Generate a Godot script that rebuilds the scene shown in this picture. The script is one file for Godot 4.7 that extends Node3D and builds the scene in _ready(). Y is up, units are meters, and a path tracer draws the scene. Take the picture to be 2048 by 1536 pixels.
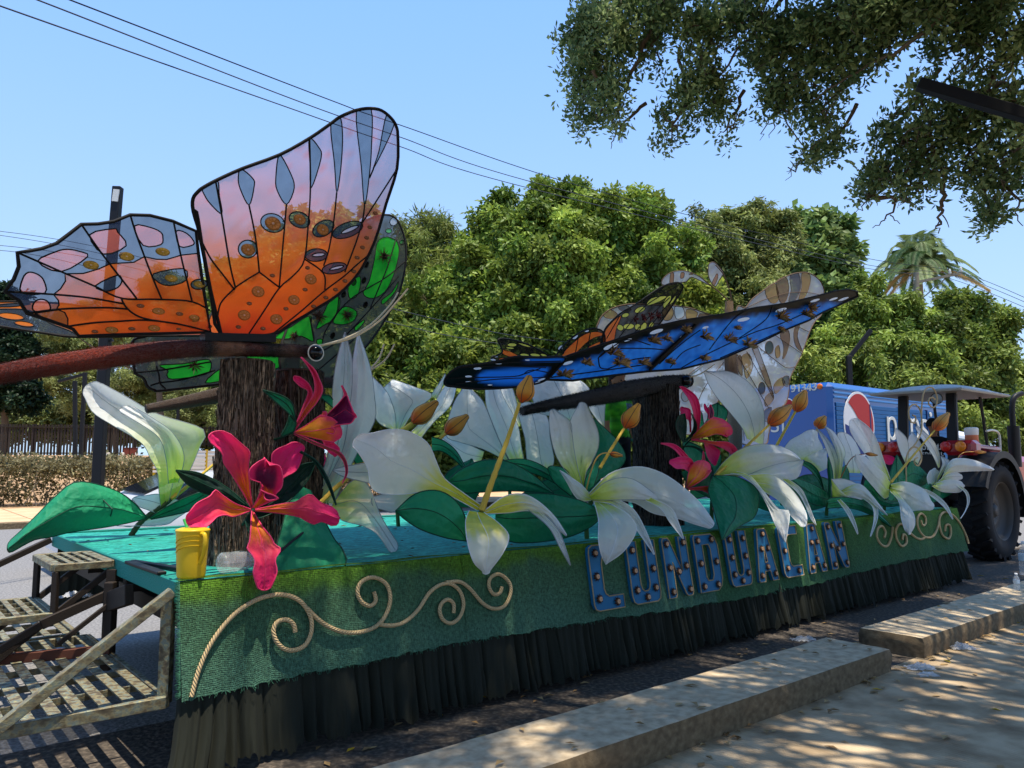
extends Node3D
# A parade float of giant cloth flowers and butterflies, parked under a big shade tree.

const F := 1539.0                                  # focal length in pixels of the 2048 wide photograph
const EYE := Vector3(0, 1.6, 0)
const U := Vector3(0.768, 0, -0.640)               # along the float, towards the tractor
const W := Vector3(-0.640, 0, -0.768)              # across the float, away from the pavement
const C0 := Vector3(-1.738, 0, -4.094)             # ground below the float's near tail corner
const DECK := 0.97
var TH := atan(155.0 / 1539.0)
var CR := Vector3(0, 0, 1)
var M := {}
var used := {}
var rng := RandomNumberGenerator.new()
var noise := FastNoiseLite.new()

class MB:
	var v := PackedVector3Array()
	var c := PackedColorArray()
	var t := PackedVector2Array()
	var ix := PackedInt32Array()
	var col := Color.WHITE
	func p(q: Vector3, uv := Vector2.ZERO) -> int:
		v.append(q)
		c.append(col)
		t.append(uv)
		return v.size() - 1
	func tri(a: int, b: int, d: int) -> void:
		ix.append(a)
		ix.append(b)
		ix.append(d)
	func quad(a: int, b: int, d: int, e: int) -> void:
		tri(a, b, d)
		tri(a, d, e)
	func poly(q: Array, ctr: Vector3) -> void:      # a flat convex face that looks away from ctr
		var mid := Vector3.ZERO
		for k in q:
			mid += k
		mid /= q.size()
		var n: Vector3 = (q[2] - q[0]).cross(q[1] - q[0])
		var r := q.duplicate()
		if n.dot(mid - ctr) < 0:
			r.reverse()
		var first := v.size()
		for k in r.size():
			p(r[k], Vector2(k == 1 or k == 2, k >= 2))
		for k in range(1, r.size() - 1):
			tri(first, first + k, first + k + 1)
	func box(ctr: Vector3, half: Vector3, b := Basis(), ch := 0.0) -> void:
		var s := [-1.0, 1.0]
		var h := half
		if ch <= 0.0:
			for ax in 3:
				for sg in s:
					var q := []
					for k in [[-1, -1], [-1, 1], [1, 1], [1, -1]]:
						var o := Vector3()
						o[ax] = sg * h[ax]
						o[(ax + 1) % 3] = k[0] * h[(ax + 1) % 3]
						o[(ax + 2) % 3] = k[1] * h[(ax + 2) % 3]
						q.append(ctr + b * o)
					poly(q, ctr)
			return
		var f := func(sx: float, sy: float, sz: float, ax: int) -> Vector3:
			var o := Vector3(sx * (h.x - ch), sy * (h.y - ch), sz * (h.z - ch))
			o[ax] = [sx, sy, sz][ax] * h[ax]
			return ctr + b * o
		for ax in 3:
			var a1 := (ax + 1) % 3
			var a2 := (ax + 2) % 3
			for sg in s:
				var q := []
				for k in [[-1, -1], [-1, 1], [1, 1], [1, -1]]:
					var g := [0.0, 0.0, 0.0]
					g[ax] = sg
					g[a1] = float(k[0])
					g[a2] = float(k[1])
					q.append(f.call(g[0], g[1], g[2], ax))
				poly(q, ctr)
			for s1 in s:
				for s2 in s:
					var g := [0.0, 0.0, 0.0]
					g[a1] = s1
					g[a2] = s2
					var lo := g.duplicate()
					var hi := g.duplicate()
					lo[ax] = -1.0
					hi[ax] = 1.0
					poly([f.call(lo[0], lo[1], lo[2], a1), f.call(hi[0], hi[1], hi[2], a1), f.call(hi[0], hi[1], hi[2], a2), f.call(lo[0], lo[1], lo[2], a2)], ctr)
		for sx in s:
			for sy in s:
				for sz in s:
					poly([f.call(sx, sy, sz, 0), f.call(sx, sy, sz, 1), f.call(sx, sy, sz, 2)], ctr)
	func bar(a: Vector3, b: Vector3, w: float, h: float, up := Vector3.UP, ch := 0.0) -> void:   # w across, h along up
		var z := (b - a).normalized()
		var x := up.cross(z).normalized()
		if x.length() < 0.5:
			x = Vector3.RIGHT
		box((a + b) / 2, Vector3(w / 2, h / 2, (b - a).length() / 2), Basis(x, z.cross(x), z), ch)
	func surf(nu: int, nv: int, f: Callable, flip := false) -> void:    # f(u, v, self) returns a point; it may set col
		var first := v.size()
		for i in nu + 1:
			for j in nv + 1:
				var u := float(i) / nu
				var w := float(j) / nv
				var q: Vector3 = f.call(u, w)
				p(q, Vector2(u, w))
		for i in nu:
			for j in nv:
				var a := first + i * (nv + 1) + j
				if flip:
					quad(a, a + nv + 1, a + nv + 2, a + 1)
				else:
					quad(a, a + 1, a + nv + 2, a + nv + 1)
	func tube(q: PackedVector3Array, rad, sides := 6, cap := true, len_uv := 1.0) -> void:
		var n := q.size()
		if n < 2:
			return
		var first := v.size()
		var x := Vector3.ZERO
		var run := 0.0
		for i in n:
			var z := (q[mini(i + 1, n - 1)] - q[maxi(i - 1, 0)]).normalized()
			if i == 0:
				x = z.cross(Vector3.UP if absf(z.y) < 0.9 else Vector3.RIGHT).normalized()
			else:
				run += q[i].distance_to(q[i - 1])
				x = (x - z * x.dot(z)).normalized()
			var y := z.cross(x)
			var r: float = rad if rad is float else rad[mini(i, rad.size() - 1)]
			for k in sides + 1:
				var a := TAU * k / sides
				p(q[i] + (x * cos(a) + y * sin(a)) * r, Vector2(float(k) / sides, run * len_uv))
		for i in n - 1:
			for k in sides:
				var a := first + i * (sides + 1) + k
				quad(a, a + sides + 1, a + sides + 2, a + 1)
		if cap:
			for e in [0, n - 1]:
				var q2 := []
				for k in sides:
					q2.append(v[first + e * (sides + 1) + k])
				poly(q2, q[1] if e == 0 else q[n - 2])
	func lathe(prof: Array, sides: int, xf: Transform3D, ridge := 0.0, lobes := 0) -> void:       # prof: [[radius, y, colour?], ...] from bottom to top
		var first := v.size()
		for i in prof.size():
			if prof[i].size() > 2:
				col = prof[i][2]
			for k in sides + 1:
				var a := TAU * k / sides
				var r: float = prof[i][0] * (1.0 - ridge * (0.5 - 0.5 * cos(a * lobes)))
				p(xf * Vector3(r * cos(a), prof[i][1], r * sin(a)), Vector2(float(k) / sides, float(i) / (prof.size() - 1)))
		for i in prof.size() - 1:
			for k in sides:
				var a := first + i * (sides + 1) + k
				quad(a, a + 1, a + sides + 2, a + sides + 1)
	func mesh() -> ArrayMesh:
		var n := PackedVector3Array()
		n.resize(v.size())
		for k in range(0, ix.size(), 3):
			var a := ix[k]
			var b := ix[k + 1]
			var d := ix[k + 2]
			var f := (v[d] - v[a]).cross(v[b] - v[a])
			n[a] += f
			n[b] += f
			n[d] += f
		for k in n.size():
			n[k] = n[k].normalized() if n[k].length_squared() > 1e-20 else Vector3.UP
		var arr := []
		arr.resize(Mesh.ARRAY_MAX)
		arr[Mesh.ARRAY_VERTEX] = v
		arr[Mesh.ARRAY_NORMAL] = n
		arr[Mesh.ARRAY_COLOR] = c
		arr[Mesh.ARRAY_TEX_UV] = t
		arr[Mesh.ARRAY_INDEX] = ix
		var m := ArrayMesh.new()
		m.add_surface_from_arrays(Mesh.PRIMITIVE_TRIANGLES, arr)
		return m

# ---- places
func ray(x: float, y: float) -> Vector3:
	var a := (x - 1024.0) / F
	var b := (768.0 - y) / F
	return Vector3(a, b * cos(TH) + sin(TH), b * sin(TH) - cos(TH))
func at(x: float, y: float, d: float) -> Vector3:          # the point of that line of sight at depth d
	var r := ray(x, y)
	return EYE + r * (d / -r.z)
func onp(x: float, y: float, o: Vector3, n: Vector3) -> Vector3:
	var r := ray(x, y)
	return EYE + r * ((o - EYE).dot(n) / r.dot(n))
func onw(x: float, y: float, w: float) -> Vector3:         # on the upright plane w metres behind the float's front
	return onp(x, y, C0 + W * w, W)
func onh(x: float, y: float, h: float) -> Vector3:
	return onp(x, y, Vector3(0, h, 0), Vector3.UP)
func fl(u: float, w: float, h: float) -> Vector3:
	return C0 + U * u + W * w + Vector3(0, h, 0)
func proj(q: Vector3) -> Vector3:
	var d := q - EYE
	var f := Vector3(0, sin(TH), -cos(TH))
	var up := Vector3(0, cos(TH), sin(TH))
	var z := d.dot(f)
	return Vector3(1024 + F * d.x / z, 768 - F * d.dot(up) / z, z)
func crop(ox: float, oy: float, s: float) -> void:
	CR = Vector3(ox, oy, s)
func c2(a: Array) -> PackedVector2Array:                   # pairs of numbers to points
	var r := PackedVector2Array()
	for k in range(0, a.size(), 2):
		r.append(Vector2(CR.x + a[k] * CR.z, CR.y + a[k + 1] * CR.z))
	return r
func smooth2(q: PackedVector2Array, n: int) -> PackedVector2Array:      # n + 1 points evenly along a smooth curve
	if q.size() < 3:
		var r := PackedVector2Array()
		for i in n + 1:
			r.append(q[0].lerp(q[q.size() - 1], float(i) / n))
		return r
	var dense := PackedVector2Array()
	for i in q.size() - 1:
		var a := q[maxi(i - 1, 0)]
		var b := q[i]
		var d := q[i + 1]
		var e := q[mini(i + 2, q.size() - 1)]
		for k in 10:
			dense.append(b.cubic_interpolate(d, a, e, k / 10.0))
	dense.append(q[q.size() - 1])
	var run := PackedFloat32Array([0.0])
	for i in range(1, dense.size()):
		run.append(run[i - 1] + dense[i].distance_to(dense[i - 1]))
	var out := PackedVector2Array()
	var at_ := 0
	for i in n + 1:
		var want := run[run.size() - 1] * i / n
		while at_ < dense.size() - 2 and run[at_ + 1] < want:
			at_ += 1
		var seg := maxf(run[at_ + 1] - run[at_], 1e-6)
		out.append(dense[at_].lerp(dense[at_ + 1], clampf((want - run[at_]) / seg, 0, 1)))
	return out
func smooth3(q: PackedVector3Array, per := 6) -> PackedVector3Array:
	var out := PackedVector3Array()
	for i in q.size() - 1:
		for k in per:
			out.append(q[i].cubic_interpolate(q[i + 1], q[maxi(i - 1, 0)], q[mini(i + 2, q.size() - 1)], float(k) / per))
	out.append(q[q.size() - 1])
	return out

# ---- nodes
func add(o: Node, called: String, par: Node = self) -> Node:
	var key := str(par.get_instance_id()) + called
	var k: int = used.get(key, 0)
	used[key] = k + 1
	o.name = called if k == 0 else "%s_%03d" % [called, k]
	par.add_child(o, true)
	return o
func thing(called: String, label: String, cat: String, pos := Vector3.ZERO, group := "") -> Node3D:
	var o := Node3D.new()
	add(o, called)
	o.position = pos
	o.set_meta("label", label)
	o.set_meta("category", cat)
	if group:
		o.set_meta("group", group)
	return o
func part(called: String, what, m: Material, par: Node, label := "") -> MeshInstance3D:
	var o := MeshInstance3D.new()
	o.mesh = what.mesh() if what is MB else what
	o.material_override = m
	add(o, called, par)
	if par.get_parent() == self and not par is MeshInstance3D:
		o.position = -par.position
	if label:
		o.set_meta("label", label)
	return o
func solo(called: String, what, m: Material, label: String, cat: String, group := "") -> MeshInstance3D:
	var o := part(called, what, m, self)
	o.set_meta("label", label)
	o.set_meta("category", cat)
	if group:
		o.set_meta("group", group)
	return o
func struct(called: String, what, m: Material, label := "") -> MeshInstance3D:
	var o := part(called, what, m, self)
	o.set_meta("kind", "structure")
	o.set_meta("label", label if label else called.replace("_", " "))
	return o
func scatter(called: String, mesh: Mesh, m: Material, where: Array, tint: Array, par: Node) -> MultiMeshInstance3D:
	var mm := MultiMesh.new()
	mm.transform_format = MultiMesh.TRANSFORM_3D
	mm.use_colors = true
	mm.instance_count = where.size()
	mm.mesh = mesh
	for k in where.size():
		mm.set_instance_transform(k, where[k])
		mm.set_instance_color(k, tint[k])
	var o := MultiMeshInstance3D.new()
	o.multimesh = mm
	o.material_override = m
	add(o, called, par)
	if par != self and par.get_parent() == self and not par is MeshInstance3D:
		o.position = -par.position
	return o
func lin(r: int, g: int, b: int, a := 1.0) -> Color:        # a vertex colour from its sRGB bytes
	var k := Color(r / 255.0, g / 255.0, b / 255.0).srgb_to_linear()
	k.a = a
	return k
func ramp(stops: Array, t: float) -> Color:                 # [[t, Color], ...]
	for k in range(1, stops.size()):
		if t <= stops[k][0]:
			var f: float = clampf((t - stops[k - 1][0]) / (stops[k][0] - stops[k - 1][0]), 0, 1)
			return stops[k - 1][1].lerp(stops[k][1], f * f * (3 - 2 * f))
	return stops[stops.size() - 1][1]
func rd(a: float, b: float) -> float:
	return rng.randf_range(a, b)
func rdir() -> Vector3:
	var z := rd(-1, 1)
	var a := rd(0, TAU)
	var s := sqrt(1 - z * z)
	return Vector3(s * cos(a), z, s * sin(a))
func rbasis(up: Vector3, s: float) -> Basis:                # y along up, any turn about it
	var x := up.cross(rdir()).normalized()
	var y := up.normalized()
	return Basis(x, y, x.cross(y)) * s

# ---- materials
func mat(called: String, r: int, g: int, b: int, rough := 0.8, metal := 0.0, vc := false) -> StandardMaterial3D:
	var m := StandardMaterial3D.new()
	m.resource_name = called
	m.albedo_color = Color8(r, g, b)
	m.roughness = rough
	m.metallic = metal
	m.metallic_specular = 0.4
	m.vertex_color_use_as_albedo = vc
	m.cull_mode = BaseMaterial3D.CULL_DISABLED
	M[called] = m
	return m
func noise_tex(freq: float, oct: int, stops: Array, size := 512, seed_ := 1) -> NoiseTexture2D:
	var n := FastNoiseLite.new()
	n.noise_type = FastNoiseLite.TYPE_SIMPLEX_SMOOTH
	n.frequency = freq
	n.fractal_octaves = oct
	n.seed = seed_
	var t := NoiseTexture2D.new()
	t.width = size
	t.height = size
	t.seamless = true
	t.noise = n
	if stops.size():
		var g := Gradient.new()
		g.offsets = PackedFloat32Array(stops.map(func(s): return s[0]))
		g.colors = PackedColorArray(stops.map(func(s): return s[1]))
		t.color_ramp = g
	return t
func image_tex(w: int, h: int, f: Callable) -> ImageTexture:
	var im := Image.create(w, h, false, Image.FORMAT_RGB8)
	for y in h:
		for x in w:
			im.set_pixel(x, y, f.call(x, y))
	return ImageTexture.create_from_image(im)
func grey(a: float) -> Color:
	return Color(a, a, a)
func relief(m: StandardMaterial3D, t: Texture2D, cm: float) -> void:
	m.heightmap_enabled = true
	m.heightmap_texture = t
	m.heightmap_scale = cm
func tri_scale(m: StandardMaterial3D, s: float) -> void:
	m.uv1_triplanar = true
	m.uv1_world_triplanar = true
	m.uv1_scale = Vector3(s, s, s)

func make_materials() -> void:
	noise.seed = 5
	noise.frequency = 0.02
	var rough_t := noise_tex(0.12, 4, [], 512, 3)
	var m := mat("asphalt", 255, 255, 255, 0.92)
	m.albedo_texture = noise_tex(0.06, 5, [[0.0, Color8(98, 97, 96)], [0.45, Color8(124, 122, 120)], [0.6, Color8(136, 134, 131)], [1.0, Color8(160, 157, 152)]], 1024, 8)
	tri_scale(m, 0.45)
	relief(m, rough_t, 0.5)
	m = mat("asphalt_dark", 255, 255, 255, 0.92)
	m.albedo_texture = noise_tex(0.05, 5, [[0.0, Color8(52, 48, 44)], [0.5, Color8(78, 71, 64)], [0.7, Color8(98, 89, 79)], [1.0, Color8(134, 122, 106)]], 1024, 18)
	tri_scale(m, 0.4)
	relief(m, rough_t, 0.5)
	m = mat("concrete", 255, 255, 255, 0.9)
	m.albedo_texture = noise_tex(0.02, 6, [[0.0, Color8(160, 142, 116)], [0.42, Color8(186, 167, 138)], [0.6, Color8(196, 178, 148)], [1.0, Color8(210, 193, 164)]], 1024, 28)
	tri_scale(m, 0.5)
	relief(m, rough_t, 0.05)
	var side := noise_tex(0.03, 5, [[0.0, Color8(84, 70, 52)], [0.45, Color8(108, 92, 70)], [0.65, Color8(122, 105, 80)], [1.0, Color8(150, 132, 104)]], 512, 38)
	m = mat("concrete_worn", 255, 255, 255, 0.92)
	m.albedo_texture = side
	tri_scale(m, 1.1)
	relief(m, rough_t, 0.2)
	m = mat("grooved_concrete", 255, 255, 255, 0.9)
	m.albedo_texture = noise_tex(0.010, 7, [[0.0, Color8(128, 108, 82)], [0.45, Color8(170, 149, 119)], [0.62, Color8(186, 165, 134)], [1.0, Color8(204, 184, 152)]], 1024, 48)
	var groove := image_tex(2048, 16, func(x, _y):
		var g := fposmod(x * 136.0 / 2048.0, 1.0)
		return grey(0.75 - (0.55 * sin(g / 0.35 * PI) if g < 0.35 else 0.0)))
	m.uv1_scale = Vector3(1, 1, 1)
	relief(m, groove, 0.4)
	m = mat("far_pavement", 255, 255, 255, 0.9)
	m.albedo_texture = noise_tex(0.02, 4, [[0.0, Color8(196, 160, 120)], [1.0, Color8(218, 186, 148)]], 256, 58)
	tri_scale(m, 0.2)
	m = mat("dirt", 255, 255, 255, 0.95)
	m.albedo_texture = noise_tex(0.03, 5, [[0.0, Color8(120, 92, 62)], [0.5, Color8(164, 132, 96)], [1.0, Color8(196, 164, 126)]], 512, 68)
	tri_scale(m, 0.15)
	# woven and painted cloth
	var weave := image_tex(256, 256, func(x, y):
		var a := absf(sin(x * PI * 32.0 / 256.0))
		var b := absf(sin(y * PI * 32.0 / 256.0))
		var o := int(x * 32.0 / 256.0) + int(y * 32.0 / 256.0)
		return grey(clampf((a if o % 2 else b) * 0.8 + 0.2 * noise.get_noise_2d(x * 3.0, y * 9.0), 0, 1)))
	var slub := image_tex(512, 512, func(x, y):
		var v := 0.80 + 0.32 * noise.get_noise_2d(x * 9.0, y * 0.7) + 0.22 * noise.get_noise_2d(x * 0.8 + 900, y * 9.0) + 0.18 * noise.get_noise_2d(x * 1.2, y * 1.2 + 500)
		var k := absf(sin(x * PI * 64.0 / 512.0)) * absf(sin(y * PI * 64.0 / 512.0))
		return grey(clampf((v * 1.15) * (0.66 + 0.34 * k), 0.1, 1)))
	m = mat("burlap", 255, 255, 255, 0.95, 0.0, true)
	m.albedo_texture = slub
	m.uv1_scale = Vector3(20, 1.7, 1)
	relief(m, weave, 0.35)
	m = mat("burlap_fibre", 60, 110, 88, 0.95)
	m = mat("skirt_cloth", 33, 36, 28, 0.9)
	m.backlight_enabled = true
	m.backlight = Color(0.12, 0.12, 0.1)
	# timber, bark, fur
	var bark := image_tex(512, 512, func(x, y):
		var a := noise.get_noise_2d(x * 7.0, y * 0.55)
		var b := noise.get_noise_2d(x * 19.0 + 400, y * 1.5)
		return grey(clampf(0.5 + 0.75 * a + 0.4 * b, 0, 1)))
	var bark_c := image_tex(512, 512, func(x, y):
		var a := 0.5 + 0.8 * noise.get_noise_2d(x * 7.0, y * 0.55) + 0.5 * noise.get_noise_2d(x * 19.0 + 400, y * 1.5) + 0.25 * noise.get_noise_2d(x, y + 300)
		return Color8(44, 37, 31).lerp(Color8(176, 160, 142), clampf(a * 1.25 - 0.12, 0, 1)))
	m = mat("bark", 255, 255, 255, 0.95, 0.0, true)
	m.albedo_texture = bark_c
	m.uv1_scale = Vector3(2, 1.6, 1)
	relief(m, bark, 2.0)
	m = mat("tree_bark", 112, 98, 82, 0.95)
	tri_scale(m, 0.8)
	relief(m, bark, 1.5)
	m = mat("grey_bark", 150, 138, 118, 0.95)
	tri_scale(m, 0.5)
	relief(m, bark, 0.8)
	m = mat("fur", 255, 255, 255, 0.95, 0.0, true)
	m.rim_enabled = true
	m.rim = 0.4
	m.uv1_scale = Vector3(2, 2, 1)
	relief(m, bark, 1.2)
	# flower cloth
	m = mat("petal_cloth", 255, 255, 255, 0.55, 0.0, true)
	m.transparency = BaseMaterial3D.TRANSPARENCY_ALPHA
	m.backlight_enabled = true
	m.backlight = Color(0.8, 0.8, 0.8)
	m.metallic_specular = 0.5
	var crease := noise_tex(0.009, 3, [], 512, 77)
	(crease.noise as FastNoiseLite).fractal_type = FastNoiseLite.FRACTAL_RIDGED
	tri_scale(m, 0.9)
	relief(m, crease, 1.8)
	m = mat("leaf_cloth", 255, 255, 255, 0.65, 0.0, true)
	m.backlight_enabled = true
	m.backlight = Color(0.5, 0.5, 0.5)
	tri_scale(m, 0.8)
	relief(m, crease, 3.0)
	m = mat("orchid_cloth", 255, 255, 255, 0.6, 0.0, true)
	m.backlight_enabled = true
	m.backlight = Color(0.7, 0.7, 0.7)
	tri_scale(m, 1.5)
	relief(m, crease, 1.0)
	mat("white_wire", 222, 226, 226, 0.6)
	mat("grey_wire", 150, 158, 162, 0.6)
	mat("green_wire", 14, 66, 48, 0.6)
	mat("pink_wire", 226, 60, 110, 0.6)
	m = mat("wing_sheer", 255, 255, 255, 0.6, 0.0, true)
	m.transparency = BaseMaterial3D.TRANSPARENCY_ALPHA
	m.backlight_enabled = true
	m.backlight = Color(1.1, 1.1, 1.1)
	m.metallic_specular = 0.2
	m.albedo_texture = noise_tex(0.35, 3, [[0.0, Color8(196, 196, 196)], [0.4, Color8(232, 232, 232)], [1.0, Color8(255, 255, 255)]], 512, 91)
	tri_scale(m, 1.6)
	m = mat("wing_cloth", 255, 255, 255, 0.5, 0.0, true)
	m.backlight_enabled = true
	m.backlight = Color(0.9, 0.9, 0.9)
	mat("cord", 12, 11, 12, 0.75)
	mat("brown_cord", 92, 74, 58, 0.85)
	mat("painted", 255, 255, 255, 0.55, 0.0, true)
	mat("matte", 255, 255, 255, 0.9, 0.0, true)
	m = mat("rope", 205, 178, 134, 0.95)
	var strands := image_tex(64, 64, func(x, y):
		return grey(0.5 + 0.5 * sin((x + y) * TAU / 16.0)))
	relief(m, strands, 0.5)
	m.uv1_scale = Vector3(1, 14, 1)
	mat("cane", 214, 196, 158, 0.7)
	m = mat("deck_paint", 255, 255, 255, 0.75)
	m.albedo_texture = image_tex(512, 512, func(x, y):
		var a := noise.get_noise_2d(x * 1.1, y * 3.0) + 0.7 * noise.get_noise_2d(x * 6.0, y * 6.0 + 700)
		var b := noise.get_noise_2d(x * 2.0 + 300, y * 14.0)
		var k := Color8(16, 132, 118).lerp(Color8(52, 172, 154), clampf(0.5 + a, 0, 1))
		return k.lerp(Color8(16, 62, 58), clampf(b * 3.4 - 0.55, 0, 0.85)))
	m.uv1_scale = Vector3(4, 1.5, 1)
	relief(m, rough_t, 0.5)
	m = mat("deck_edge", 24, 128, 116, 0.75)
	tri_scale(m, 1.0)
	relief(m, rough_t, 0.4)
	m = mat("steel", 255, 255, 255, 0.6, 0.25)
	m.albedo_texture = noise_tex(0.02, 5, [[0.0, Color8(70, 62, 50)], [0.4, Color8(108, 98, 78)], [0.55, Color8(150, 140, 104)], [0.7, Color8(112, 124, 120)], [1.0, Color8(196, 182, 120)]], 512, 78)
	tri_scale(m, 1.6)
	relief(m, rough_t, 0.15)
	m = mat("dark_steel", 50, 42, 36, 0.65, 0.2)
	tri_scale(m, 2.0)
	relief(m, rough_t, 0.2)
	mat("rust_steel", 96, 56, 42, 0.8)
	mat("black_metal", 24, 25, 28, 0.5, 0.2)
	mat("yellow_plastic", 222, 184, 34, 0.38)
	mat("blue_letter", 18, 102, 146, 0.6)
	m = mat("clear_plastic", 235, 240, 245, 0.08)
	m.transparency = BaseMaterial3D.TRANSPARENCY_ALPHA
	m.albedo_color.a = 0.22
	m = mat("film_plastic", 240, 242, 245, 0.3)
	m.transparency = BaseMaterial3D.TRANSPARENCY_ALPHA
	m.albedo_color.a = 0.45
	m = mat("dark_glass", 18, 22, 28, 0.05)
	m.metallic_specular = 0.7
	mat("lens_white", 214, 214, 206, 0.4)
	# vegetation
	for k in [["foliage", 0.8], ["sunny_foliage", 0.9], ["canopy_leaf", 0.9]]:
		m = mat(k[0], 255, 255, 255, 0.5, 0.0, true)
		m.backlight_enabled = true
		m.backlight = Color(k[1], k[1], k[1])
		m.metallic_specular = 0.35
	mat("dry_leaf", 255, 255, 255, 0.85, 0.0, true)
	mat("tyre", 26, 26, 28, 0.85)
	mat("black_rubber", 16, 16, 17, 0.7)
	m = mat("car_paint", 255, 255, 255, 0.3, 0.0, true)
	m.clearcoat_enabled = true
	m.clearcoat = 0.6
	m.clearcoat_roughness = 0.08

func setup_view() -> void:
	var cam := Camera3D.new()
	cam.fov = rad_to_deg(2.0 * atan(768.0 / F))
	cam.far = 900.0
	cam.near = 0.05
	add(cam, "camera")
	cam.position = EYE
	cam.rotation.x = TH
	cam.current = true
	var env := Environment.new()
	env.background_mode = Environment.BG_SKY
	var sky := ProceduralSkyMaterial.new()
	sky.sky_top_color = Color8(116, 171, 248)
	sky.sky_horizon_color = Color8(198, 226, 253)
	sky.sky_curve = 0.26
	sky.ground_horizon_color = Color8(150, 140, 126)
	sky.ground_bottom_color = Color8(96, 90, 80)
	sky.sun_angle_max = 8.0
	env.sky = Sky.new()
	env.sky.sky_material = sky
	env.tonemap_mode = Environment.TONE_MAPPER_LINEAR
	env.tonemap_exposure = 1.28
	env.sdfgi_enabled = true
	env.ssao_enabled = true
	env.ssil_enabled = true
	var we := WorldEnvironment.new()
	we.environment = env
	add(we, "world_environment")
	var sun := DirectionalLight3D.new()
	sun.light_energy = 1.6
	sun.light_color = Color(1.0, 0.955, 0.88)
	sun.light_angular_distance = 0.53
	sun.shadow_enabled = true
	add(sun, "sun")
	var s := (Vector3.UP - W * 0.17 + U * 0.03).normalized()   # towards the sun: almost overhead, a little on the camera's side
	sun.look_at_from_position(s * 20.0, Vector3.ZERO, Vector3.RIGHT)

func _ready() -> void:
	rng.seed = 7
	setup_view()
	make_materials()
	build_ground()
	build_trees()
	build_street()
	build_vehicles()
	build_float()
	build_steps()
	build_lilies()
	build_orchids()
	build_butterflies()
	build_person()
	build_small_things()

# ---- the ground, the road and the pavements
func sheet_fl(u0: float, u1: float, w0: float, w1: float, h: float, tile := 1.0) -> MB:
	var b := MB.new()
	b.surf(1, 1, func(i, j): return fl(lerpf(u0, u1, i), lerpf(w0, w1, j), h))
	b.t = PackedVector2Array([Vector2(u0, w0) * tile, Vector2(u0, w1) * tile, Vector2(u1, w0) * tile, Vector2(u1, w1) * tile])
	if (b.v[b.ix[2]] - b.v[b.ix[0]]).cross(b.v[b.ix[1]] - b.v[b.ix[0]]).y < 0:
		b.ix.reverse()
	return b
func rise(w: float) -> float:
	return 0.14 + 1.82 * smoothstep(28.5, 44.0, w)

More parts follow.
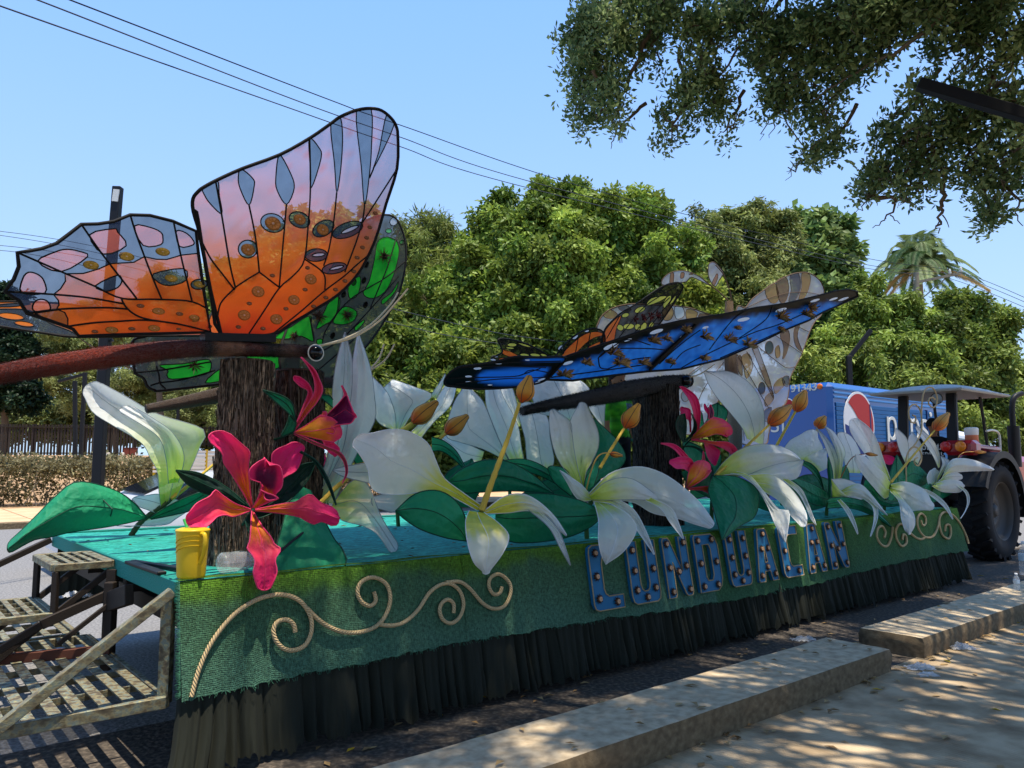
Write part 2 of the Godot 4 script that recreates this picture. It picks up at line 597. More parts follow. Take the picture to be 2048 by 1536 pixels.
func build_ground() -> void:
	var b := MB.new()
	b.surf(1, 1, func(i, j): return Vector3(lerpf(-420, 420, i), -0.03, lerpf(60, -420, j)), true)
	struct("ground", b, M.dirt, "wide dry brown ground reaching to the horizon")
	struct("road", sheet_fl(-90, 110, -0.97, 17.6, 0.0), M.asphalt, "grey asphalt road under and beyond the float")
	struct("gutter_strip", sheet_fl(-20, 40, -1.42, 0.9, 0.005), M.asphalt_dark, "dusty brown strip of road beside the kerb slabs")
	struct("pavement", sheet_fl(-20, 40, -16, -1.40, 0.010, 0.25), M.grooved_concrete, "grooved concrete pavement in dappled shade")
	var g := "concrete kerb slabs beside the float"
	for k in [[-3.2, 4.82, "long worn concrete kerb slab nearest the camera, in dappled shade"], [5.40, 12.5, "second concrete kerb slab, beyond the gap, with a bottle standing on it"]]:
		var t := thing("kerb_slab", k[2], "kerb", fl(k[0], -1.45, 0), g)
		b = MB.new()
		var n := 60
		var top := func(i: float, j: float) -> Vector3:
			var q := fl(lerpf(k[0], k[1], i), lerpf(-1.45, -0.94, j), 0.17)
			return q + Vector3(0, 0.004 * noise.get_noise_2d(q.x * 400, q.z * 400), 0)
		b.surf(n, 6, func(i, j): return top.call(i, j))
		if (b.v[b.ix[2]] - b.v[b.ix[0]]).cross(b.v[b.ix[1]] - b.v[b.ix[0]]).y < 0:
			b.ix.reverse()
		part("slab_top", b, M.concrete, t)
		b = MB.new()
		var ring := []
		for i in n + 1:
			ring.append(Vector2(float(i) / n, 0))
		for j in range(1, 7):
			ring.append(Vector2(1, j / 6.0))
		for i in range(n - 1, -1, -1):
			ring.append(Vector2(float(i) / n, 1))
		for j in range(5, -1, -1):
			ring.append(Vector2(0, j / 6.0))
		var mid := fl((k[0] + k[1]) / 2, -1.2, 0.08)
		b.surf(ring.size() - 1, 5, func(i, j):
			var r: Vector2 = ring[int(round(i * (ring.size() - 1)))]
			var q: Vector3 = top.call(r.x, r.y)
			var o := Vector3(q.x - mid.x, 0, q.z - mid.z)
			var side := (W * signf(o.dot(W))) if r.y <= 0.001 or r.y >= 0.999 else (U * signf(o.dot(U)))
			var k2 := 0.012 * (1.0 if j > 0.05 else 0.0) + (0.016 * noise.get_noise_2d(q.x * 90 + q.z * 60, j * 40) if j > 0.15 else 0.0)
			return Vector3(q.x, q.y * (1.0 - j) - (0.012 if j > 0.05 and j < 0.9 else 0.0), q.z) + side * k2)
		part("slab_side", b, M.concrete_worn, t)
	# far side of the road
	b = MB.new()
	b.bar(fl(-60, 17.72, 0.06), fl(110, 17.72, 0.06), 0.24, 0.19, Vector3.UP, 0.02)
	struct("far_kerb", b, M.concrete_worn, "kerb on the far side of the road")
	struct("far_pavement", sheet_fl(-60, 110, 17.84, 24.4, 0.145), M.far_pavement, "sunlit tan pavement beyond the road")
	b = MB.new()
	for k in 12:
		b.bar(fl(-16 + k * 3.0, 17.9, 0.150), fl(-16 + k * 3.0, 24.3, 0.150), 0.03, 0.003)
	struct("pavement_joints", b, M.dirt, "joints across the tan pavement")
	b = MB.new()
	b.surf(8, 30, func(i, j):
		var w := lerpf(24.4, 130.0, j)
		return fl(lerpf(-110, 160, i), w, rise(w)))
	if (b.v[b.ix[2]] - b.v[b.ix[0]]).cross(b.v[b.ix[1]] - b.v[b.ix[0]]).y < 0:
		b.ix.reverse()
	struct("terrain", b, M.dirt, "dry earth rising gently beyond the pavement")

# ---- trees
var CLUMP := {}
func leaf_mesh(n: int, spread: float, long_: float, wide: float, droop: float, seed_: int) -> ArrayMesh:
	var r := RandomNumberGenerator.new()
	r.seed = seed_
	var b := MB.new()
	for k in n:
		var z := r.randf_range(-1, 1)
		var a := r.randf_range(0, TAU)
		var s := sqrt(1 - z * z)
		var root := Vector3(s * cos(a), z * 0.8, s * sin(a)) * spread * pow(r.randf(), 0.5)
		var d := (Vector3(r.randf_range(-1, 1), r.randf_range(-1, 0.8) - droop, r.randf_range(-1, 1)) + root.normalized() * 0.6).normalized()
		var side := d.cross(Vector3(r.randf_range(-1, 1), 1.2, r.randf_range(-1, 1))).normalized()
		var up := side.cross(d)
		var l := long_ * r.randf_range(0.7, 1.2)
		var w := wide * r.randf_range(0.8, 1.2) * 0.5
		b.col = Color.WHITE * r.randf_range(0.7, 1.25)
		var p0 := b.p(root)
		var p1 := b.p(root + d * l * 0.45 + side * w + up * w * 0.3)
		var p2 := b.p(root + d * l)
		var p3 := b.p(root + d * l * 0.45 - side * w + up * w * 0.3)
		var p4 := b.p(root + d * l * 0.5 - up * w * 0.25)
		b.tri(p0, p1, p4)
		b.tri(p1, p2, p4)
		b.tri(p2, p3, p4)
		b.tri(p3, p0, p4)
	return b.mesh()
func limb(b: MB, a: Vector3, e: Vector3, r0: float, r1: float, wob := 0.06, n := 6) -> void:
	var q := PackedVector3Array()
	var rr := []
	var l := a.distance_to(e)
	for i in n + 1:
		var t := float(i) / n
		q.append(a.lerp(e, t) + rdir() * wob * l * sin(t * PI))
		rr.append(lerpf(r0, r1, t))
	b.tube(q, rr, 7, true)
# blobs: [[x, y, r, depth], ...] pixels of the photograph; each is a leafy mass of the crown
func tree(called: String, label: String, foot: Vector3, girth: float, blobs: Array, cols: Array, kind: String, m: Material, per := 1.0, cat := "tree", grp := "trees behind the float", bark: Material = null) -> Node3D:
	var t := thing(called, label, cat, foot, grp)
	var where := []
	var tint := []
	var b := MB.new()
	var mid := Vector3.ZERO
	for k in blobs:
		mid += at(k[0], k[1], k[3])
	mid /= blobs.size()
	var fork := foot.lerp(Vector3(lerpf(foot.x, mid.x, 0.6), maxf(mid.y, foot.y + 2.0), lerpf(foot.z, mid.z, 0.6)), 0.55)
	limb(b, foot, fork, girth, girth * 0.75, 0.03)
	for k in blobs:
		var c := at(k[0], k[1], k[3])
		var R: float = k[2] / F * k[3]
		limb(b, fork, c, girth * 0.42, girth * 0.10, 0.08)
		# lumps on the mass, clumps of leaves on the lumps
		var lumps := int(clampf(9.0 * R * R * 0.5 + 7, 7, 46))
		for j in lumps + 6:
			var d := rdir()
			d.y = d.y * 0.85 + 0.12
			if j >= lumps:                                        # sprouts that break the outline
				d.y = absf(d.y) + 0.25
			var lc := c + d * R * rd(0.35, 0.84)
			var lr := R * rd(0.20, 0.38)
			if j >= lumps:
				lc = c + d.normalized() * R * rd(0.95, 1.3)
				lr = R * rd(0.10, 0.19)
			if j % 4 == 0 or j >= lumps:
				limb(b, c, lc, girth * 0.12, 0.012, 0.1, 3)
			var shade := rd(0.55, 1.2)
			var warm := rng.randf()
			var n := int(maxf(6.0, 130.0 * lr * lr * per))
			for i in n:
				var e := rdir()
				if e.y < -0.35 and rng.randf() < 0.6:
					e.y = -e.y
				var q := lc + e * lr * pow(rng.randf(), 0.33) * Vector3(1, 0.85, 1)
				where.append(Transform3D(rbasis((e + Vector3(0, 0.7, 0)).normalized(), rd(0.6, 1.45)), q))
				var cc: Color = cols[0].lerp(cols[1], clampf(warm * 0.7 + rd(-0.1, 0.4), 0, 1))
				tint.append(cc * shade * rd(0.8, 1.2))
	part("trunk", b, bark if bark else M.tree_bark, t)
	var crown := scatter("crown", CLUMP[kind], m, where, tint, t)
	crown.set_meta("kind", "stuff")
	return t

func ground_at(q: Vector3) -> Vector3:
	var d := q - C0
	return Vector3(q.x, rise(d.dot(W)) - 0.05, q.z)

func build_trees() -> void:
	CLUMP = {
		"fig": leaf_mesh(34, 0.36, 0.20, 0.10, 0.3, 1), "fine": leaf_mesh(26, 0.34, 0.20, 0.075, 0.5, 2), "bamboo": leaf_mesh(26, 0.40, 0.30, 0.05, 0.7, 3),
		"big": leaf_mesh(18, 0.42, 0.34, 0.19, 0.4, 4), "hedge": leaf_mesh(20, 0.22, 0.11, 0.06, 0.0, 5), "sprig": leaf_mesh(12, 0.15, 0.08, 0.043, 0.5, 6),
	}
	var deep := lin(92, 126, 48)
	var lit := lin(174, 194, 86)
	var lime := lin(184, 196, 92)
	var olive := lin(156, 158, 92)
	var base := func(x: float, d: float) -> Vector3: return ground_at(at(x, 930, d))
	tree("fig_tree", "tallest broad bright green fig tree behind the middle of the float", base.call(1090, 30.0), 0.32,
		[[1100, 425, 50, 30], [1150, 405, 38, 30], [1090, 480, 78, 29], [1160, 455, 70, 30], [1040, 520, 85, 29], [1130, 540, 95, 28], [1060, 610, 95, 28], [1160, 640, 95, 27.5], [1010, 430, 32, 30], [1020, 610, 70, 28], [1110, 710, 95, 27], [1090, 402, 28, 30], [1040, 700, 80, 27]], [deep, lit], "fig", M.foliage, 1.15)
	tree("fig_tree", "bright green fig tree right of the tallest one, with a columnar top", base.call(1270, 31.0), 0.28,
		[[1260, 440, 40, 31], [1235, 480, 62, 30.5], [1290, 470, 55, 31], [1250, 560, 85, 30], [1320, 560, 70, 30.5], [1280, 650, 85, 29.5], [1230, 640, 70, 29], [1340, 640, 65, 30], [1215, 430, 24, 31], [1285, 412, 24, 31], [1360, 520, 52, 31]], [deep, lit], "fig", M.foliage, 1.1)
	tree("fig_tree", "rounded fig tree left of the tallest one, behind the antennae", base.call(930, 30.0), 0.26,
		[[950, 500, 42, 30], [985, 470, 45, 30], [930, 570, 75, 29.5], [980, 560, 70, 29], [900, 640, 80, 29], [970, 660, 85, 28], [880, 720, 70, 28.5], [960, 740, 80, 27.5], [1010, 490, 40, 30]], [deep, lit], "fig", M.foliage, 1.1)
	tree("bamboo_clump", "pale feathery bamboo clump behind the green butterfly", base.call(840, 32.0), 0.10,
		[[830, 480, 45, 32], [870, 470, 38, 32], [850, 540, 60, 31.5], [880, 590, 62, 31], [830, 600, 60, 31], [905, 520, 34, 32], [810, 680, 70, 31], [800, 540, 45, 32]], [lin(116, 134, 60), lin(160, 170, 90)], "bamboo", M.sunny_foliage, 1.0, "bamboo")
	tree("broad_tree", "dull olive tree with a dry crown behind the upright cream butterfly", base.call(1480, 36.0), 0.30,
		[[1440, 470, 55, 36], [1500, 462, 55, 36], [1550, 468, 42, 36], [1400, 480, 50, 35], [1450, 530, 80, 35], [1540, 520, 75, 35.5], [1400, 580, 70, 34], [1500, 610, 80, 34], [1380, 660, 70, 33], [1460, 690, 80, 33]], [lin(100, 116, 52), lin(160, 168, 96)], "fine", M.foliage, 1.0)
	tree("broad_tree", "open green tree with large clumps right of the cream butterfly", base.call(1640, 38.0), 0.26,
		[[1620, 480, 45, 38], [1670, 480, 38, 38], [1685, 520, 36, 38], [1630, 540, 60, 37], [1680, 570, 45, 37.5], [1600, 600, 70, 37], [1660, 640, 70, 36], [1610, 690, 70, 36]], [lin(92, 128, 62), lin(156, 178, 104)], "big", M.foliage, 0.8)
	tree("broad_tree", "mid green tree between the street lamp and the palm", base.call(1760, 33.0), 0.22,
		[[1720, 590, 38, 33], [1780, 640, 44, 33], [1720, 650, 58, 32], [1800, 660, 65, 32], [1680, 690, 60, 32], [1750, 720, 75, 31], [1830, 730, 60, 31], [1700, 760, 60, 31]], [deep, lit], "fine", M.foliage, 1.0)
	tree("broad_tree", "dark green tree right of the utility pole", base.call(1920, 33.0), 0.24,
		[[1890, 640, 48, 33], [1940, 650, 48, 33], [1985, 680, 40, 33], [1900, 700, 65, 32], [1960, 740, 65, 32], [1870, 760, 65, 31], [1930, 820, 75, 31], [1990, 800, 50, 32], [2010, 650, 18, 33]], [lin(84, 112, 44), lin(150, 168, 78)], "fig", M.foliage, 1.0)
	tree("broad_tree", "sunlit yellow green tree at the right edge, behind the tractor's exhaust pipe", base.call(2040, 36.0), 0.22,
		[[2010, 740, 42, 36], [2050, 760, 50, 36], [2030, 820, 60, 35], [2080, 800, 60, 36], [1980, 880, 60, 35], [2060, 880, 60, 35]], [lin(110, 132, 54), lin(176, 188, 92)], "fine", M.foliage, 0.9)
	tree("shrub_bank", "bank of sunlit bushes growing in front of the tall fig trees", base.call(880, 26.0), 0.08,
		[[860, 740, 62, 26], [920, 720, 48, 26], [800, 720, 50, 26], [970, 780, 60, 25.5], [840, 800, 70, 25.5], [760, 690, 50, 26], [740, 780, 70, 26], [900, 850, 75, 25], [1010, 850, 75, 25], [720, 860, 70, 26]], [deep, lime], "fig", M.sunny_foliage, 1.0, "bushes")
	tree("shrub_bank", "dark bushes below the middle fig trees, behind the back row of lilies", base.call(1150, 25.5), 0.08,
		[[1120, 790, 80, 26], [1220, 740, 75, 26], [1300, 790, 85, 26], [1180, 860, 90, 25], [1300, 880, 90, 25], [1050, 900, 80, 25], [960, 910, 70, 25], [880, 915, 60, 25], [1400, 900, 80, 26], [1450, 880, 80, 27]], [lin(66, 90, 36), lin(128, 146, 64)], "fig", M.foliage, 1.0, "bushes")
	tree("shrub_bank", "lime green bush top between the cream butterfly's feeler and the monarch wing", base.call(1370, 27.0), 0.08,
		[[1385, 600, 30, 27.5], [1350, 630, 32, 27.5], [1410, 610, 28, 27.5], [1380, 690, 55, 27]], [lin(120, 140, 50), lin(170, 180, 76)], "fig", M.sunny_foliage, 1.0, "bushes")
	tree("shrub_bank", "bushes behind the blue delivery truck", base.call(1720, 29.0), 0.08,
		[[1640, 780, 75, 30], [1730, 820, 80, 29], [1820, 840, 80, 29], [1560, 800, 80, 30], [1480, 820, 80, 30], [1640, 880, 80, 29], [1900, 880, 70, 30], [1780, 780, 60, 30], [1700, 730, 50, 30]], [lin(92, 118, 48), lin(164, 178, 84)], "fine", M.foliage, 0.9, "bushes")
	tree("fig_tree", "green tree seen through the orange butterfly's forewing", base.call(640, 46.0), 0.3,
		[[700, 490, 60, 46], [620, 480, 55, 46], [560, 525, 62, 46], [480, 570, 58, 45], [650, 560, 85, 45], [745, 570, 75, 44], [700, 640, 85, 44], [570, 630, 85, 44], [450, 660, 62, 45], [780, 650, 70, 43], [660, 720, 80, 43]], [lin(112, 140, 60), lin(186, 200, 100)], "big", M.sunny_foliage, 0.6)
	tree("broad_tree", "pale green tree seen through the orange butterfly's hindwing", base.call(330, 56.0), 0.26,
		[[330, 580, 50, 56], [390, 600, 50, 56], [280, 630, 50, 56], [350, 660, 60, 55], [230, 660, 45, 56], [420, 690, 55, 55], [160, 640, 40, 57], [110, 660, 42, 57]], [lin(124, 142, 70), lin(184, 194, 118)], "fine", M.sunny_foliage, 0.4)
	tree("open_tree", "light open tree seen below the orange wing, behind the fence", base.call(230, 66.0), 0.24,
		[[120, 700, 60, 66], [180, 690, 60, 66], [250, 700, 60, 66], [320, 720, 60, 66], [90, 760, 55, 65], [160, 780, 60, 65], [280, 790, 60, 65], [350, 780, 60, 66], [220, 760, 55, 66]], [lin(132, 146, 78), lin(196, 204, 136)], "fine", M.sunny_foliage, 0.22)
	tree("open_tree", "pale tree behind the right end of the fence, below the green wing", base.call(430, 62.0), 0.22,
		[[380, 740, 55, 62], [420, 780, 60, 62], [400, 700, 50, 62], [470, 760, 60, 62], [370, 830, 45, 61], [450, 840, 50, 61], [540, 800, 60, 61], [620, 820, 60, 60], [560, 720, 60, 62], [660, 740, 60, 60]], [lin(128, 144, 78), lin(190, 200, 132)], "fine", M.sunny_foliage, 0.25)
	tree("dark_tree", "dark tree at the left edge under the orange wing's tip", base.call(5, 58.0), 0.3,
		[[10, 620, 45, 58], [20, 680, 55, 58], [-20, 640, 60, 58], [10, 750, 60, 57], [40, 800, 50, 57], [-30, 780, 60, 57], [45, 720, 35, 57]], [lin(30, 50, 36), lin(58, 84, 54)], "big", M.foliage, 0.42)
	tree("tree_line", "belt of pale bushes along the back of the plaza behind the fence", base.call(200, 74.0), 0.1,
		[[-20, 850, 60, 76], [60, 850, 60, 75], [140, 850, 60, 75], [220, 850, 60, 75], [300, 850, 60, 75], [380, 860, 60, 74], [460, 860, 60, 74], [560, 850, 70, 73], [660, 850, 70, 72], [20, 800, 60, 78], [330, 820, 60, 77], [480, 800, 70, 76]], [lin(110, 124, 66), lin(168, 176, 112)], "big", M.sunny_foliage, 0.26, "bushes")
	build_palm()
	build_hedge()
	build_canopy()

func build_hedge() -> void:
	var foot := onh(200, 1009, 0.15)
	var t := thing("hedge", "long dry grey green hedge along the far pavement", "hedge", foot)
	var b := MB.new()
	var where := []
	var tint := []
	var w0 := (foot - C0).dot(W)
	for k in 3400:
		var u := rd(-9.0, 30.0)
		var w := w0 + 0.2 + rd(0, 2.2)
		var top := 1.45 + 0.22 * noise.get_noise_1d(u * 60.0) + 0.12 * noise.get_noise_1d(u * 300.0)
		var h := top * (1.0 - pow(rng.randf(), 1.6) * 0.9)
		if rng.randf() < 0.35:
			h = top - rd(0, 0.15)
		where.append(Transform3D(rbasis((Vector3.UP + rdir() * 0.8).normalized(), rd(0.9, 1.7)), fl(u, w, 0.15 + h)))
		tint.append(lin(104, 96, 62).lerp(lin(158, 152, 112), rng.randf()) * rd(0.7, 1.15))
		if k % 14 == 0:
			limb(b, fl(u, w, 0.12), fl(u + rd(-0.3, 0.3), w + rd(-0.3, 0.3), 0.15 + top * 0.8), 0.02, 0.006, 0.1, 4)
	part("stems", b, M.grey_bark, t).set_meta("kind", "stuff")
	scatter("leaves", CLUMP["hedge"], M.foliage, where, tint, t).set_meta("kind", "stuff")

func build_palm() -> void:
	var d := 44.0
	var top := at(1838, 540, d)
	var foot := ground_at(at(1845, 930, d))
	var t := thing("palm_tree", "coconut palm with drooping fronds behind the utility pole", "palm tree", foot)
	var b := MB.new()
	var q := smooth3(PackedVector3Array([foot, foot.lerp(top, 0.5) + Vector3(0.25, 0, 0), top]), 14)
	var rr := []
	for i in q.size():
		rr.append(lerpf(0.20, 0.13, float(i) / q.size()) * (1.0 + 0.06 * (i % 2)))
	b.tube(q, rr, 9)
	part("trunk", b, M.grey_bark, t)
	for k in 30:
		var a := k * 2.39996
		var lift := 1.7 - 2.1 * pow(k / 29.0, 0.8)
		var out := Vector3(cos(a), 0, sin(a))
		var l := rd(2.5, 3.3)
		var flat := clampf(1.15 - 0.45 * lift, 0.3, 1.1)
		var p1 := top + out * l * 0.36 * flat + Vector3(0, 0.95 * lift + 0.3, 0)
		var p2 := top + out * l * 0.70 * flat + Vector3(0, 1.35 * lift - 0.2, 0)
		var p3 := top + out * l * 0.95 * flat + Vector3(0, 1.35 * lift - 0.95, 0)
		var mid := smooth3(PackedVector3Array([top, p1, p2, p3]), 9)
		b = MB.new()
		var c := lin(64, 94, 52).lerp(lin(138, 156, 104), rng.randf())
		if lift < -0.3:
			c = lin(160, 140, 90)
		b.col = c * 1.1
		b.tube(mid, [0.035, 0.03, 0.03, 0.025, 0.02, 0.02, 0.015, 0.012, 0.01], 4, false)
		for i in range(4, mid.size()):
			var ax := (mid[i] - mid[i - 1]).normalized()
			var side := ax.cross(Vector3.UP).normalized()
			var f := float(i) / mid.size()
			for s in [-1.0, 1.0]:
				for j in 3:
					var root := mid[i - 1].lerp(mid[i], j / 3.0)
					var ll := lerpf(0.95, 0.35, absf(f - 0.35) * 1.3) * rd(0.8, 1.1)
					var e = root + (side * s * 0.85 + ax * 0.6 + Vector3(0, -0.32, 0)).normalized() * ll
					var wv := ax * 0.026
					b.col = c * rd(0.75, 1.25)
					var m2 := root.lerp(e, 0.5) + Vector3(0, 0.05, 0)
					b.quad(b.p(root), b.p(m2 + wv), b.p(e), b.p(m2 - wv))
		part("frond", b, M.foliage, t)

func build_canopy() -> void:
	# the shade tree: its trunk stands beside the camera, out of the picture; its boughs hang in from the top right
	var foot := Vector3(6.6, 0, -1.6)
	var t := thing("shade_tree", "big shade tree whose leafy boughs hang down into the top right", "tree", foot)
	var b := MB.new()
	var fork := Vector3(6.3, 4.6, -2.2)
	limb(b, foot, fork, 0.42, 0.34, 0.03, 8)
	part("trunk", b, M.tree_bark, t)
	b = MB.new()
	var where := []
	var tint := []
	var dark := lin(80, 108, 62)
	var lite := lin(172, 190, 128)
	var sprig := func(c: Vector3, out: Vector3, s: float):
		where.append(Transform3D(rbasis((out * 0.4 + Vector3(0, -0.5, 0) + rdir() * 0.8).normalized(), s), c))
		tint.append(dark.lerp(lite, pow(rng.randf(), 1.3)) * rd(0.8, 1.2))
	# boughs in view: [pixel line with depths], leafy from a point on; then twigs spring from them
	var boughs := [
		[[2150, -260, 6.0], [1700, -160, 7.0], [1400, -80, 7.6], [1310, 30, 8.0], [1280, 110, 8.2]],
		[[1700, -160, 7.0], [1560, 0, 7.6], [1470, 110, 8.0], [1400, 230, 8.2]],
		[[2100, -200, 6.2], [1800, 0, 7.0], [1650, 60, 7.6], [1560, 180, 8.0], [1610, 300, 8.2]],
		[[2100, -200, 6.2], [1850, 60, 6.8], [1740, 130, 7.2], [1620, 200, 7.6]],
		[[2200, 60, 6.0], [2060, 160, 6.6], [1990, 175, 6.9], [1930, 240, 7.2], [1850, 310, 7.5], [1780, 360, 7.7], [1735, 395, 7.8]],
		[[2200, 120, 6.2], [2060, 220, 6.8], [1960, 290, 7.2], [1890, 340, 7.4], [1800, 380, 7.6]],
		[[2200, 120, 6.2], [2080, 260, 6.8], [2040, 350, 7.2], [2000, 410, 7.4], [1975, 440, 7.5]],
		[[1890, 340, 7.4], [1885, 400, 7.5], [1880, 440, 7.5], [1875, 462, 7.5]],
		[[1735, 395, 7.8], [1790, 400, 7.8], [1770, 440, 7.8]],
		[[2150, -100, 6.4], [2000, 20, 7.0], [1960, 90, 7.2], [1900, 140, 7.4]],
		[[1310, 30, 8.0], [1260, 160, 8.2], [1232, 230, 8.3], [1228, 275, 8.3]],
		[[1400, -80, 7.6], [1240, -20, 8.2], [1170, 60, 8.5], [1140, 150, 8.6]],
	]
	for k in boughs:
		var q := PackedVector3Array()
		for j in k:
			q.append(at(j[0], j[1], j[2] + 1.0))
		q = smooth3(q, 6)
		var rr := []
		for i in q.size():
			q[i] += rdir() * 0.03
			rr.append(lerpf(0.045, 0.006, pow(float(i) / (q.size() - 1), 0.6)))
		b.tube(q, rr, 6)
	for k in [[fork, at(2150, -260, 7.0)], [fork, at(2100, -200, 7.2)], [fork, at(2200, 60, 7.0)], [fork, at(2200, 120, 7.2)], [fork, at(2150, -100, 7.4)], [fork, Vector3(3.0, 7.4, -3.5)], [fork, Vector3(4.0, 7.6, 0.5)], [fork, Vector3(8.5, 7.6, -5.0)], [fork, Vector3(1.0, 7.9, -4.6)], [fork, Vector3(1.5, 7.4, -1.5)]]:
		limb(b, k[0], k[1], 0.17, 0.05, 0.05, 9)
	# leafy masses: [x, y, rx, ry, depth, amount]
	var masses := [[1190, 60, 75, 85, 8.5, 150], [1180, 150, 70, 70, 8.5, 130], [1230, 80, 70, 90, 8.2, 130], [1210, 215, 60, 45, 8.4, 70], [1240, 20, 90, 50, 8.2, 90], [1165, 205, 35, 40, 8.6, 40], [1240, 255, 22, 26, 8.3, 16],
		[1330, 20, 70, 70, 8.0, 120], [1300, 90, 50, 60, 8.2, 60], [1410, 60, 75, 75, 8.0, 140], [1400, 150, 60, 60, 8.1, 90], [1370, 215, 48, 40, 8.2, 60], [1345, 250, 34, 26, 8.2, 26], [1440, 210, 34, 40, 8.2, 34], [1455, 255, 20, 20, 8.2, 12],
		[1500, 40, 70, 70, 7.7, 130], [1560, 90, 70, 65, 7.8, 130], [1640, 60, 80, 75, 7.5, 160], [1720, 40, 80, 70, 7.2, 150], [1560, 180, 50, 55, 8.0, 70], [1620, 160, 60, 50, 7.8, 80], [1550, 225, 30, 34, 8.0, 26], [1640, 225, 45, 45, 8.0, 60], [1690, 120, 55, 50, 7.5, 70], [1660, 290, 48, 26, 8.1, 40], [1610, 318, 30, 26, 8.1, 22],
		[1800, 20, 80, 60, 7.0, 130], [1890, 20, 80, 60, 6.9, 120], [1780, 80, 60, 45, 7.1, 60], [1980, 30, 80, 70, 6.8, 120], [1900, 95, 60, 45, 7.2, 60], [2030, 110, 60, 60, 6.8, 70], [1960, 110, 40, 40, 7.0, 34],
		[1820, 220, 45, 32, 7.4, 50], [1890, 240, 60, 40, 7.3, 80], [1960, 250, 60, 50, 7.1, 80], [1800, 290, 52, 42, 7.6, 70], [1870, 310, 60, 45, 7.4, 80], [1760, 350, 40, 36, 7.8, 46], [1745, 388, 30, 22, 7.8, 26], [1840, 370, 42, 26, 7.6, 36], [2020, 300, 50, 60, 7.0, 70], [2000, 370, 50, 40, 7.2, 60], [1985, 425, 30, 26, 7.4, 30], [2040, 400, 30, 40, 7.1, 30], [1930, 350, 36, 30, 7.4, 30], [1960, 200, 60, 30, 7.0, 40], [2040, 210, 40, 40, 6.8, 36]]
	var spray := func(c: Vector3, rx: float, ry: float, rz: float, amount: int):       # twigs that spring from the middle of a mass and droop
		for i in int(amount / 5.0):
			var d := rdir() * pow(rng.randf(), 0.4)
			var e := c + Vector3(d.x * rx, d.y * ry - 0.02, d.z * rz)
			var a := c.lerp(e, rd(0.2, 0.6)) + rdir() * 0.06 + Vector3(0, 0.10, 0)
			var q := smooth3(PackedVector3Array([a, a.lerp(e, 0.55) + Vector3(0, 0.05, 0), e]), 3)
			b.tube(q, [0.013, 0.010, 0.008, 0.007, 0.006, 0.004, 0.003], 4, false)
			for j in 5:
				var f := rd(0.25, 1.05)
				sprig.call(a.lerp(e, f) + rdir() * 0.07, (e - a).normalized(), rd(0.8, 1.2))
	for k in masses:
		var c := at(k[0], k[1], k[4] + 1.0)
		var s: float = (k[4] + 1.0) / F
		limb(b, c + Vector3(rd(-0.2, 0.6), rd(0.3, 0.8), rd(-0.3, 0.3)), c, 0.026, 0.012, 0.08, 5)
		for i in 3:
			var e := rdir()
			limb(b, c, c + Vector3(e.x * k[2] * s, -absf(e.y) * k[3] * s, e.z * 0.6) * 1.1, 0.011, 0.003, 0.14, 6)
		spray.call(c, k[2] * s * 1.04, k[3] * s * 1.04, 0.7, int(k[5] * 0.98))
	for k in [[1228, 275, 1222, 298, 9.3], [1232, 262, 1240, 286, 9.3], [1880, 440, 1868, 462, 8.5], [1885, 430, 1898, 455, 8.5], [1770, 440, 1745, 456, 8.8], [1780, 430, 1800, 448, 8.8], [1800, 395, 1830, 415, 8.6], [2030, 425, 2046, 452, 8.2]]:
		limb(b, at(k[0], k[1], k[4]), at(k[2], k[3], k[4]), 0.008, 0.004, 0.1, 4)
	# the rest of the crown, above and beside the picture: it shades the pavement and the front of the float
	var made := 0
	for k in 1500:
		if made >= 120:
			break
		var c := Vector3(rd(-0.6, 10.5), rd(6.6, 10.5), rd(-12.5, 1.0))
		var r := rd(0.3, 0.8)
		var e := proj(c)
		var low := proj(c - Vector3(0, r * 1.1, 0))
		if e.z > -0.5 and (low.z < 0.3 or low.y > -20.0):
			continue
		if c.z < -9.0 and c.x < 2.0 or (c - C0).dot(W) > 1.8:
			continue
		made += 1
		limb(b, fork, c, 0.05, 0.01, 0.04, 8)
		spray.call(c, r * 1.3, r * 0.7, r * 1.3, int(100 * r * r / 0.3))
	made = 0
	for k in 1500:
		if made >= 46:
			break
		var c := fl(rd(0.0, 12.0), rd(-6.5, -1.6), rd(6.5, 10.5))
		var r := rd(0.35, 0.75)
		var low := proj(c - Vector3(0, r * 1.1, 0))
		if low.z < 0.3 or low.y > -20.0:
			continue
		made += 1
		limb(b, fork, c, 0.05, 0.01, 0.04, 8)
		spray.call(c, r * 1.2, r * 0.7, r * 1.2, int(110 * r * r / 0.3))
	made = 0
	for k in 1500:
		if made >= 115:
			break
		var c := fl(rd(1.8, 15.0), rd(-2.0, 0.7), rd(7.0, 13.0))
		var r := rd(0.35, 0.8)
		if proj(c - Vector3(0, r * 1.1, 0)).y > -20.0:
			continue
		made += 1
		limb(b, fork, c, 0.05, 0.01, 0.04, 8)
		spray.call(c, r * 1.3, r * 0.7, r * 1.3, int(120 * r * r / 0.3))
	made = 0
	for k in 150:                                             # and over the photographer's head
		var c := Vector3(rd(-5.0, 10.0), rd(5.6, 8.8), rd(-1.3, 7.0))
		var r := rd(0.6, 1.0)
		var low := proj(c - Vector3(0, r, 0))
		if low.z > 0.0 and low.y > -40.0:
			continue
		limb(b, fork, c, 0.05, 0.012, 0.04, 6)
		for i in 45:
			sprig.call(c + rdir() * pow(rng.randf(), 0.4) * r * Vector3(1.3, 0.6, 1.3), rdir(), rd(1.8, 2.6))
	part("boughs", b, M.tree_bark, t)
	scatter("crown", CLUMP["sprig"], M.canopy_leaf, where, tint, t).set_meta("kind", "stuff")

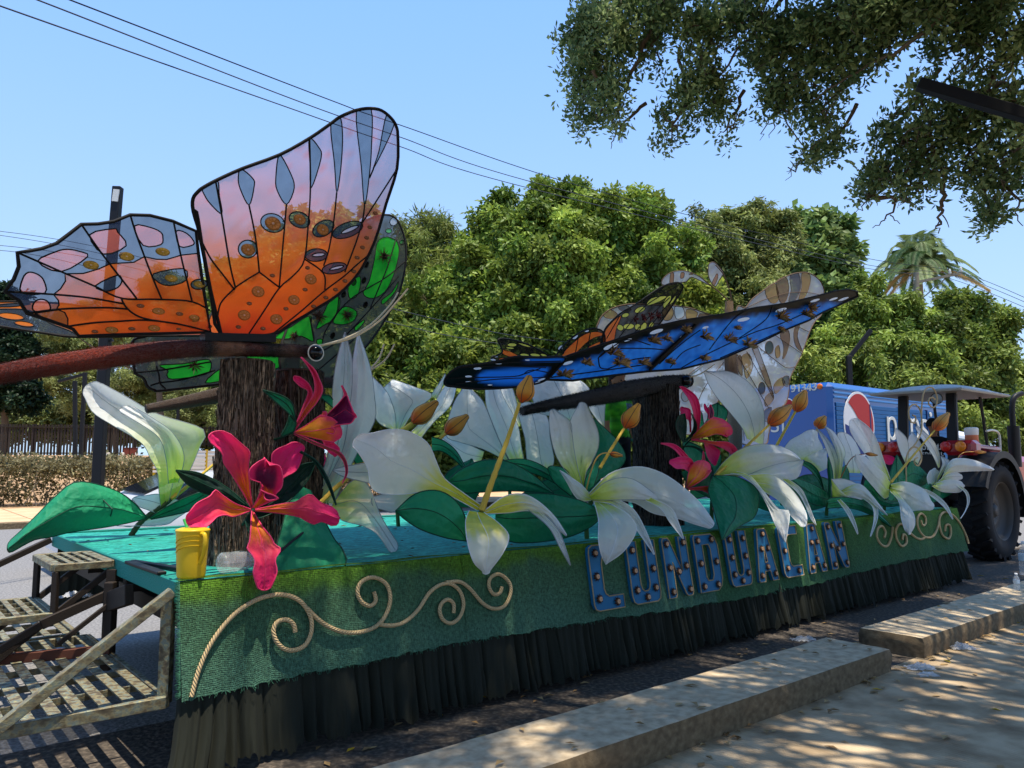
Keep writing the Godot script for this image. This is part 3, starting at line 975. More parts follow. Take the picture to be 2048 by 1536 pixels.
# ---- cut sheets: an outline with holes, laid on any surface
func sheet(b: MB, outline: PackedVector2Array, holes: Array, cell: float, f: Callable, colf = null) -> void:
	var lo := outline[0]
	var hi := outline[0]
	for q in outline:
		lo = lo.min(q)
		hi = hi.max(q)
	var boxes := []
	for h in holes:
		var r := Rect2(h[0], Vector2.ZERO)
		for q in h:
			r = r.expand(q)
		boxes.append(r)
	var weld := {}
	for i in range(floori(lo.x / cell), ceili(hi.x / cell)):
		for j in range(floori(lo.y / cell), ceili(hi.y / cell)):
			var sq := PackedVector2Array([Vector2(i, j) * cell, Vector2(i + 1, j) * cell, Vector2(i + 1, j + 1) * cell, Vector2(i, j + 1) * cell])
			var pieces: Array = Geometry2D.intersect_polygons(sq, outline)
			var r := Rect2(sq[0], Vector2(cell, cell))
			for h in holes.size():
				if boxes[h].intersects(r):
					var next := []
					for piece in pieces:
						for k in Geometry2D.clip_polygons(piece, holes[h]):
							if not Geometry2D.is_polygon_clockwise(k):
								next.append(k)
					pieces = next
			for piece in pieces:
				var tris := Geometry2D.triangulate_polygon(piece)
				var ids := []
				for q in piece:
					var key := Vector2i(roundi(q.x / cell * 500), roundi(q.y / cell * 500))
					if not weld.has(key):
						if colf != null:
							b.col = colf.call(q)
						weld[key] = b.p(f.call(q), q)
					ids.append(weld[key])
				for k in range(0, tris.size(), 3):
					b.tri(ids[tris[k]], ids[tris[k + 1]], ids[tris[k + 2]])
func edge_band(b: MB, loop: PackedVector2Array, f: Callable, back: Vector3) -> void:      # the thickness of a cut sheet
	for k in loop.size():
		var a: Vector3 = f.call(loop[k])
		var d: Vector3 = f.call(loop[(k + 1) % loop.size()])
		b.quad(b.p(a), b.p(d), b.p(d + back), b.p(a + back))

func cloth(u: float, h: float, off := 0.0) -> Vector3:        # the burlap front hangs a little outwards
	var s := (DECK - h) / 0.6
	return fl(u, -0.012 - 0.10 * s - off, h)
func cloth_px(x: float, y: float, off := 0.02) -> Vector3:
	var o := fl(0, -0.012, DECK)
	var n := U.cross(cloth(0, 0.37) - o).normalized()
	var q := onp(x, y, o, n)
	return q - W * off

func build_float() -> void:
	var t := thing("parade_float", "long green parade float with burlap front, pleated dark skirt and blue letters", "parade float", fl(5, 1.75, 0))
	var b := MB.new()
	b.surf(60, 24, func(i, j):
		var q := fl(10.05 * i, 3.5 * j, DECK)
		return q + Vector3(0, 0.008 * noise.get_noise_2d(q.x * 60, q.z * 60), 0))
	if (b.v[b.ix[2]] - b.v[b.ix[0]]).cross(b.v[b.ix[1]] - b.v[b.ix[0]]).y < 0:
		b.ix.reverse()
	part("deck", b, M.deck_paint, t)
	b = MB.new()
	b.bar(fl(-0.004, 0.0, DECK - 0.045), fl(-0.004, 3.5, DECK - 0.045), 0.02, 0.11, Vector3.UP, 0.006)
	part("tail_edge", b, M.deck_edge, t)
	b = MB.new()
	b.bar(fl(0, 3.502, DECK - 0.03), fl(10.05, 3.502, DECK - 0.03), 0.03, 0.1, Vector3.UP, 0.008)
	part("far_edge", b, M.deck_edge, t)
	for w in [0.35, 1.2, 2.3, 3.1]:
		b = MB.new()
		b.bar(fl(0.03, w, DECK - 0.13), fl(10.0, w, DECK - 0.13), 0.08, 0.14)
		part("chassis_beam", b, M.dark_steel, t)
	for u in [0.15, 2.0, 4.0, 6.0, 8.0, 9.9]:
		b = MB.new()
		b.bar(fl(u, 0.06, DECK - 0.25), fl(u, 3.42, DECK - 0.25), 0.07, 0.1)
		part("cross_beam", b, M.dark_steel, t)
	for u in [3.6, 4.7]:                                       # two axles under the deck, behind the skirt
		for w in [0.5, 3.0]:
			b = MB.new()
			b.lathe([[0.05, -0.11], [0.3, -0.11], [0.36, -0.07], [0.37, 0.0], [0.36, 0.07], [0.3, 0.11], [0.05, 0.11]], 28, Transform3D(Basis(U, W, Vector3.UP), fl(u, w, 0.37)))
			part("wheel", b, M.tyre, t)
	for w in [0.05, 1.25]:
		b = MB.new()
		b.bar(fl(-0.03, w, 0.36), fl(-0.03, w, DECK - 0.06), 0.055, 0.055)
		part("corner_post", b, M.steel if w < 1 else M.dark_steel, t)
	# burlap, sewn from three lengths, sprayed brighter green along the top
	var seams := [0.0, 1.80, 6.95, 10.06]
	for k in 3:
		b = MB.new()
		var u0: float = seams[k]
		var u1: float = seams[k + 1] + 0.02
		var n := int((u1 - u0) * 40)
		b.surf(n, 26, func(i, j):
			var u := lerpf(u0, u1, i)
			var ragged := 0.018 * noise.get_noise_1d(u * 260) + 0.012 * noise.get_noise_1d(u * 1300 + 90)
			var h := lerpf(DECK + 0.006, 0.40 + 0.03 * sin(u * 0.9) + ragged, j)
			var g := noise.get_noise_2d(u * 60, h * 60) * 0.16 + noise.get_noise_2d(u * 240, h * 30 + 500) * 0.08
			b.col = ramp([[0.0, lin(112, 164, 46)], [0.12, lin(100, 150, 52)], [0.30, lin(86, 132, 96)], [1.0, lin(96, 146, 120)]], clampf(j + g, 0, 1)) if u < 4.5 else ramp([[0.0, lin(96, 154, 50)], [0.2, lin(82, 134, 70)], [1.0, lin(72, 124, 86)]], clampf(j + g, 0, 1))
			var bow = 0.014 * sin(u * 5.0 + 2.0 * j) * j + 0.02 * noise.get_noise_2d(u * 50, j * 18) * j + 0.008 * noise.get_noise_2d(u * 200, j * 60 + 70) + 0.004 * k
			return cloth(u, h, bow + 0.012 * sin(minf(j * 9.0, 1.57))))
		for q in b.t.size():
			b.t[q] = Vector2(lerpf(u0, u1, b.t[q].x) / 10.0, b.t[q].y)
		var panel := part("burlap_panel", b, M.burlap, t)
		b = MB.new()                                            # frayed threads along the cut edges
		for q in int((u1 - u0) * 90):
			var u := lerpf(u0, u1, rng.randf())
			var h := 0.405 + 0.03 * sin(u * 0.9) + 0.018 * noise.get_noise_1d(u * 260) + 0.012 * noise.get_noise_1d(u * 1300 + 90)
			var a := cloth(u, h, 0.015)
			b.tube(PackedVector3Array([a, a + U * rd(-0.012, 0.012) + Vector3(0, rd(-0.022, -0.004), 0) - W * rd(0, 0.01)]), 0.0012, 3, false)
		if k == 0:
			for q in 420:
				var a := cloth(0.0, rd(0.42, 0.98), 0.01)
				b.tube(PackedVector3Array([a, a - U * rd(0.006, 0.03) + Vector3(0, rd(-0.012, 0.008), 0)]), 0.0012, 3, false)
		var fr := part("frayed_threads", b, M.burlap_fibre, panel)
		fr.set_meta("kind", "stuff")
	b = MB.new()                                                # the burlap is turned over the edge of the deck
	b.surf(160, 2, func(i, j):
		b.col = lin(96, 152, 34)
		return fl(10.06 * i, lerpf(-0.016, 0.05 + 0.015 * sin(i * 60.0), j), DECK + 0.012 + 0.004 * sin(i * 90.0)))
	part("burlap_hem", b, M.burlap, t)
	# pleated skirt
	var pleat := func(u: float, j: float) -> float:
		var a := fposmod(u * 8.0 + 3.2 * noise.get_noise_1d(u * 70), 1.0)
		var fold := pow(absf(sin(a * PI)), 0.6)
		var deep := 0.02 + (0.06 + 0.05 * noise.get_noise_1d(u * 130 + 7)) * j
		return deep * (fold + 0.5 * noise.get_noise_1d(u * 700 + j * 30))
	b = MB.new()
	b.surf(1500, 8, func(i, j):
		var u := lerpf(0.0, 10.05, i)
		var low := 0.06 + 0.06 * noise.get_noise_1d(u * 420 + 33) + 0.03 * noise.get_noise_1d(u * 1700 + 3) - 0.03 * (1.0 - smoothstep(0.0, 0.5, u))
		var h := lerpf(0.50, low, j)
		var away = 0.055 + 0.05 * j + pleat.call(u, j) + 0.10 * j * j * (1.0 - smoothstep(0.0, 0.35, u))
		return fl(u - 0.10 * j * j * (1.0 - smoothstep(0.0, 0.4, u)) + 0.012 * noise.get_noise_2d(u * 300, j * 60) * j, -away, h))
	part("skirt", b, M.skirt_cloth, t)
	b = MB.new()
	b.surf(700, 4, func(i, j):
		var u := lerpf(0.02, 10.05, i)
		return fl(u, 3.40 + pleat.call(u, j) * 0.8, lerpf(0.93, 0.34 + 0.03 * noise.get_noise_1d(u * 300), j)))
	part("far_skirt", b, M.skirt_cloth, t)
	b = MB.new()
	b.surf(60, 4, func(i, j):
		var w := lerpf(0.0, 3.45, i)
		return fl(10.06 + 0.05 * absf(sin(w * 28.0)) * j, w, lerpf(0.96, 0.08, j)))
	part("head_skirt", b, M.skirt_cloth, t)
	# rope scrolls on the burlap
	crop(340, 1120, 0.3613)
	rope_on_cloth(t, [108, 750, 150, 600, 220, 450, 330, 310, 450, 225, 560, 190, 650, 195, 720, 235, 765, 310, 770, 390, 740, 460, 690, 490, 630, 490, 580, 450, 560, 390, 580, 340, 630, 325, 670, 350, 681, 395], 0.0125)
	rope_on_cloth(t, [745, 262, 820, 335, 900, 380, 980, 398, 1060, 390, 1130, 360, 1180, 300, 1205, 220, 1190, 140, 1140, 100, 1090, 95, 1040, 125, 1025, 180, 1050, 230, 1095, 250, 1125, 220, 1115, 172], 0.0125)
	rope_on_cloth(t, [1145, 353, 1220, 358, 1290, 335, 1360, 270, 1420, 180, 1480, 135, 1540, 130, 1590, 170, 1610, 240, 1590, 310, 1545, 345, 1500, 330, 1478, 280, 1490, 235, 1525, 215, 1555, 240, 1555, 290], 0.0125)
	rope_on_cloth(t, [1512, 122, 1590, 118, 1650, 160, 1710, 230, 1770, 265, 1830, 255, 1865, 200, 1870, 140, 1840, 95, 1800, 75, 1760, 95, 1750, 140, 1775, 185, 1810, 180, 1822, 145], 0.0125)
	crop(1580, 760, 0.2344)
	rope_on_cloth(t, [780, 1345, 792, 1295, 762, 1245, 725, 1270, 718, 1340, 758, 1405, 808, 1412, 840, 1345, 855, 1255], 0.014)
	rope_on_cloth(t, [935, 1362, 945, 1315, 968, 1335, 970, 1390, 930, 1415, 890, 1360, 880, 1290, 902, 1235, 940, 1232, 990, 1290, 1050, 1342, 1100, 1357, 1130, 1338], 0.014)
	rope_on_cloth(t, [1095, 1195, 1110, 1240, 1136, 1220, 1130, 1165, 1092, 1138, 1064, 1190, 1075, 1270, 1130, 1338, 1200, 1330, 1240, 1250, 1262, 1155, 1312, 1125, 1380, 1162, 1440, 1240, 1482, 1330, 1502, 1395], 0.014)
	rope_on_cloth(t, [1300, 1290, 1310, 1238, 1342, 1240, 1350, 1310, 1328, 1352, 1280, 1322, 1256, 1250, 1252, 1190], 0.014)
	build_letters(t)

func rope_on_cloth(t: Node3D, a: Array, r: float) -> void:
	var q := PackedVector3Array()
	for k in smooth2(c2(a), a.size() * 3):
		q.append(cloth_px(k.x, k.y, 0.03))
	var b := MB.new()
	b.tube(q, r, 8, true)
	part("rope_scroll", b, M.rope, t)

func build_letters(t: Node3D) -> void:
	var C := [[[1, 1, .14, 1, .03, .96, 0, .88, 0, .1, .04, .03, .14, 0, 1, 0, 1, .2, .52, .2, .42, .24, .38, .32, .38, .7, .42, .79, .52, .83, 1, .83]], [.2, .88, .17, .52, .17, .18, .75, .1]]
	var UU := [[[0, 1, 0, .14, .04, .04, .14, 0, .86, 0, .96, .04, 1, .14, 1, 1, .66, 1, .66, .3, .62, .22, .54, .19, .44, .19, .37, .23, .34, .3, .34, 1]], [.17, .86, .17, .53, .17, .22, .83, .86, .83, .53, .83, .22, .5, .09]]
	var N := [[[0, 0, 0, .95, .05, 1, .24, 1, .3, .96, .68, .42, .68, 1, 1, 1, 1, .05, .95, 0, .76, 0, .7, .04, .32, .58, .32, .04, .27, 0]], [.15, .9, .16, .5, .16, .1, .84, .9, .84, .5, .86, .1, .5, .42]]
	var D := [[[0, 0, 0, .95, .05, 1, .76, 1, .92, .93, 1, .8, 1, .2, .92, .07, .76, 0], [.34, .26, .4, .19, .58, .19, .66, .28, .66, .74, .6, .82, .34, .82]], [.16, .9, .16, .5, .16, .1, .75, .9, .83, .5, .75, .1]]
	var A := [[[0, 0, .0, .06, .26, .96, .32, 1, .68, 1, .74, .96, 1, .06, 1, 0, .7, 0, .63, .19, .37, .19, .3, 0], [.43, .36, .57, .36, .5, .66]], [.5, .9, .33, .62, .67, .62, .5, .27, .15, .12, .85, .12]]
	var word := [[C, 2.95, 3.28], [UU, 3.38, 3.72], [N, 3.82, 4.14], [D, 4.24, 4.57], [UU, 4.70, 5.02], [A, 5.13, 5.45], [C, 5.57, 5.90], [A, 6.03, 6.36], [N, 6.47, 6.83]]
	var star := MB.new()
	star.col = lin(52, 30, 22)
	for k in 9:
		var a := TAU * k / 9
		var o := Vector3(cos(a), sin(a), 0)
		var s := Vector3(-sin(a), cos(a), 0)
		var z := Vector3(0, 0, 1)
		star.quad(star.p(z * 0.004), star.p(o * 0.022 - s * 0.009 + z * 0.010), star.p(o * 0.042 + z * 0.006), star.p(o * 0.022 + s * 0.009 + z * 0.010))
	star.lathe([[0.002, 0.022, lin(196, 150, 116)], [0.017, 0.023, lin(206, 164, 130)], [0.0195, 0.020, lin(120, 84, 60)], [0.02, 0.004, lin(110, 78, 54)]], 10, Transform3D(Basis(Vector3.RIGHT, Vector3(0, 0, 1), Vector3.DOWN), Vector3.ZERO))
	var star_mesh := star.mesh()
	var n := (cloth(1, 0.4) - cloth(0, 0.4)).cross(cloth(0, 0.9) - cloth(0, 0.4)).normalized()
	var up := (cloth(0, 0.9) - cloth(0, 0.4)).normalized()
	for l in word:
		var f := func(q: Vector2) -> Vector3: return cloth(lerpf(l[1], l[2], q.x), lerpf(0.485, 0.962, q.y), 0.05)
		var loops := []
		for k in l[0][0].size():
			var loop := PackedVector2Array()
			var src: Array = l[0][0][k]
			for q in range(0, src.size(), 2):
				loop.append(Vector2(src[q], src[q + 1]))
			if Geometry2D.is_polygon_clockwise(loop):
				loop.reverse()
			loops.append(loop)
		var b := MB.new()
		sheet(b, loops[0], loops.slice(1), 0.25, f)
		for loop in loops:
			edge_band(b, loop, f, W * 0.03)
		var letter := part("letter", b, M.blue_letter, t)
		for loop in loops:
			var q := PackedVector3Array()
			for k in loop:
				q.append(f.call(k) - W * 0.004)
			q.append(q[0])
			q.append(q[1])
			b = MB.new()
			b.tube(q, 0.005, 6, false)
			part("rope_edging", b, M.rope, letter)
		var sp: Array = l[0][1]
		for k in range(0, sp.size(), 2):
			var o := part("rosette", star_mesh, M.matte, letter)
			o.transform = Transform3D(Basis(U, up, n) * Basis(Vector3(0, 0, 1), k * 0.7), f.call(Vector2(sp[k], sp[k + 1])) - W * 0.003)

func grate(t: Node3D, u0: float, u1: float, w0: float, w1: float, h: float, slats: int, bars: int, m: Material, thick := 0.03, rim := 0.05) -> void:
	for k in [[u0, w0, u1, w0], [u0, w1, u1, w1], [u0, w0, u0, w1], [u1, w0, u1, w1]]:
		var b := MB.new()
		b.bar(fl(k[0], k[1], h), fl(k[2], k[3], h - 0.001), 0.035, rim, Vector3.UP, 0.004)
		part("frame_bar", b, m, t)
	for k in slats:
		var u := lerpf(u0, u1, (k + 0.5) / slats)
		var b := MB.new()
		b.bar(fl(u, w0 + 0.018, h + rim / 2 - 0.006 + rd(-0.003, 0.003)), fl(u + rd(-0.006, 0.006), w1 - 0.018, h + rim / 2 - 0.006 + rd(-0.003, 0.003)), thick, 0.008)
		part("slat", b, m, t)
	for k in bars:
		var w := lerpf(w0, w1, (k + 1.0) / (bars + 1))
		var b := MB.new()
		b.bar(fl(u0 + 0.018, w, h - 0.004), fl(u1 - 0.018, w, h - 0.004), 0.012, 0.035)
		part("cross_bar", b, m, t)

func strut(t: Node3D, a: Vector3, b_: Vector3, w: float, h: float, m: Material, called := "strut") -> void:
	var b := MB.new()
	b.bar(a, b_, w, h, Vector3.UP, 0.004)
	part(called, b, m, t)

func build_steps() -> void:
	var g := "steel gratings at the tail of the float"
	var t := thing("folding_grate", "wide low steel grate hinged at the tail of the float, nearest the camera", "platform", fl(-0.35, 0.9, 0.35), g)
	grate(t, -0.80, -0.03, 0.02, 1.86, 0.375, 7, 4, M.steel, 0.055, 0.06)
	strut(t, fl(-0.03, -0.005, 0.93), fl(-0.76, -0.005, 0.40), 0.045, 0.05, M.steel)
	t = thing("folding_grate", "second low grate on the far half of the float's tail, mostly out of the picture", "platform", fl(-0.5, 2.8, 0.3), g)
	grate(t, -1.25, -0.06, 2.05, 3.3, 0.36, 10, 3, M.steel, 0.045, 0.06)
	strut(t, fl(-0.03, 3.45, 0.93), fl(-1.2, 3.3, 0.39), 0.045, 0.05, M.dark_steel)
	t = thing("boarding_steps", "brown steel grate steps leading up to the float's deck", "steps", fl(-0.4, 1.6, 0.3))
	grate(t, -0.36, -0.035, 1.28, 1.96, 0.945, 5, 3, M.steel, 0.032, 0.045)
	grate(t, -0.80, -0.34, 1.28, 2.0, 0.655, 6, 3, M.steel, 0.034, 0.045)
	for w in [1.28, 1.96]:
		strut(t, fl(-0.345, w, 0.67), fl(-0.345, w, 0.92), 0.036, 0.036, M.dark_steel, "leg")
		strut(t, fl(-0.78, w, 0.40), fl(-0.78, w, 0.64), 0.036, 0.036, M.dark_steel, "leg")
		strut(t, fl(-0.035, w + 0.02, 0.90), fl(-0.66, w + 0.02, 0.40), 0.03, 0.04, M.dark_steel)
		strut(t, fl(-0.04, w - 0.1, 0.72), fl(-0.33, w - 0.1, 0.5), 0.02, 0.03, M.dark_steel)
	strut(t, fl(-0.06, 1.22, 0.76), fl(-0.42, 1.22, 0.62), 0.03, 0.06, M.dark_steel)
	strut(t, fl(-0.42, 1.22, 0.62), fl(-0.80, 1.22, 0.40), 0.03, 0.045, M.dark_steel)
	strut(t, fl(-0.04, 1.18, 0.42), fl(-1.3, 1.6, 0.42), 0.05, 0.06, M.rust_steel, "rusty_beam")
	strut(t, fl(-0.05, 1.2, 0.30), fl(-0.05, 1.2, 0.84), 0.06, 0.06, M.dark_steel, "post")
	strut(t, fl(-0.05, 1.2, 0.72), fl(-0.05, 0.75, 0.82), 0.05, 0.12, M.dark_steel, "bracket")
	t = thing("hinged_frame", "dark steel angle frame lying on the deck beside the yellow pitcher", "metal frame", fl(0.1, 0.6, DECK))
	strut(t, fl(0.012, 0.95, DECK + 0.018), fl(0.14, 0.30, DECK + 0.022), 0.035, 0.02, M.black_metal, "frame_bar")
	strut(t, fl(-0.02, 0.92, DECK + 0.02), fl(-0.005, 0.28, DECK + 0.02), 0.05, 0.02, M.black_metal, "frame_bar")

# ---- cloth petals stretched on wire: two edges from base to tip, a depth along them and a cup across
var K := {}
func kinds() -> void:
	var yg := lin(206, 222, 74)
	var white := lin(244, 246, 246)
	K = {
		"white": ["petal_cloth", [[0.0, lin(200, 216, 74, 0.97)], [0.12, lin(216, 228, 124, 0.95)], [0.32, lin(226, 229, 214, 0.90)], [1.0, lin(230, 233, 233, 0.84)]], "white_wire", 0.0035, "petal"],
		"pure": ["petal_cloth", [[0.0, lin(214, 226, 130, 0.97)], [0.2, lin(226, 229, 214, 0.96)], [1.0, lin(232, 236, 238, 0.96)]], "grey_wire", 0.0035, "petal"],
		"greenish": ["petal_cloth", [[0.0, lin(190, 208, 66, 0.96)], [0.22, lin(210, 224, 112, 0.94)], [0.48, lin(222, 228, 190, 0.90)], [0.75, lin(228, 231, 226, 0.87)], [1.0, lin(228, 231, 231, 0.86)]], "grey_wire", 0.003, "petal"],
		"yellow": ["petal_cloth", [[0.0, lin(236, 222, 60, 0.98)], [0.3, lin(244, 234, 96, 0.97)], [0.55, lin(236, 236, 214, 0.96)], [1.0, lin(236, 238, 238, 0.94)]], "white_wire", 0.0035, "petal"],
		"green": ["leaf_cloth", [[0.0, lin(32, 140, 88)], [0.5, lin(20, 114, 80)], [1.0, lin(22, 122, 84)]], "green_wire", 0.005, "leaf"],
		"bright": ["leaf_cloth", [[0.0, lin(48, 164, 108)], [0.5, lin(28, 138, 96)], [1.0, lin(24, 130, 92)]], "green_wire", 0.005, "leaf"],
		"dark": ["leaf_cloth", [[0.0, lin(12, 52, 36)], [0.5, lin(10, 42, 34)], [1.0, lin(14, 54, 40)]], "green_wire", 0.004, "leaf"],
		"pink": ["orchid_cloth", [[0.0, lin(226, 130, 34)], [0.3, lin(232, 118, 40)], [0.52, lin(236, 62, 92)], [1.0, lin(238, 40, 112)]], "pink_wire", 0.004, "petal"],
		"hot": ["orchid_cloth", [[0.0, lin(232, 96, 60)], [0.25, lin(240, 48, 100)], [1.0, lin(240, 36, 120)]], "pink_wire", 0.004, "petal"],
		"cone": ["orchid_cloth", [[0.0, lin(196, 104, 30)], [0.6, lin(232, 146, 34)], [0.85, lin(238, 120, 50)], [1.0, lin(240, 60, 110)]], "pink_wire", 0.004, "petal"],
		"sepal": ["orchid_cloth", [[0.0, lin(150, 96, 70)], [0.5, lin(190, 84, 84)], [1.0, lin(160, 44, 70)]], "pink_wire", 0.003, "petal"],
		"lip": ["orchid_cloth", [], "pink_wire", 0.004, "lip"],
		"magenta": ["orchid_cloth", [[0.0, lin(120, 30, 60)], [0.35, lin(96, 18, 62)], [0.8, lin(120, 24, 76)], [1.0, lin(226, 40, 104)]], "pink_wire", 0.004, "lip"],
	}

func petal(par: Node3D, L: Array, R: Array, ws: Array, cup := 0.05, kind := "white", rib := true, round_ := true) -> void:
	var k: Array = K[kind]
	var nv := 22
	var nu := 14
	var a := smooth2(c2(L), nv)
	var d := smooth2(c2(R), nv)
	var tip := (a[nv] + d[nv]) / 2 - (a[nv - 2] + d[nv - 2]) / 2
	var gap := a[nv].distance_to(d[nv])
	tip = tip.normalized() * gap * 0.45 if round_ else Vector2.ZERO
	var wm: float = ws[1] if ws.size() > 2 else (ws[0] + ws[1]) / 2.0
	var w0: float = ws[0]
	var w1: float = ws[ws.size() - 1]
	var sd := rd(0, 900)
	var big := clampf((c2(L)[0].distance_to(c2(L)[c2(L).size() - 1])) / 300.0, 0.2, 1.0)
	var f := func(t: float, s: float) -> Vector3:
		var i := minf(t * nv, nv - 0.001)
		var i0 := int(i)
		var pl := a[i0].lerp(a[i0 + 1], i - i0)
		var pr := d[i0].lerp(d[i0 + 1], i - i0)
		var x := 4.0 * s * (1.0 - s)
		var q := pl.lerp(pr, s) + tip * sqrt(x) * pow(t, 7.0)
		var w := w0 * (1 - t) * (1 - 2 * t) + 4 * wm * t * (1 - t) + w1 * t * (2 * t - 1)
		w += 0.55 * cup * x * minf(1.0, t * 3.0) + 0.042 * big * x * noise.get_noise_2d(s * 110 + sd, t * 80) + 0.020 * big * noise.get_noise_2d(s * 420 + sd, t * 45 + 50) * (1 - t * 0.5) + 0.016 * big * x * noise.get_noise_2d(s * 160 + t * 260 + sd, t * 260 - s * 120)
		return onw(q.x, q.y, w)
	var b := MB.new()
	b.surf(nv, nu, func(t, s):
		var streak := 0.10 * noise.get_noise_2d(s * 300 + sd, t * 14) + 0.05 * noise.get_noise_2d(s * 60, t * 60 + sd)
		if kind == "lip":
			var e := absf(s - 0.5) * 2.0 + streak
			b.col = ramp([[0.0, lin(214, 116, 34)], [0.34, lin(206, 96, 40)], [0.5, lin(96, 18, 62)], [1.0, lin(88, 14, 66)]], t + streak).lerp(lin(236, 42, 104), smoothstep(0.45, 0.85, maxf(e, t * 1.05 - 0.25)))
		else:
			b.col = ramp(k[1], clampf(t + streak, 0, 1))
		return f.call(t, s))
	var o := part(k[4], b, M[k[0]], par)
	b = MB.new()
	var rim := PackedVector3Array()
	for i in nv + 1:
		rim.append(f.call(float(i) / nv, 0.0))
	for i in range(1, 8):
		rim.append(f.call(1.0, i / 8.0))
	for i in range(nv, -1, -1):
		rim.append(f.call(float(i) / nv, 1.0))
	b.tube(rim, k[3], 5, false)
	part("wire_rim", b, M[k[2]], o)
	if rib:
		b = MB.new()
		var line := PackedVector3Array()
		for i in nv + 1:
			line.append(f.call(float(i) / nv * 0.99, 0.5) - W * 0.003)
		b.tube(line, k[3] * 0.6, 4, false)
		part("midrib", b, M[k[2]], o)

func px_tube(par: Node3D, called: String, a: Array, ws: Array, r0: float, r1: float, m: Material, col := Color.WHITE, knots := false) -> void:
	var line := smooth2(c2(a), 24)
	var q := PackedVector3Array()
	var rr := []
	for i in line.size():
		var t := float(i) / (line.size() - 1)
		q.append(onw(line[i].x, line[i].y, lerpf(ws[0], ws[1], t)))
		rr.append(lerpf(r0, r1, t) * (1.0 + (0.10 * sin(i * 2.6) if knots else 0.0)))
	var b := MB.new()
	b.col = col
	b.tube(q, rr, 8, true)
	part(called, b, m, par)
func stalk(par: Node3D, a: Array, ws: Array, r0 := 0.02, r1 := 0.012) -> void:
	px_tube(par, "stalk", a, ws, r0, r1, M.matte, lin(206, 172, 72), true)
func bud(par: Node3D, x0: float, y0: float, x1: float, y1: float, wide: float, w: float) -> void:
	var q := c2([x0, y0, x1, y1])
	var a := onw(q[0].x, q[0].y, w)
	var d := onw(q[1].x, q[1].y, w - 0.02)
	var y := d - a
	var h := y.length()
	y = y.normalized()
	var x := y.cross(W).normalized()
	var r := wide * CR.z * 0.5 * absf((a - EYE).z) / F
	var xf := Transform3D(Basis(x, y, x.cross(y)) * Basis(Vector3.UP, rd(0, 6)), a)
	var red := lin(206, 84, 26)
	var gold := lin(224, 160, 62)
	var prof := []
	for k in [[0.0, 0.16], [0.05, 0.30], [0.12, 0.58], [0.22, 0.85], [0.34, 1.0], [0.48, 0.98], [0.62, 0.84], [0.76, 0.62], [0.88, 0.44], [0.96, 0.36], [1.0, 0.22], [1.01, 0.02]]:
		prof.append([k[1] * r, k[0] * h, red.lerp(gold, smoothstep(0.03, 0.4, k[0]))])
	var b := MB.new()
	b.lathe(prof, 30, xf, 0.13, 5)
	var o := part("bud", b, M.orchid_cloth, par)
	b = MB.new()
	for k in 5:
		var ang := TAU * (k + 0.5) / 5
		var line := PackedVector3Array()
		for s in prof:
			line.append(xf * Vector3(s[0] * 0.885 * cos(ang), s[1], s[0] * 0.885 * sin(ang)))
		b.tube(line, 0.003, 4, false)
	part("seam", b, M.brown_cord, o)
func down_stem(par: Node3D, x: float, y: float, w: float, u_off := 0.05, w_off := 0.12) -> void:       # from the flower's heart down to the deck
	var q := c2([x, y])[0]
	var a := onw(q.x, q.y, w)
	var e := a + U * u_off + W * w_off
	e.y = DECK
	var b := MB.new()
	b.col = lin(60, 96, 50)
	b.tube(smooth3(PackedVector3Array([a, a.lerp(e, 0.5) + W * 0.03, e])), 0.02, 7)
	part("stem", b, M.matte, par)
func base_at(x: float, y: float, w: float) -> Vector3:
	var q := c2([x, y])[0]
	var a := onw(q.x, q.y, w)
	a.y = DECK
	return a

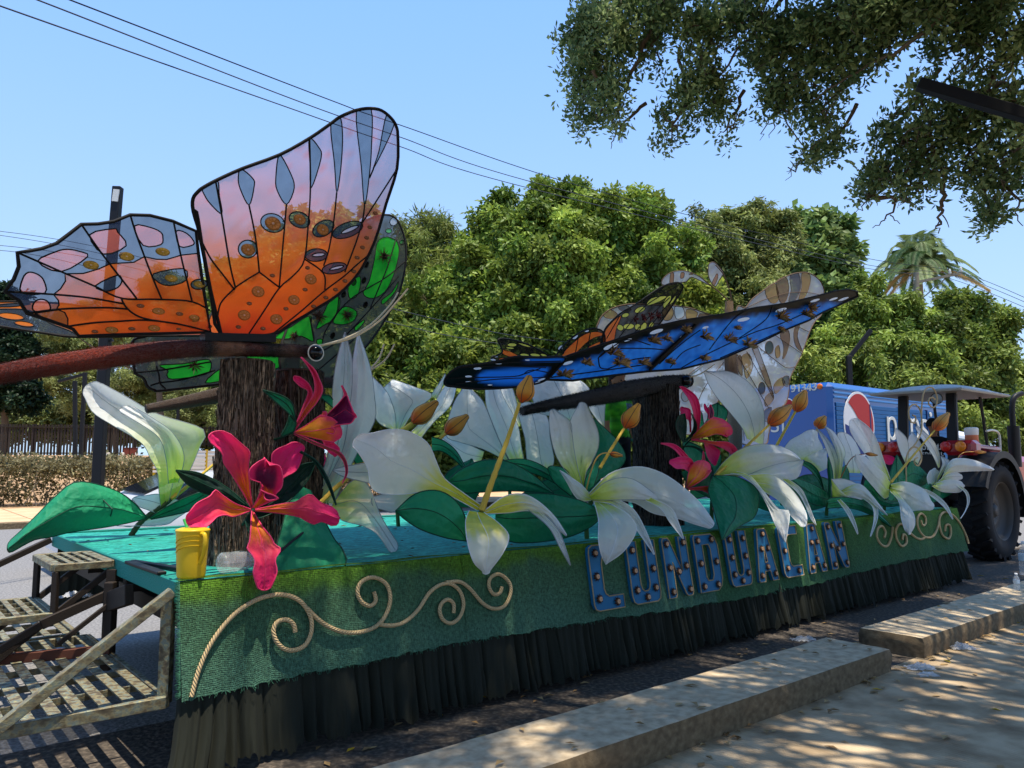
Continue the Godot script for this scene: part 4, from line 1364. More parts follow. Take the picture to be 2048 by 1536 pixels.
func build_lilies() -> void:
	kinds()
	var g := "giant white cloth lilies on the float"
	# the far tail corner
	crop(0, 740, 0.2246)
	var t := thing("cloth_lily", "drooping white lily at the tail corner with one long petal folded over like a hood", "cloth flower", base_at(1170, 1470, 2.95), g)
	petal(t, [1430, 1215, 1412, 1050, 1400, 900, 1335, 780, 1260, 650, 1000, 490, 830, 380, 765, 265], [1570, 1140, 1640, 1000, 1720, 830, 1775, 690, 1812, 530, 1400, 390, 1120, 235, 920, 128], [2.9, 2.75, 2.85], 0.22, "greenish")
	petal(t, [1500, 1010, 1480, 800, 1420, 610, 1250, 480, 1080, 385], [1590, 1000, 1640, 760, 1540, 560, 1380, 440, 1200, 330], [2.86, 2.62, 2.72], 0.06, "greenish", false)
	petal(t, [1380, 1270, 1300, 1240, 1235, 1215, 1195, 1170], [1640, 1180, 1500, 1130, 1400, 1105, 1290, 1120], [2.9, 2.9], 0.05, "pure")
	petal(t, [1330, 1320, 1240, 1370, 1160, 1395, 1090, 1388], [1660, 1265, 1560, 1330, 1500, 1370, 1380, 1390], [2.95, 2.9], 0.04, "pure", false)
	px_tube(t, "stem", [1165, 1478, 1240, 1370, 1330, 1290, 1450, 1210, 1520, 1150], [2.95, 2.9], 0.024, 0.02, M.matte, lin(70, 80, 52), true)
	stalk(t, [1520, 1150, 1640, 1060, 1780, 945, 1905, 838], [2.9, 2.95])
	petal(t, [1330, 1320, 1450, 1240, 1600, 1160, 1760, 1095], [1345, 1330, 1500, 1300, 1700, 1250, 1840, 1150], [2.9, 2.7], 0.04, "green")
	t = thing("cloth_leaf", "huge pointed green leaf hanging out over the tail corner of the float", "cloth leaf", base_at(1170, 1470, 2.9), "loose green cloth leaves on the float")
	petal(t, [1310, 1312, 1180, 1170, 1000, 1060, 690, 995, 500, 1120, 330, 1290, 200, 1420, 100, 1510], [1300, 1322, 1150, 1360, 950, 1398, 760, 1425, 600, 1450, 440, 1490, 300, 1515, 110, 1618], [2.85, 2.6, 2.55], -0.22, "bright")
	px_tube(t, "cross_rib", [1000, 1240, 900, 1140, 800, 1070, 695, 998], [2.5, 2.75], 0.006, 0.005, M.green_wire)
	px_tube(t, "cross_rib", [1000, 1240, 985, 1300, 950, 1395], [2.5, 2.8], 0.006, 0.005, M.green_wire)
	# tall lily behind the pink orchids
	crop(400, 640, 0.4102)
	t = thing("cloth_lily", "tallest white lily with two upright pointed petals behind the upper pink orchid", "cloth flower", base_at(600, 900, 0.95), g)
	petal(t, [540, 885, 610, 700, 648, 540, 645, 350, 670, 180, 705, 62], [610, 885, 690, 660, 728, 470, 748, 320, 742, 190, 709, 62], [0.95, 0.95], 0.10, "pure")
	petal(t, [555, 885, 690, 650, 725, 460, 742, 320, 745, 200, 768, 66], [650, 895, 765, 650, 852, 490, 850, 370, 830, 230, 774, 66], [0.94, 0.90], -0.10, "pure", false)
	petal(t, [640, 915, 690, 975, 780, 1000, 860, 1040, 920, 1125], [650, 890, 740, 785, 815, 800, 885, 960, 962, 1085], [0.85, 0.55, 0.45], 0.10, "greenish")
	petal(t, [850, 800, 740, 775, 690, 760, 655, 740], [850, 690, 760, 705, 700, 715, 652, 728], [0.6, 0.6], 0.03, "pure")
	petal(t, [1100, 835, 1020, 890, 950, 935, 872, 920], [1090, 830, 1000, 830, 920, 840, 855, 860], [0.5, 0.55], 0.03, "greenish", false)
	stalk(t, [590, 890, 660, 820, 740, 755, 815, 690], [0.75, 0.8], 0.018, 0.016)
	petal(t, [480, 830, 500, 760, 520, 690, 520, 620], [560, 900, 590, 780, 560, 700, 524, 615], [1.0, 1.0], 0.04, "bright")
	petal(t, [760, 700, 740, 650, 760, 560, 790, 520], [800, 690, 800, 640, 800, 580, 795, 520], [1.3, 1.3], 0.02, "green", false)
	down_stem(t, 600, 890, 0.93)
	t = thing("cloth_leaf", "sheer green leaf drooping over the burlap edge below the front orchid", "cloth leaf", base_at(500, 1180, 0.12), "loose green cloth leaves on the float")
	petal(t, [470, 800, 430, 900, 390, 1040, 365, 1130, 360, 1195], [540, 830, 590, 940, 650, 1060, 690, 1110, 715, 1165], [0.5, 0.30, 0.05], -0.10, "bright", false)
	px_tube(t, "stem", [380, 1140, 460, 1070, 560, 1000, 680, 965], [0.02, 0.45], 0.008, 0.008, M.black_metal)
	# the lily in the middle
	t = thing("cloth_lily", "large sunlit white lily with a tall straight bud stalk, front middle of the float", "cloth flower", base_at(1370, 1030, 0.16), g)
	petal(t, [1350, 928, 1200, 850, 1100, 838, 980, 850, 880, 845, 832, 812, 816, 720, 768, 640], [1378, 908, 1280, 840, 1190, 770, 1152, 690, 1110, 600, 1020, 545, 930, 533, 830, 555], [0.18, 0.18, 0.1], 0.14, "yellow")
	petal(t, [1312, 930, 1295, 985, 1306, 1090, 1335, 1180, 1375, 1222], [1386, 940, 1450, 985, 1505, 1050, 1480, 1130, 1415, 1220], [0.12, -0.24, -0.26], -0.06, "yellow")
	petal(t, [1388, 945, 1500, 940, 1600, 930, 1680, 955, 1740, 1015, 1783, 1052], [1384, 932, 1480, 862, 1570, 848, 1650, 885, 1730, 960, 1786, 1045], [0.14, -0.02, -0.2], -0.06, "yellow")
	petal(t, [1600, 925, 1700, 1010, 1755, 1110, 1803, 1194], [1640, 915, 1740, 1010, 1788, 1130, 1806, 1194], [-0.02, -0.22, -0.3], 0.02, "pure", false)
	stalk(t, [1372, 930, 1430, 770, 1500, 580, 1558, 405], [0.14, 0.16], 0.024, 0.013)
	bud(t, 1567, 402, 1608, 272, 98, 0.16)
	petal(t, [1302, 1078, 1200, 1062, 1080, 1022, 1000, 972, 957, 932], [1296, 1070, 1298, 980, 1250, 885, 1160, 832, 1050, 848, 957, 928], [0.10, 0.12, 0.18], -0.06, "bright")
	petal(t, [1205, 796, 1280, 842, 1380, 838, 1500, 832, 1620, 838, 1722, 846], [1205, 788, 1270, 730, 1380, 684, 1500, 690, 1620, 752, 1722, 842], [0.45, 0.38, 0.5], -0.10, "green")
	petal(t, [1440, 990, 1490, 1070, 1600, 1086, 1780, 1062, 1900, 1012, 1970, 946], [1440, 930, 1490, 870, 1600, 846, 1740, 852, 1870, 886, 1970, 942], [0.22, 0.12, 0.12], -0.09, "green")
	petal(t, [1440, 700, 1600, 740, 1720, 790, 1850, 880], [1450, 690, 1590, 680, 1720, 745, 1855, 876], [0.6, 0.55], -0.05, "bright")
	petal(t, [1130, 640, 1180, 640, 1240, 680, 1290, 730], [1130, 570, 1190, 590, 1250, 640, 1295, 722], [1.5, 1.4], -0.03, "bright")
	down_stem(t, 1372, 935, 0.16, 0.0, 0.1)
	# lily right of it
	crop(880, 740, 0.2051)
	t = thing("cloth_lily", "shaded lily with an upright heart shaped petal and a grey petal arching right", "cloth flower", base_at(1470, 1280, 0.2), g)
	petal(t, [1385, 1150, 1290, 1060, 1160, 890, 1095, 720, 1065, 520, 1070, 425], [1396, 1150, 1345, 960, 1312, 800, 1290, 640, 1270, 502, 1140, 402], [0.35, 0.42, 0.36], 0.05, "greenish", false)
	petal(t, [1394, 1150, 1345, 960, 1312, 800, 1290, 640, 1270, 502, 1345, 350], [1406, 1150, 1425, 1000, 1485, 890, 1545, 740, 1535, 580, 1440, 368], [0.35, 0.42, 0.36], 0.05, "greenish", false)
	petal(t, [1480, 1272, 1380, 1275, 1310, 1220, 1230, 1080, 1170, 985], [1492, 1250, 1390, 1130, 1310, 1070, 1240, 1020, 1172, 980], [0.2, 0.16, 0.2], -0.05, "white")
	crop(0, 0, 1)
	petal(t, [1186, 1003, 1230, 1000, 1270, 1006, 1305, 1026, 1352, 1036, 1388, 1048, 1412, 1055], [1177, 988, 1215, 950, 1252, 936, 1292, 935, 1340, 955, 1395, 1000, 1425, 1040], [0.18, 0.06, -0.22], -0.08, "white")
	petal(t, [1182, 1000, 1220, 1000, 1270, 999, 1312, 1002], [1180, 990, 1215, 962, 1262, 957, 1312, 990], [0.12, 0.0, 0.02], -0.05, "greenish", false)
	petal(t, [1188, 1003, 1197, 1040, 1197, 1080, 1203, 1110, 1211, 1127], [1200, 1003, 1240, 1018, 1266, 1040, 1272, 1064, 1248, 1102, 1215, 1126], [0.16, -0.2, -0.22], -0.05, "white")
	petal(t, [1188, 1003, 1225, 1009, 1255, 1036, 1282, 1072, 1307, 1108], [1192, 996, 1232, 998, 1268, 1020, 1292, 1062, 1309, 1108], [0.15, -0.1, -0.28], 0.02, "white", false)
	petal(t, [1290, 1000, 1322, 1018, 1340, 1045, 1365, 1077], [1300, 994, 1342, 1016, 1358, 1048, 1367, 1076], [0.0, -0.15, -0.25], 0.02, "white", false)
	crop(880, 740, 0.2051)
	petal(t, [1410, 1175, 1420, 1010, 1490, 900, 1530, 700, 1500, 480], [1450, 1190, 1550, 1070, 1720, 980, 1812, 860, 1740, 700, 1600, 560, 1508, 478], [0.45, 0.55, 0.6], -0.08, "green", false)
	petal(t, [1400, 1175, 1420, 1060, 1470, 980, 1520, 900], [1500, 1130, 1530, 1040, 1550, 960, 1550, 880], [0.32, 0.4], -0.03, "bright", false)
	petal(t, [1280, 1230, 1150, 1130, 1090, 1060, 1060, 985], [1300, 1120, 1260, 1010, 1190, 950, 1110, 942], [0.4, 0.42], -0.05, "bright", false)
	stalk(t, [1560, 955, 1640, 820, 1720, 690, 1795, 570], [0.32, 0.36], 0.014, 0.012)
	bud(t, 1800, 565, 1940, 335, 185, 0.36)
	px_tube(t, "curved_stalk", [1425, 1172, 1470, 1000, 1520, 870, 1580, 815, 1665, 808], [0.28, 0.25], 0.007, 0.005, M.matte, lin(196, 158, 84))
	bud(t, 1655, 815, 1780, 838, 62, 0.25)
	down_stem(t, 1480, 1262, 0.2, 0.0, 0.06)
	# the back row
	crop(640, 640, 0.1693)
	t = thing("cloth_lily", "white lily of the back row with a broad wavy petal and a thin upright sliver", "cloth flower", base_at(900, 1400, 2.2), g)
	petal(t, [860, 1300, 700, 1220, 640, 1100, 620, 900, 590, 640], [905, 1300, 890, 1120, 840, 950, 800, 862, 752, 800], [2.2, 2.15], 0.08, "pure", false, false)
	petal(t, [900, 1300, 889, 1120, 839, 950, 799, 862, 752, 800], [965, 1310, 1040, 1180, 1140, 1050, 1325, 890, 1120, 792, 855, 703], [2.2, 2.05, 2.15], -0.14, "pure", true, false)
	petal(t, [1300, 900, 1400, 760, 1474, 640], [1370, 930, 1440, 800, 1480, 662], [2.2, 2.0], 0.03, "pure", false)
	petal(t, [1080, 1320, 1200, 1200, 1330, 1050, 1400, 900, 1470, 790], [1190, 1400, 1350, 1200, 1500, 1060, 1570, 950, 1615, 785], [2.3, 2.4], 0.08, "pure")
	stalk(t, [960, 1320, 1040, 1265, 1110, 1205], [1.9, 1.7], 0.03, 0.02)
	bud(t, 1085, 1215, 1385, 965, 235, 1.7)
	down_stem(t, 900, 1300, 2.2, 0.1, 0.1)
	t = thing("lily_bud", "dull gold bud on a slanting stalk between two white lilies of the back row", "flower bud", base_at(1250, 1560, 1.6), "single buds on stalks")
	stalk(t, [1180, 1600, 1330, 1480, 1500, 1330], [1.7, 1.7], 0.018, 0.014)
	bud(t, 1480, 1345, 1745, 1130, 215, 1.7)
	px_tube(t, "stem", [1180, 1600, 1130, 1750, 1120, 1950], [1.7, 1.7], 0.018, 0.018, M.matte, lin(120, 104, 60))
	crop(880, 740, 0.2051)
	t = thing("cloth_lily", "wide open white lily of the back row left of the shirted person", "cloth flower", base_at(700, 1100, 2.3), g)
	petal(t, [640, 880, 430, 775, 200, 705, 60, 645, 90, 450, 150, 290, 215, 192], [664, 880, 592, 720, 535, 590, 490, 470, 450, 372, 400, 280, 310, 196], [2.3, 2.1, 2.2], 0.10, "pure")
	petal(t, [430, 795, 250, 715, 60, 640], [395, 908, 210, 895, 40, 722], [2.3, 2.2], 0.06, "pure")
	petal(t, [680, 880, 605, 740, 545, 600, 490, 465, 448, 330, 440, 150], [818, 870, 792, 740, 765, 560, 705, 420, 625, 280, 575, 150], [2.3, 2.2], -0.10, "pure")
	petal(t, [765, 560, 700, 420, 625, 290, 570, 150], [790, 520, 765, 410, 740, 290, 700, 150], [2.4, 2.4], 0.05, "pure", false)
	down_stem(t, 690, 880, 2.3, 0.1, 0.1)
	t = thing("cloth_lily", "white lily of the back row below the blue butterfly's black tail", "cloth flower", base_at(1000, 1200, 2.0), g)
	petal(t, [950, 982, 855, 900, 832, 690, 795, 545, 760, 425], [1070, 970, 1112, 880, 1072, 650, 1062, 510, 1032, 430], [2.0, 1.95], 0.08, "pure")
	petal(t, [1270, 500, 1060, 445, 960, 410, 900, 270, 900, 150], [1275, 500, 1400, 400, 1480, 280, 1440, 160, 1330, 80], [2.0, 1.8, 1.9], -0.1, "pure")
	petal(t, [1590, 560, 1490, 430, 1450, 350, 1480, 265], [1602, 560, 1606, 420, 1613, 260, 1555, 245], [2.0, 1.95], 0.05, "pure")
	down_stem(t, 1010, 970, 2.0, 0.1, 0.1)
	# right of the blue butterfly's post
	crop(1300, 740, 0.2083)
	t = thing("cloth_lily", "lily with one broad upright petal and greenish side petals right of the dark post", "cloth flower", base_at(720, 1050, 0.4), g)
	petal(t, [930, 660, 880, 550, 760, 400, 640, 260, 560, 130, 524, 34], [1085, 720, 1100, 520, 1080, 340, 980, 150, 830, 40, 700, 8, 612, 22], [0.55, 0.6, 0.5], 0.14, "pure")
	petal(t, [610, 1010, 720, 870, 860, 765, 1040, 712, 1240, 730, 1380, 790, 1452, 862], [640, 1022, 800, 1012, 940, 1004, 1100, 940, 1300, 885, 1380, 872, 1455, 866], [0.35, 0.25, 0.15], -0.08, "greenish", false)
	petal(t, [640, 1020, 800, 1011, 940, 1004, 1100, 940, 1300, 885, 1455, 866], [660, 1030, 900, 1020, 1100, 1030, 1280, 1062, 1420, 1032, 1465, 900], [0.35, 0.25, 0.15], -0.06, "greenish", false)
	petal(t, [700, 1012, 830, 1000, 940, 1055, 1040, 1150, 1130, 1310, 1200, 1480, 1290, 1640], [830, 975, 960, 1015, 1080, 1150, 1230, 1330, 1330, 1350, 1332, 1480, 1300, 1650], [0.28, -0.05, -0.3], -0.05, "white")
	petal(t, [1060, 1150, 1230, 1250, 1335, 1380, 1430, 1482], [950, 1008, 1150, 1000, 1290, 1080, 1420, 1222, 1500, 1380, 1505, 1460], [0.22, 0.05, -0.25], -0.06, "white")
	petal(t, [1250, 1035, 1400, 1160, 1480, 1280, 1540, 1420, 1590, 1487], [1290, 1025, 1450, 1140, 1522, 1290, 1572, 1420, 1596, 1485], [0.2, 0.1, -0.1], 0.02, "white", false)
	stalk(t, [635, 1010, 800, 850, 960, 700, 1150, 520], [0.3, 0.38], 0.017, 0.012)
	bud(t, 1140, 525, 1350, 345, 165, 0.38)
	petal(t, [600, 1022, 560, 1150, 600, 1300, 640, 1450, 690, 1620], [620, 1015, 850, 1030, 1038, 1165, 1010, 1400, 860, 1500, 700, 1630], [0.28, 0.02, -0.16], -0.07, "green")
	petal(t, [300, 980, 330, 1050, 400, 1130, 520, 1200], [480, 900, 560, 980, 620, 1040, 640, 1120], [0.5, 0.5], -0.03, "green", false)
	down_stem(t, 650, 1015, 0.33)
	t = thing("lily_bud", "gold bud on a long slanting stalk in front of the blue truck's tail", "flower bud", base_at(1210, 740, 0.9), "single buds on stalks")
	stalk(t, [1205, 745, 1290, 590, 1400, 392], [0.9, 0.9], 0.018, 0.014)
	bud(t, 1396, 402, 1492, 200, 150, 0.9)
	px_tube(t, "stem", [1205, 745, 1150, 900, 1130, 1300], [0.9, 0.9], 0.018, 0.018, M.matte, lin(120, 104, 60))
	# towards the head of the float
	crop(1580, 760, 0.2344)
	t = thing("cloth_lily", "lily with a narrow upright pair of petals below the small orange bud", "cloth flower", base_at(370, 1080, 0.3), g)
	petal(t, [60, 845, -20, 760, -60, 620, 0, 515, 90, 472], [100, 660, 140, 645, 200, 625, 280, 592, 230, 478], [0.9, 0.85], -0.06, "greenish", false)
	petal(t, [95, 662, 150, 645, 210, 622, 285, 592], [240, 785, 300, 760, 322, 730, 310, 640], [0.9, 0.85], -0.05, "white", false)
	petal(t, [365, 960, 370, 800, 330, 650, 280, 520, 218, 398], [388, 940, 420, 760, 392, 620, 335, 520, 245, 425], [0.3, 0.32], 0.05, "greenish")
	petal(t, [380, 940, 414, 780, 402, 640, 340, 480, 298, 398], [422, 900, 452, 700, 472, 620, 430, 520, 370, 440, 303, 396], [0.3, 0.28], -0.05, "greenish", false)
	petal(t, [480, 790, 470, 720, 440, 600, 405, 495], [600, 795, 605, 700, 600, 620, 560, 530], [0.9, 0.9], -0.05, "pure")
	petal(t, [362, 1000, 420, 985, 500, 1010, 582, 1040], [358, 990, 352, 920, 365, 870, 350, 845], [0.28, 0.25], -0.04, "greenish", false)
	petal(t, [370, 1005, 420, 1000, 500, 1015, 582, 1038], [352, 846, 420, 930, 500, 990, 582, 1036], [0.25, 0.15], -0.04, "greenish", false)
	petal(t, [400, 1000, 520, 988, 640, 1020, 730, 1085, 828, 1155], [438, 940, 540, 890, 615, 898, 700, 985, 830, 1152], [0.24, 0.05, -0.1], -0.05, "white")
	petal(t, [630, 1015, 705, 1085, 715, 1200, 684, 1334], [680, 1035, 745, 1090, 742, 1200, 690, 1334], [0.05, -0.12, -0.22], 0.02, "white", false)
	petal(t, [405, 1025, 480, 1130, 540, 1240, 574, 1314], [430, 1018, 512, 1110, 562, 1230, 580, 1308], [0.05, -0.1, -0.18], 0.02, "white", false)
	px_tube(t, "curved_stalk", [408, 892, 450, 800, 500, 700, 560, 645, 655, 630], [0.3, 0.2], 0.006, 0.005, M.matte, lin(150, 96, 60))
	bud(t, 645, 628, 746, 642, 34, 0.2)
	petal(t, [280, 930, 240, 850, 160, 760, 85, 715], [290, 940, 260, 820, 230, 760, 180, 712], [0.4, 0.35], 0.03, "green")
	petal(t, [330, 1080, 200, 1060, 90, 980, 0, 860], [320, 960, 220, 900, 100, 850, 0, 830], [0.4, 0.35], -0.04, "green")
	petal(t, [310, 1090, 330, 900, 320, 760, 325, 660], [365, 1000, 372, 870, 360, 760, 328, 660], [0.45, 0.45], -0.03, "green", false)
	petal(t, [400, 920, 410, 860, 420, 780, 470, 730], [510, 920, 505, 850, 500, 780, 475, 730], [0.5, 0.5], -0.03, "green", false)
	petal(t, [320, 1095, 480, 1090, 640, 1130, 860, 1255], [330, 1010, 480, 1000, 680, 1060, 865, 1250], [0.2, 0.08, -0.1], -0.04, "green")
	down_stem(t, 370, 1000, 0.28)
	t = thing("lily_bud", "small orange bud just above the narrow pair of white petals", "flower bud", base_at(230, 470, 1.0), "single buds on stalks")
	stalk(t, [205, 470, 235, 420], [1.0, 1.0], 0.02, 0.016)
	bud(t, 228, 408, 300, 312, 108, 0.95)
	px_tube(t, "stem", [205, 470, 200, 700, 195, 1100], [1.0, 1.0], 0.016, 0.016, M.matte, lin(120, 104, 60))
	t = thing("cloth_lily", "lily with four long rounded petals and a bud stalk crossing the tractor", "cloth flower", base_at(860, 1060, 0.3), g)
	petal(t, [832, 835, 700, 705, 592, 565, 520, 450, 508, 395], [862, 862, 805, 700, 745, 525, 690, 422, 610, 352], [0.32, 0.3, 0.2], 0.06, "white")
	petal(t, [842, 990, 800, 1008, 700, 900, 600, 775, 552, 690, 555, 655], [858, 880, 805, 800, 700, 705, 640, 655, 590, 640], [0.3, 0.2, 0.15], -0.05, "white")
	petal(t, [850, 945, 945, 1040, 1050, 1120, 1140, 1136, 1190, 1110], [862, 890, 980, 868, 1090, 902, 1165, 955, 1206, 1040], [0.28, 0.12, -0.02], -0.07, "white")
	petal(t, [850, 945, 930, 1040, 950, 1180, 980, 1280, 1005, 1308], [905, 950, 975, 1030, 1050, 1130, 1066, 1230, 1030, 1305], [0.25, -0.12, -0.24], -0.05, "white")
	petal(t, [870, 950, 1000, 952, 1130, 952, 1230, 1012, 1320, 1092, 1384, 1186], [870, 922, 1000, 925, 1150, 932, 1262, 990, 1342, 1070, 1391, 1182], [0.25, 0.1, -0.16], 0.03, "white", false)
	petal(t, [980, 700, 935, 600, 905, 490, 902, 420], [1012, 690, 1012, 560, 985, 480, 912, 414], [0.9, 0.9], 0.04, "pure", false)
	petal(t, [1000, 690, 1004, 560, 1012, 490, 1035, 452], [1090, 720, 1126, 620, 1118, 540, 1050, 448], [0.95, 0.95], 0.04, "pure", false)
	petal(t, [1265, 752, 1220, 650, 1150, 545, 1075, 420], [1278, 742, 1278, 640, 1225, 520, 1095, 394], [0.85, 0.8], 0.06, "pure")
	stalk(t, [862, 872, 980, 730, 1110, 575, 1240, 424], [0.28, 0.4], 0.016, 0.011)
	bud(t, 1232, 428, 1352, 285, 112, 0.4)
	petal(t, [830, 1070, 840, 950, 850, 800, 910, 640], [980, 900, 1000, 800, 960, 720, 915, 640], [0.6, 0.65], -0.04, "green")
	petal(t, [960, 900, 1060, 905, 1150, 890, 1185, 830], [980, 790, 1040, 690, 1120, 750, 1182, 815], [0.6, 0.6], -0.05, "green")
	petal(t, [700, 1000, 760, 1060, 860, 1080, 960, 1060], [700, 900, 760, 980, 850, 1030, 950, 1040], [0.4, 0.35], -0.03, "green")
	down_stem(t, 860, 900, 0.28)
	t = thing("cloth_lily", "last white lily, at the head of the float against the tractor's big wheel", "cloth flower", base_at(1230, 1010, 0.35), g)
	petal(t, [1238, 880, 1268, 800, 1298, 720, 1286, 656], [1262, 860, 1335, 740, 1362, 690, 1300, 655], [0.45, 0.45], 0.04, "greenish")
	petal(t, [1262, 868, 1350, 802, 1480, 782, 1610, 776, 1725, 772], [1290, 850, 1365, 695, 1450, 668, 1570, 684, 1680, 726, 1738, 758], [0.4, 0.3, 0.2], -0.07, "white")
	petal(t, [1240, 882, 1330, 856, 1400, 862, 1455, 848], [1275, 855, 1350, 802, 1420, 786, 1448, 800], [0.4, 0.35], -0.03, "greenish")
	petal(t, [1210, 905, 1290, 950, 1380, 960, 1450, 955, 1482, 915], [1245, 882, 1350, 850, 1450, 862, 1478, 892], [0.38, 0.25], -0.04, "white")
	petal(t, [1390, 882, 1488, 955, 1512, 1040, 1492, 1120, 1453, 1182], [1405, 875, 1510, 948, 1532, 1030, 1502, 1110, 1457, 1182], [0.3, 0.15, 0.05], 0.02, "white", false)
	petal(t, [1225, 895, 1188, 900, 1168, 835, 1190, 780, 1215, 765], [1248, 880, 1272, 820, 1268, 780, 1245, 764], [0.45, 0.5], 0.04, "white")
	px_tube(t, "curved_stalk", [1432, 668, 1455, 635, 1500, 615, 1580, 612], [0.4, 0.35], 0.007, 0.005, M.matte, lin(196, 150, 84))
	bud(t, 1570, 612, 1672, 618, 36, 0.35)
	petal(t, [1190, 1000, 1140, 960, 1140, 920, 1190, 890], [1290, 980, 1280, 930, 1240, 905, 1200, 890], [0.45, 0.45], -0.03, "green", false)
	down_stem(t, 1235, 890, 0.38)
	# rope scroll standing among the flowers
	t = thing("rope_scroll_stand", "tan rope scroll standing upright among the flowers before the tractor", "ornament", base_at(990, 900, 0.5))
	px_tube(t, "rope", [992, 900, 990, 780, 990, 680, 1012, 610, 1045, 572, 1090, 580, 1120, 630, 1118, 690, 1092, 735, 1062, 712, 1066, 672, 1088, 662], [0.5, 0.5], 0.011, 0.011, M.rope)
	px_tube(t, "rope", [1012, 610, 1080, 530, 1122, 430, 1120, 300, 1098, 232, 1055, 206, 1018, 240, 1015, 310, 1035, 362, 1062, 368, 1075, 330, 1062, 296, 1045, 300], [0.5, 0.5], 0.011, 0.011, M.rope)
	px_tube(t, "rope", [1121, 310, 1126, 200, 1140, 110, 1170, 66, 1215, 66, 1245, 110, 1256, 160, 1248, 215, 1215, 236, 1184, 205, 1182, 165, 1210, 145, 1238, 165], [0.5, 0.5], 0.011, 0.011, M.rope)

func build_orchids() -> void:
	var g := "pink cloth orchids on the float"
	crop(360, 840, 0.2278)
	var t := thing("cloth_orchid", "large pink and orange orchid with a purple lip in front of the left post", "cloth flower", base_at(635, 785, 0.25), g)
	petal(t, [628, 775, 560, 650, 450, 470, 385, 375, 368, 290, 270, 197], [638, 775, 614, 600, 600, 400, 612, 285, 545, 215, 445, 126], [0.24, 0.18, 0.12], 0.05, "pink")
	petal(t, [618, 795, 475, 848, 400, 834, 330, 848, 280, 895, 220, 940, 140, 935], [620, 783, 480, 732, 370, 660, 310, 615, 262, 670, 150, 730, 92, 800], [0.2, 0.1, 0.02], 0.05, "pink")
	petal(t, [660, 796, 900, 822, 1050, 852, 1110, 886, 1180, 914, 1240, 890, 1325, 925], [660, 784, 900, 735, 1020, 718, 1080, 678, 1150, 655, 1230, 722, 1330, 760], [0.2, 0.1, 0.08], -0.05, "pink")
	petal(t, [630, 800, 615, 1050, 590, 1120, 640, 1190, 660, 1245, 645, 1340, 665, 1425], [650, 815, 720, 930, 800, 1030, 830, 1092, 884, 1135, 836, 1225, 852, 1330, 820, 1425], [0.2, -0.08, -0.15], 0.06, "pink")
	petal(t, [648, 772, 730, 580, 800, 420, 806, 310, 850, 258, 930, 224], [658, 778, 800, 620, 905, 512, 1010, 452, 1050, 385, 1080, 292], [0.28, 0.32, 0.3], 0.04, "hot")
	petal(t, [640, 768, 700, 650, 714, 560, 660, 535, 612, 510, 618, 430, 690, 365, 745, 342], [664, 775, 780, 720, 860, 690, 836, 655, 892, 590, 900, 490, 870, 400, 790, 400], [0.18, 0.02, 0.02], 0.13, "lip", false)
	petal(t, [740, 640, 745, 690, 790, 706, 860, 690], [700, 610, 760, 640, 820, 660, 862, 686], [0.05, 0.0], 0.02, "magenta", false)
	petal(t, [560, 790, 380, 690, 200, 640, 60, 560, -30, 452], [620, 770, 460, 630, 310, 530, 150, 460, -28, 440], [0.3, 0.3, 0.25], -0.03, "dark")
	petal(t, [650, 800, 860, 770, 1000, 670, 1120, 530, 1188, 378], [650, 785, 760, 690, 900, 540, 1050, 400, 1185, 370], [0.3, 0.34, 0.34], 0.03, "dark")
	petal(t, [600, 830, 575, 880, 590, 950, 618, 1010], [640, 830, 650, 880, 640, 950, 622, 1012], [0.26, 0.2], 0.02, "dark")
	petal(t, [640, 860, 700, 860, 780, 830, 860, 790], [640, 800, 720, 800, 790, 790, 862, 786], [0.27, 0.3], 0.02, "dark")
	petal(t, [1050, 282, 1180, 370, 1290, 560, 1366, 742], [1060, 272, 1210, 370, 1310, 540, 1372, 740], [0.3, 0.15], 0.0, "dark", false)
	px_tube(t, "stem", [640, 785, 590, 860, 550, 920], [0.22, 0.36], 0.008, 0.008, M.green_wire)
	crop(500, 690, 0.15625)
	t = thing("cloth_orchid", "upper pink orchid seen from the side, leaning out from the left post", "cloth flower", base_at(555, 1115, 0.35), g)
	petal(t, [552, 1092, 680, 850, 800, 660, 832, 550, 812, 410, 740, 270, 655, 162], [572, 1092, 740, 870, 850, 742, 922, 610, 925, 530, 882, 430, 830, 320, 660, 158], [0.38, 0.3, 0.3], 0.04, "pink")
	petal(t, [558, 1090, 690, 760, 745, 592, 650, 535, 580, 470], [575, 1095, 765, 770, 800, 640, 752, 500, 640, 412, 588, 400], [0.42, 0.46, 0.46], 0.04, "pink", false)
	petal(t, [566, 1120, 720, 1030, 830, 950, 900, 900], [574, 1132, 740, 1170, 880, 1205, 1070, 1245], [0.36, 0.26, 0.22], -0.10, "cone")
	petal(t, [895, 930, 905, 1030, 960, 1110, 1040, 1135], [930, 860, 980, 860, 985, 960, 1065, 1070], [0.26, 0.16], 0.03, "hot", false)
	petal(t, [980, 1010, 1040, 1030, 1190, 1015, 1290, 1000, 1342, 930], [985, 890, 1120, 760, 1230, 640, 1270, 720, 1330, 870], [0.26, 0.1, 0.02], 0.14, "magenta")
	petal(t, [1150, 740, 1200, 650, 1200, 600, 1172, 530], [1240, 720, 1240, 640, 1225, 600, 1184, 525], [0.16, 0.14], 0.0, "hot", false)
	petal(t, [925, 1205, 960, 1290, 1010, 1370, 1070, 1412], [960, 1180, 1080, 1260, 1145, 1330, 1120, 1380], [0.3, 0.28], 0.03, "hot", false)
	petal(t, [1020, 1120, 1040, 1180, 1080, 1170, 1104, 1168], [1060, 1060, 1090, 1090, 1102, 1130, 1106, 1164], [0.24, 0.22], 0.0, "hot", false)
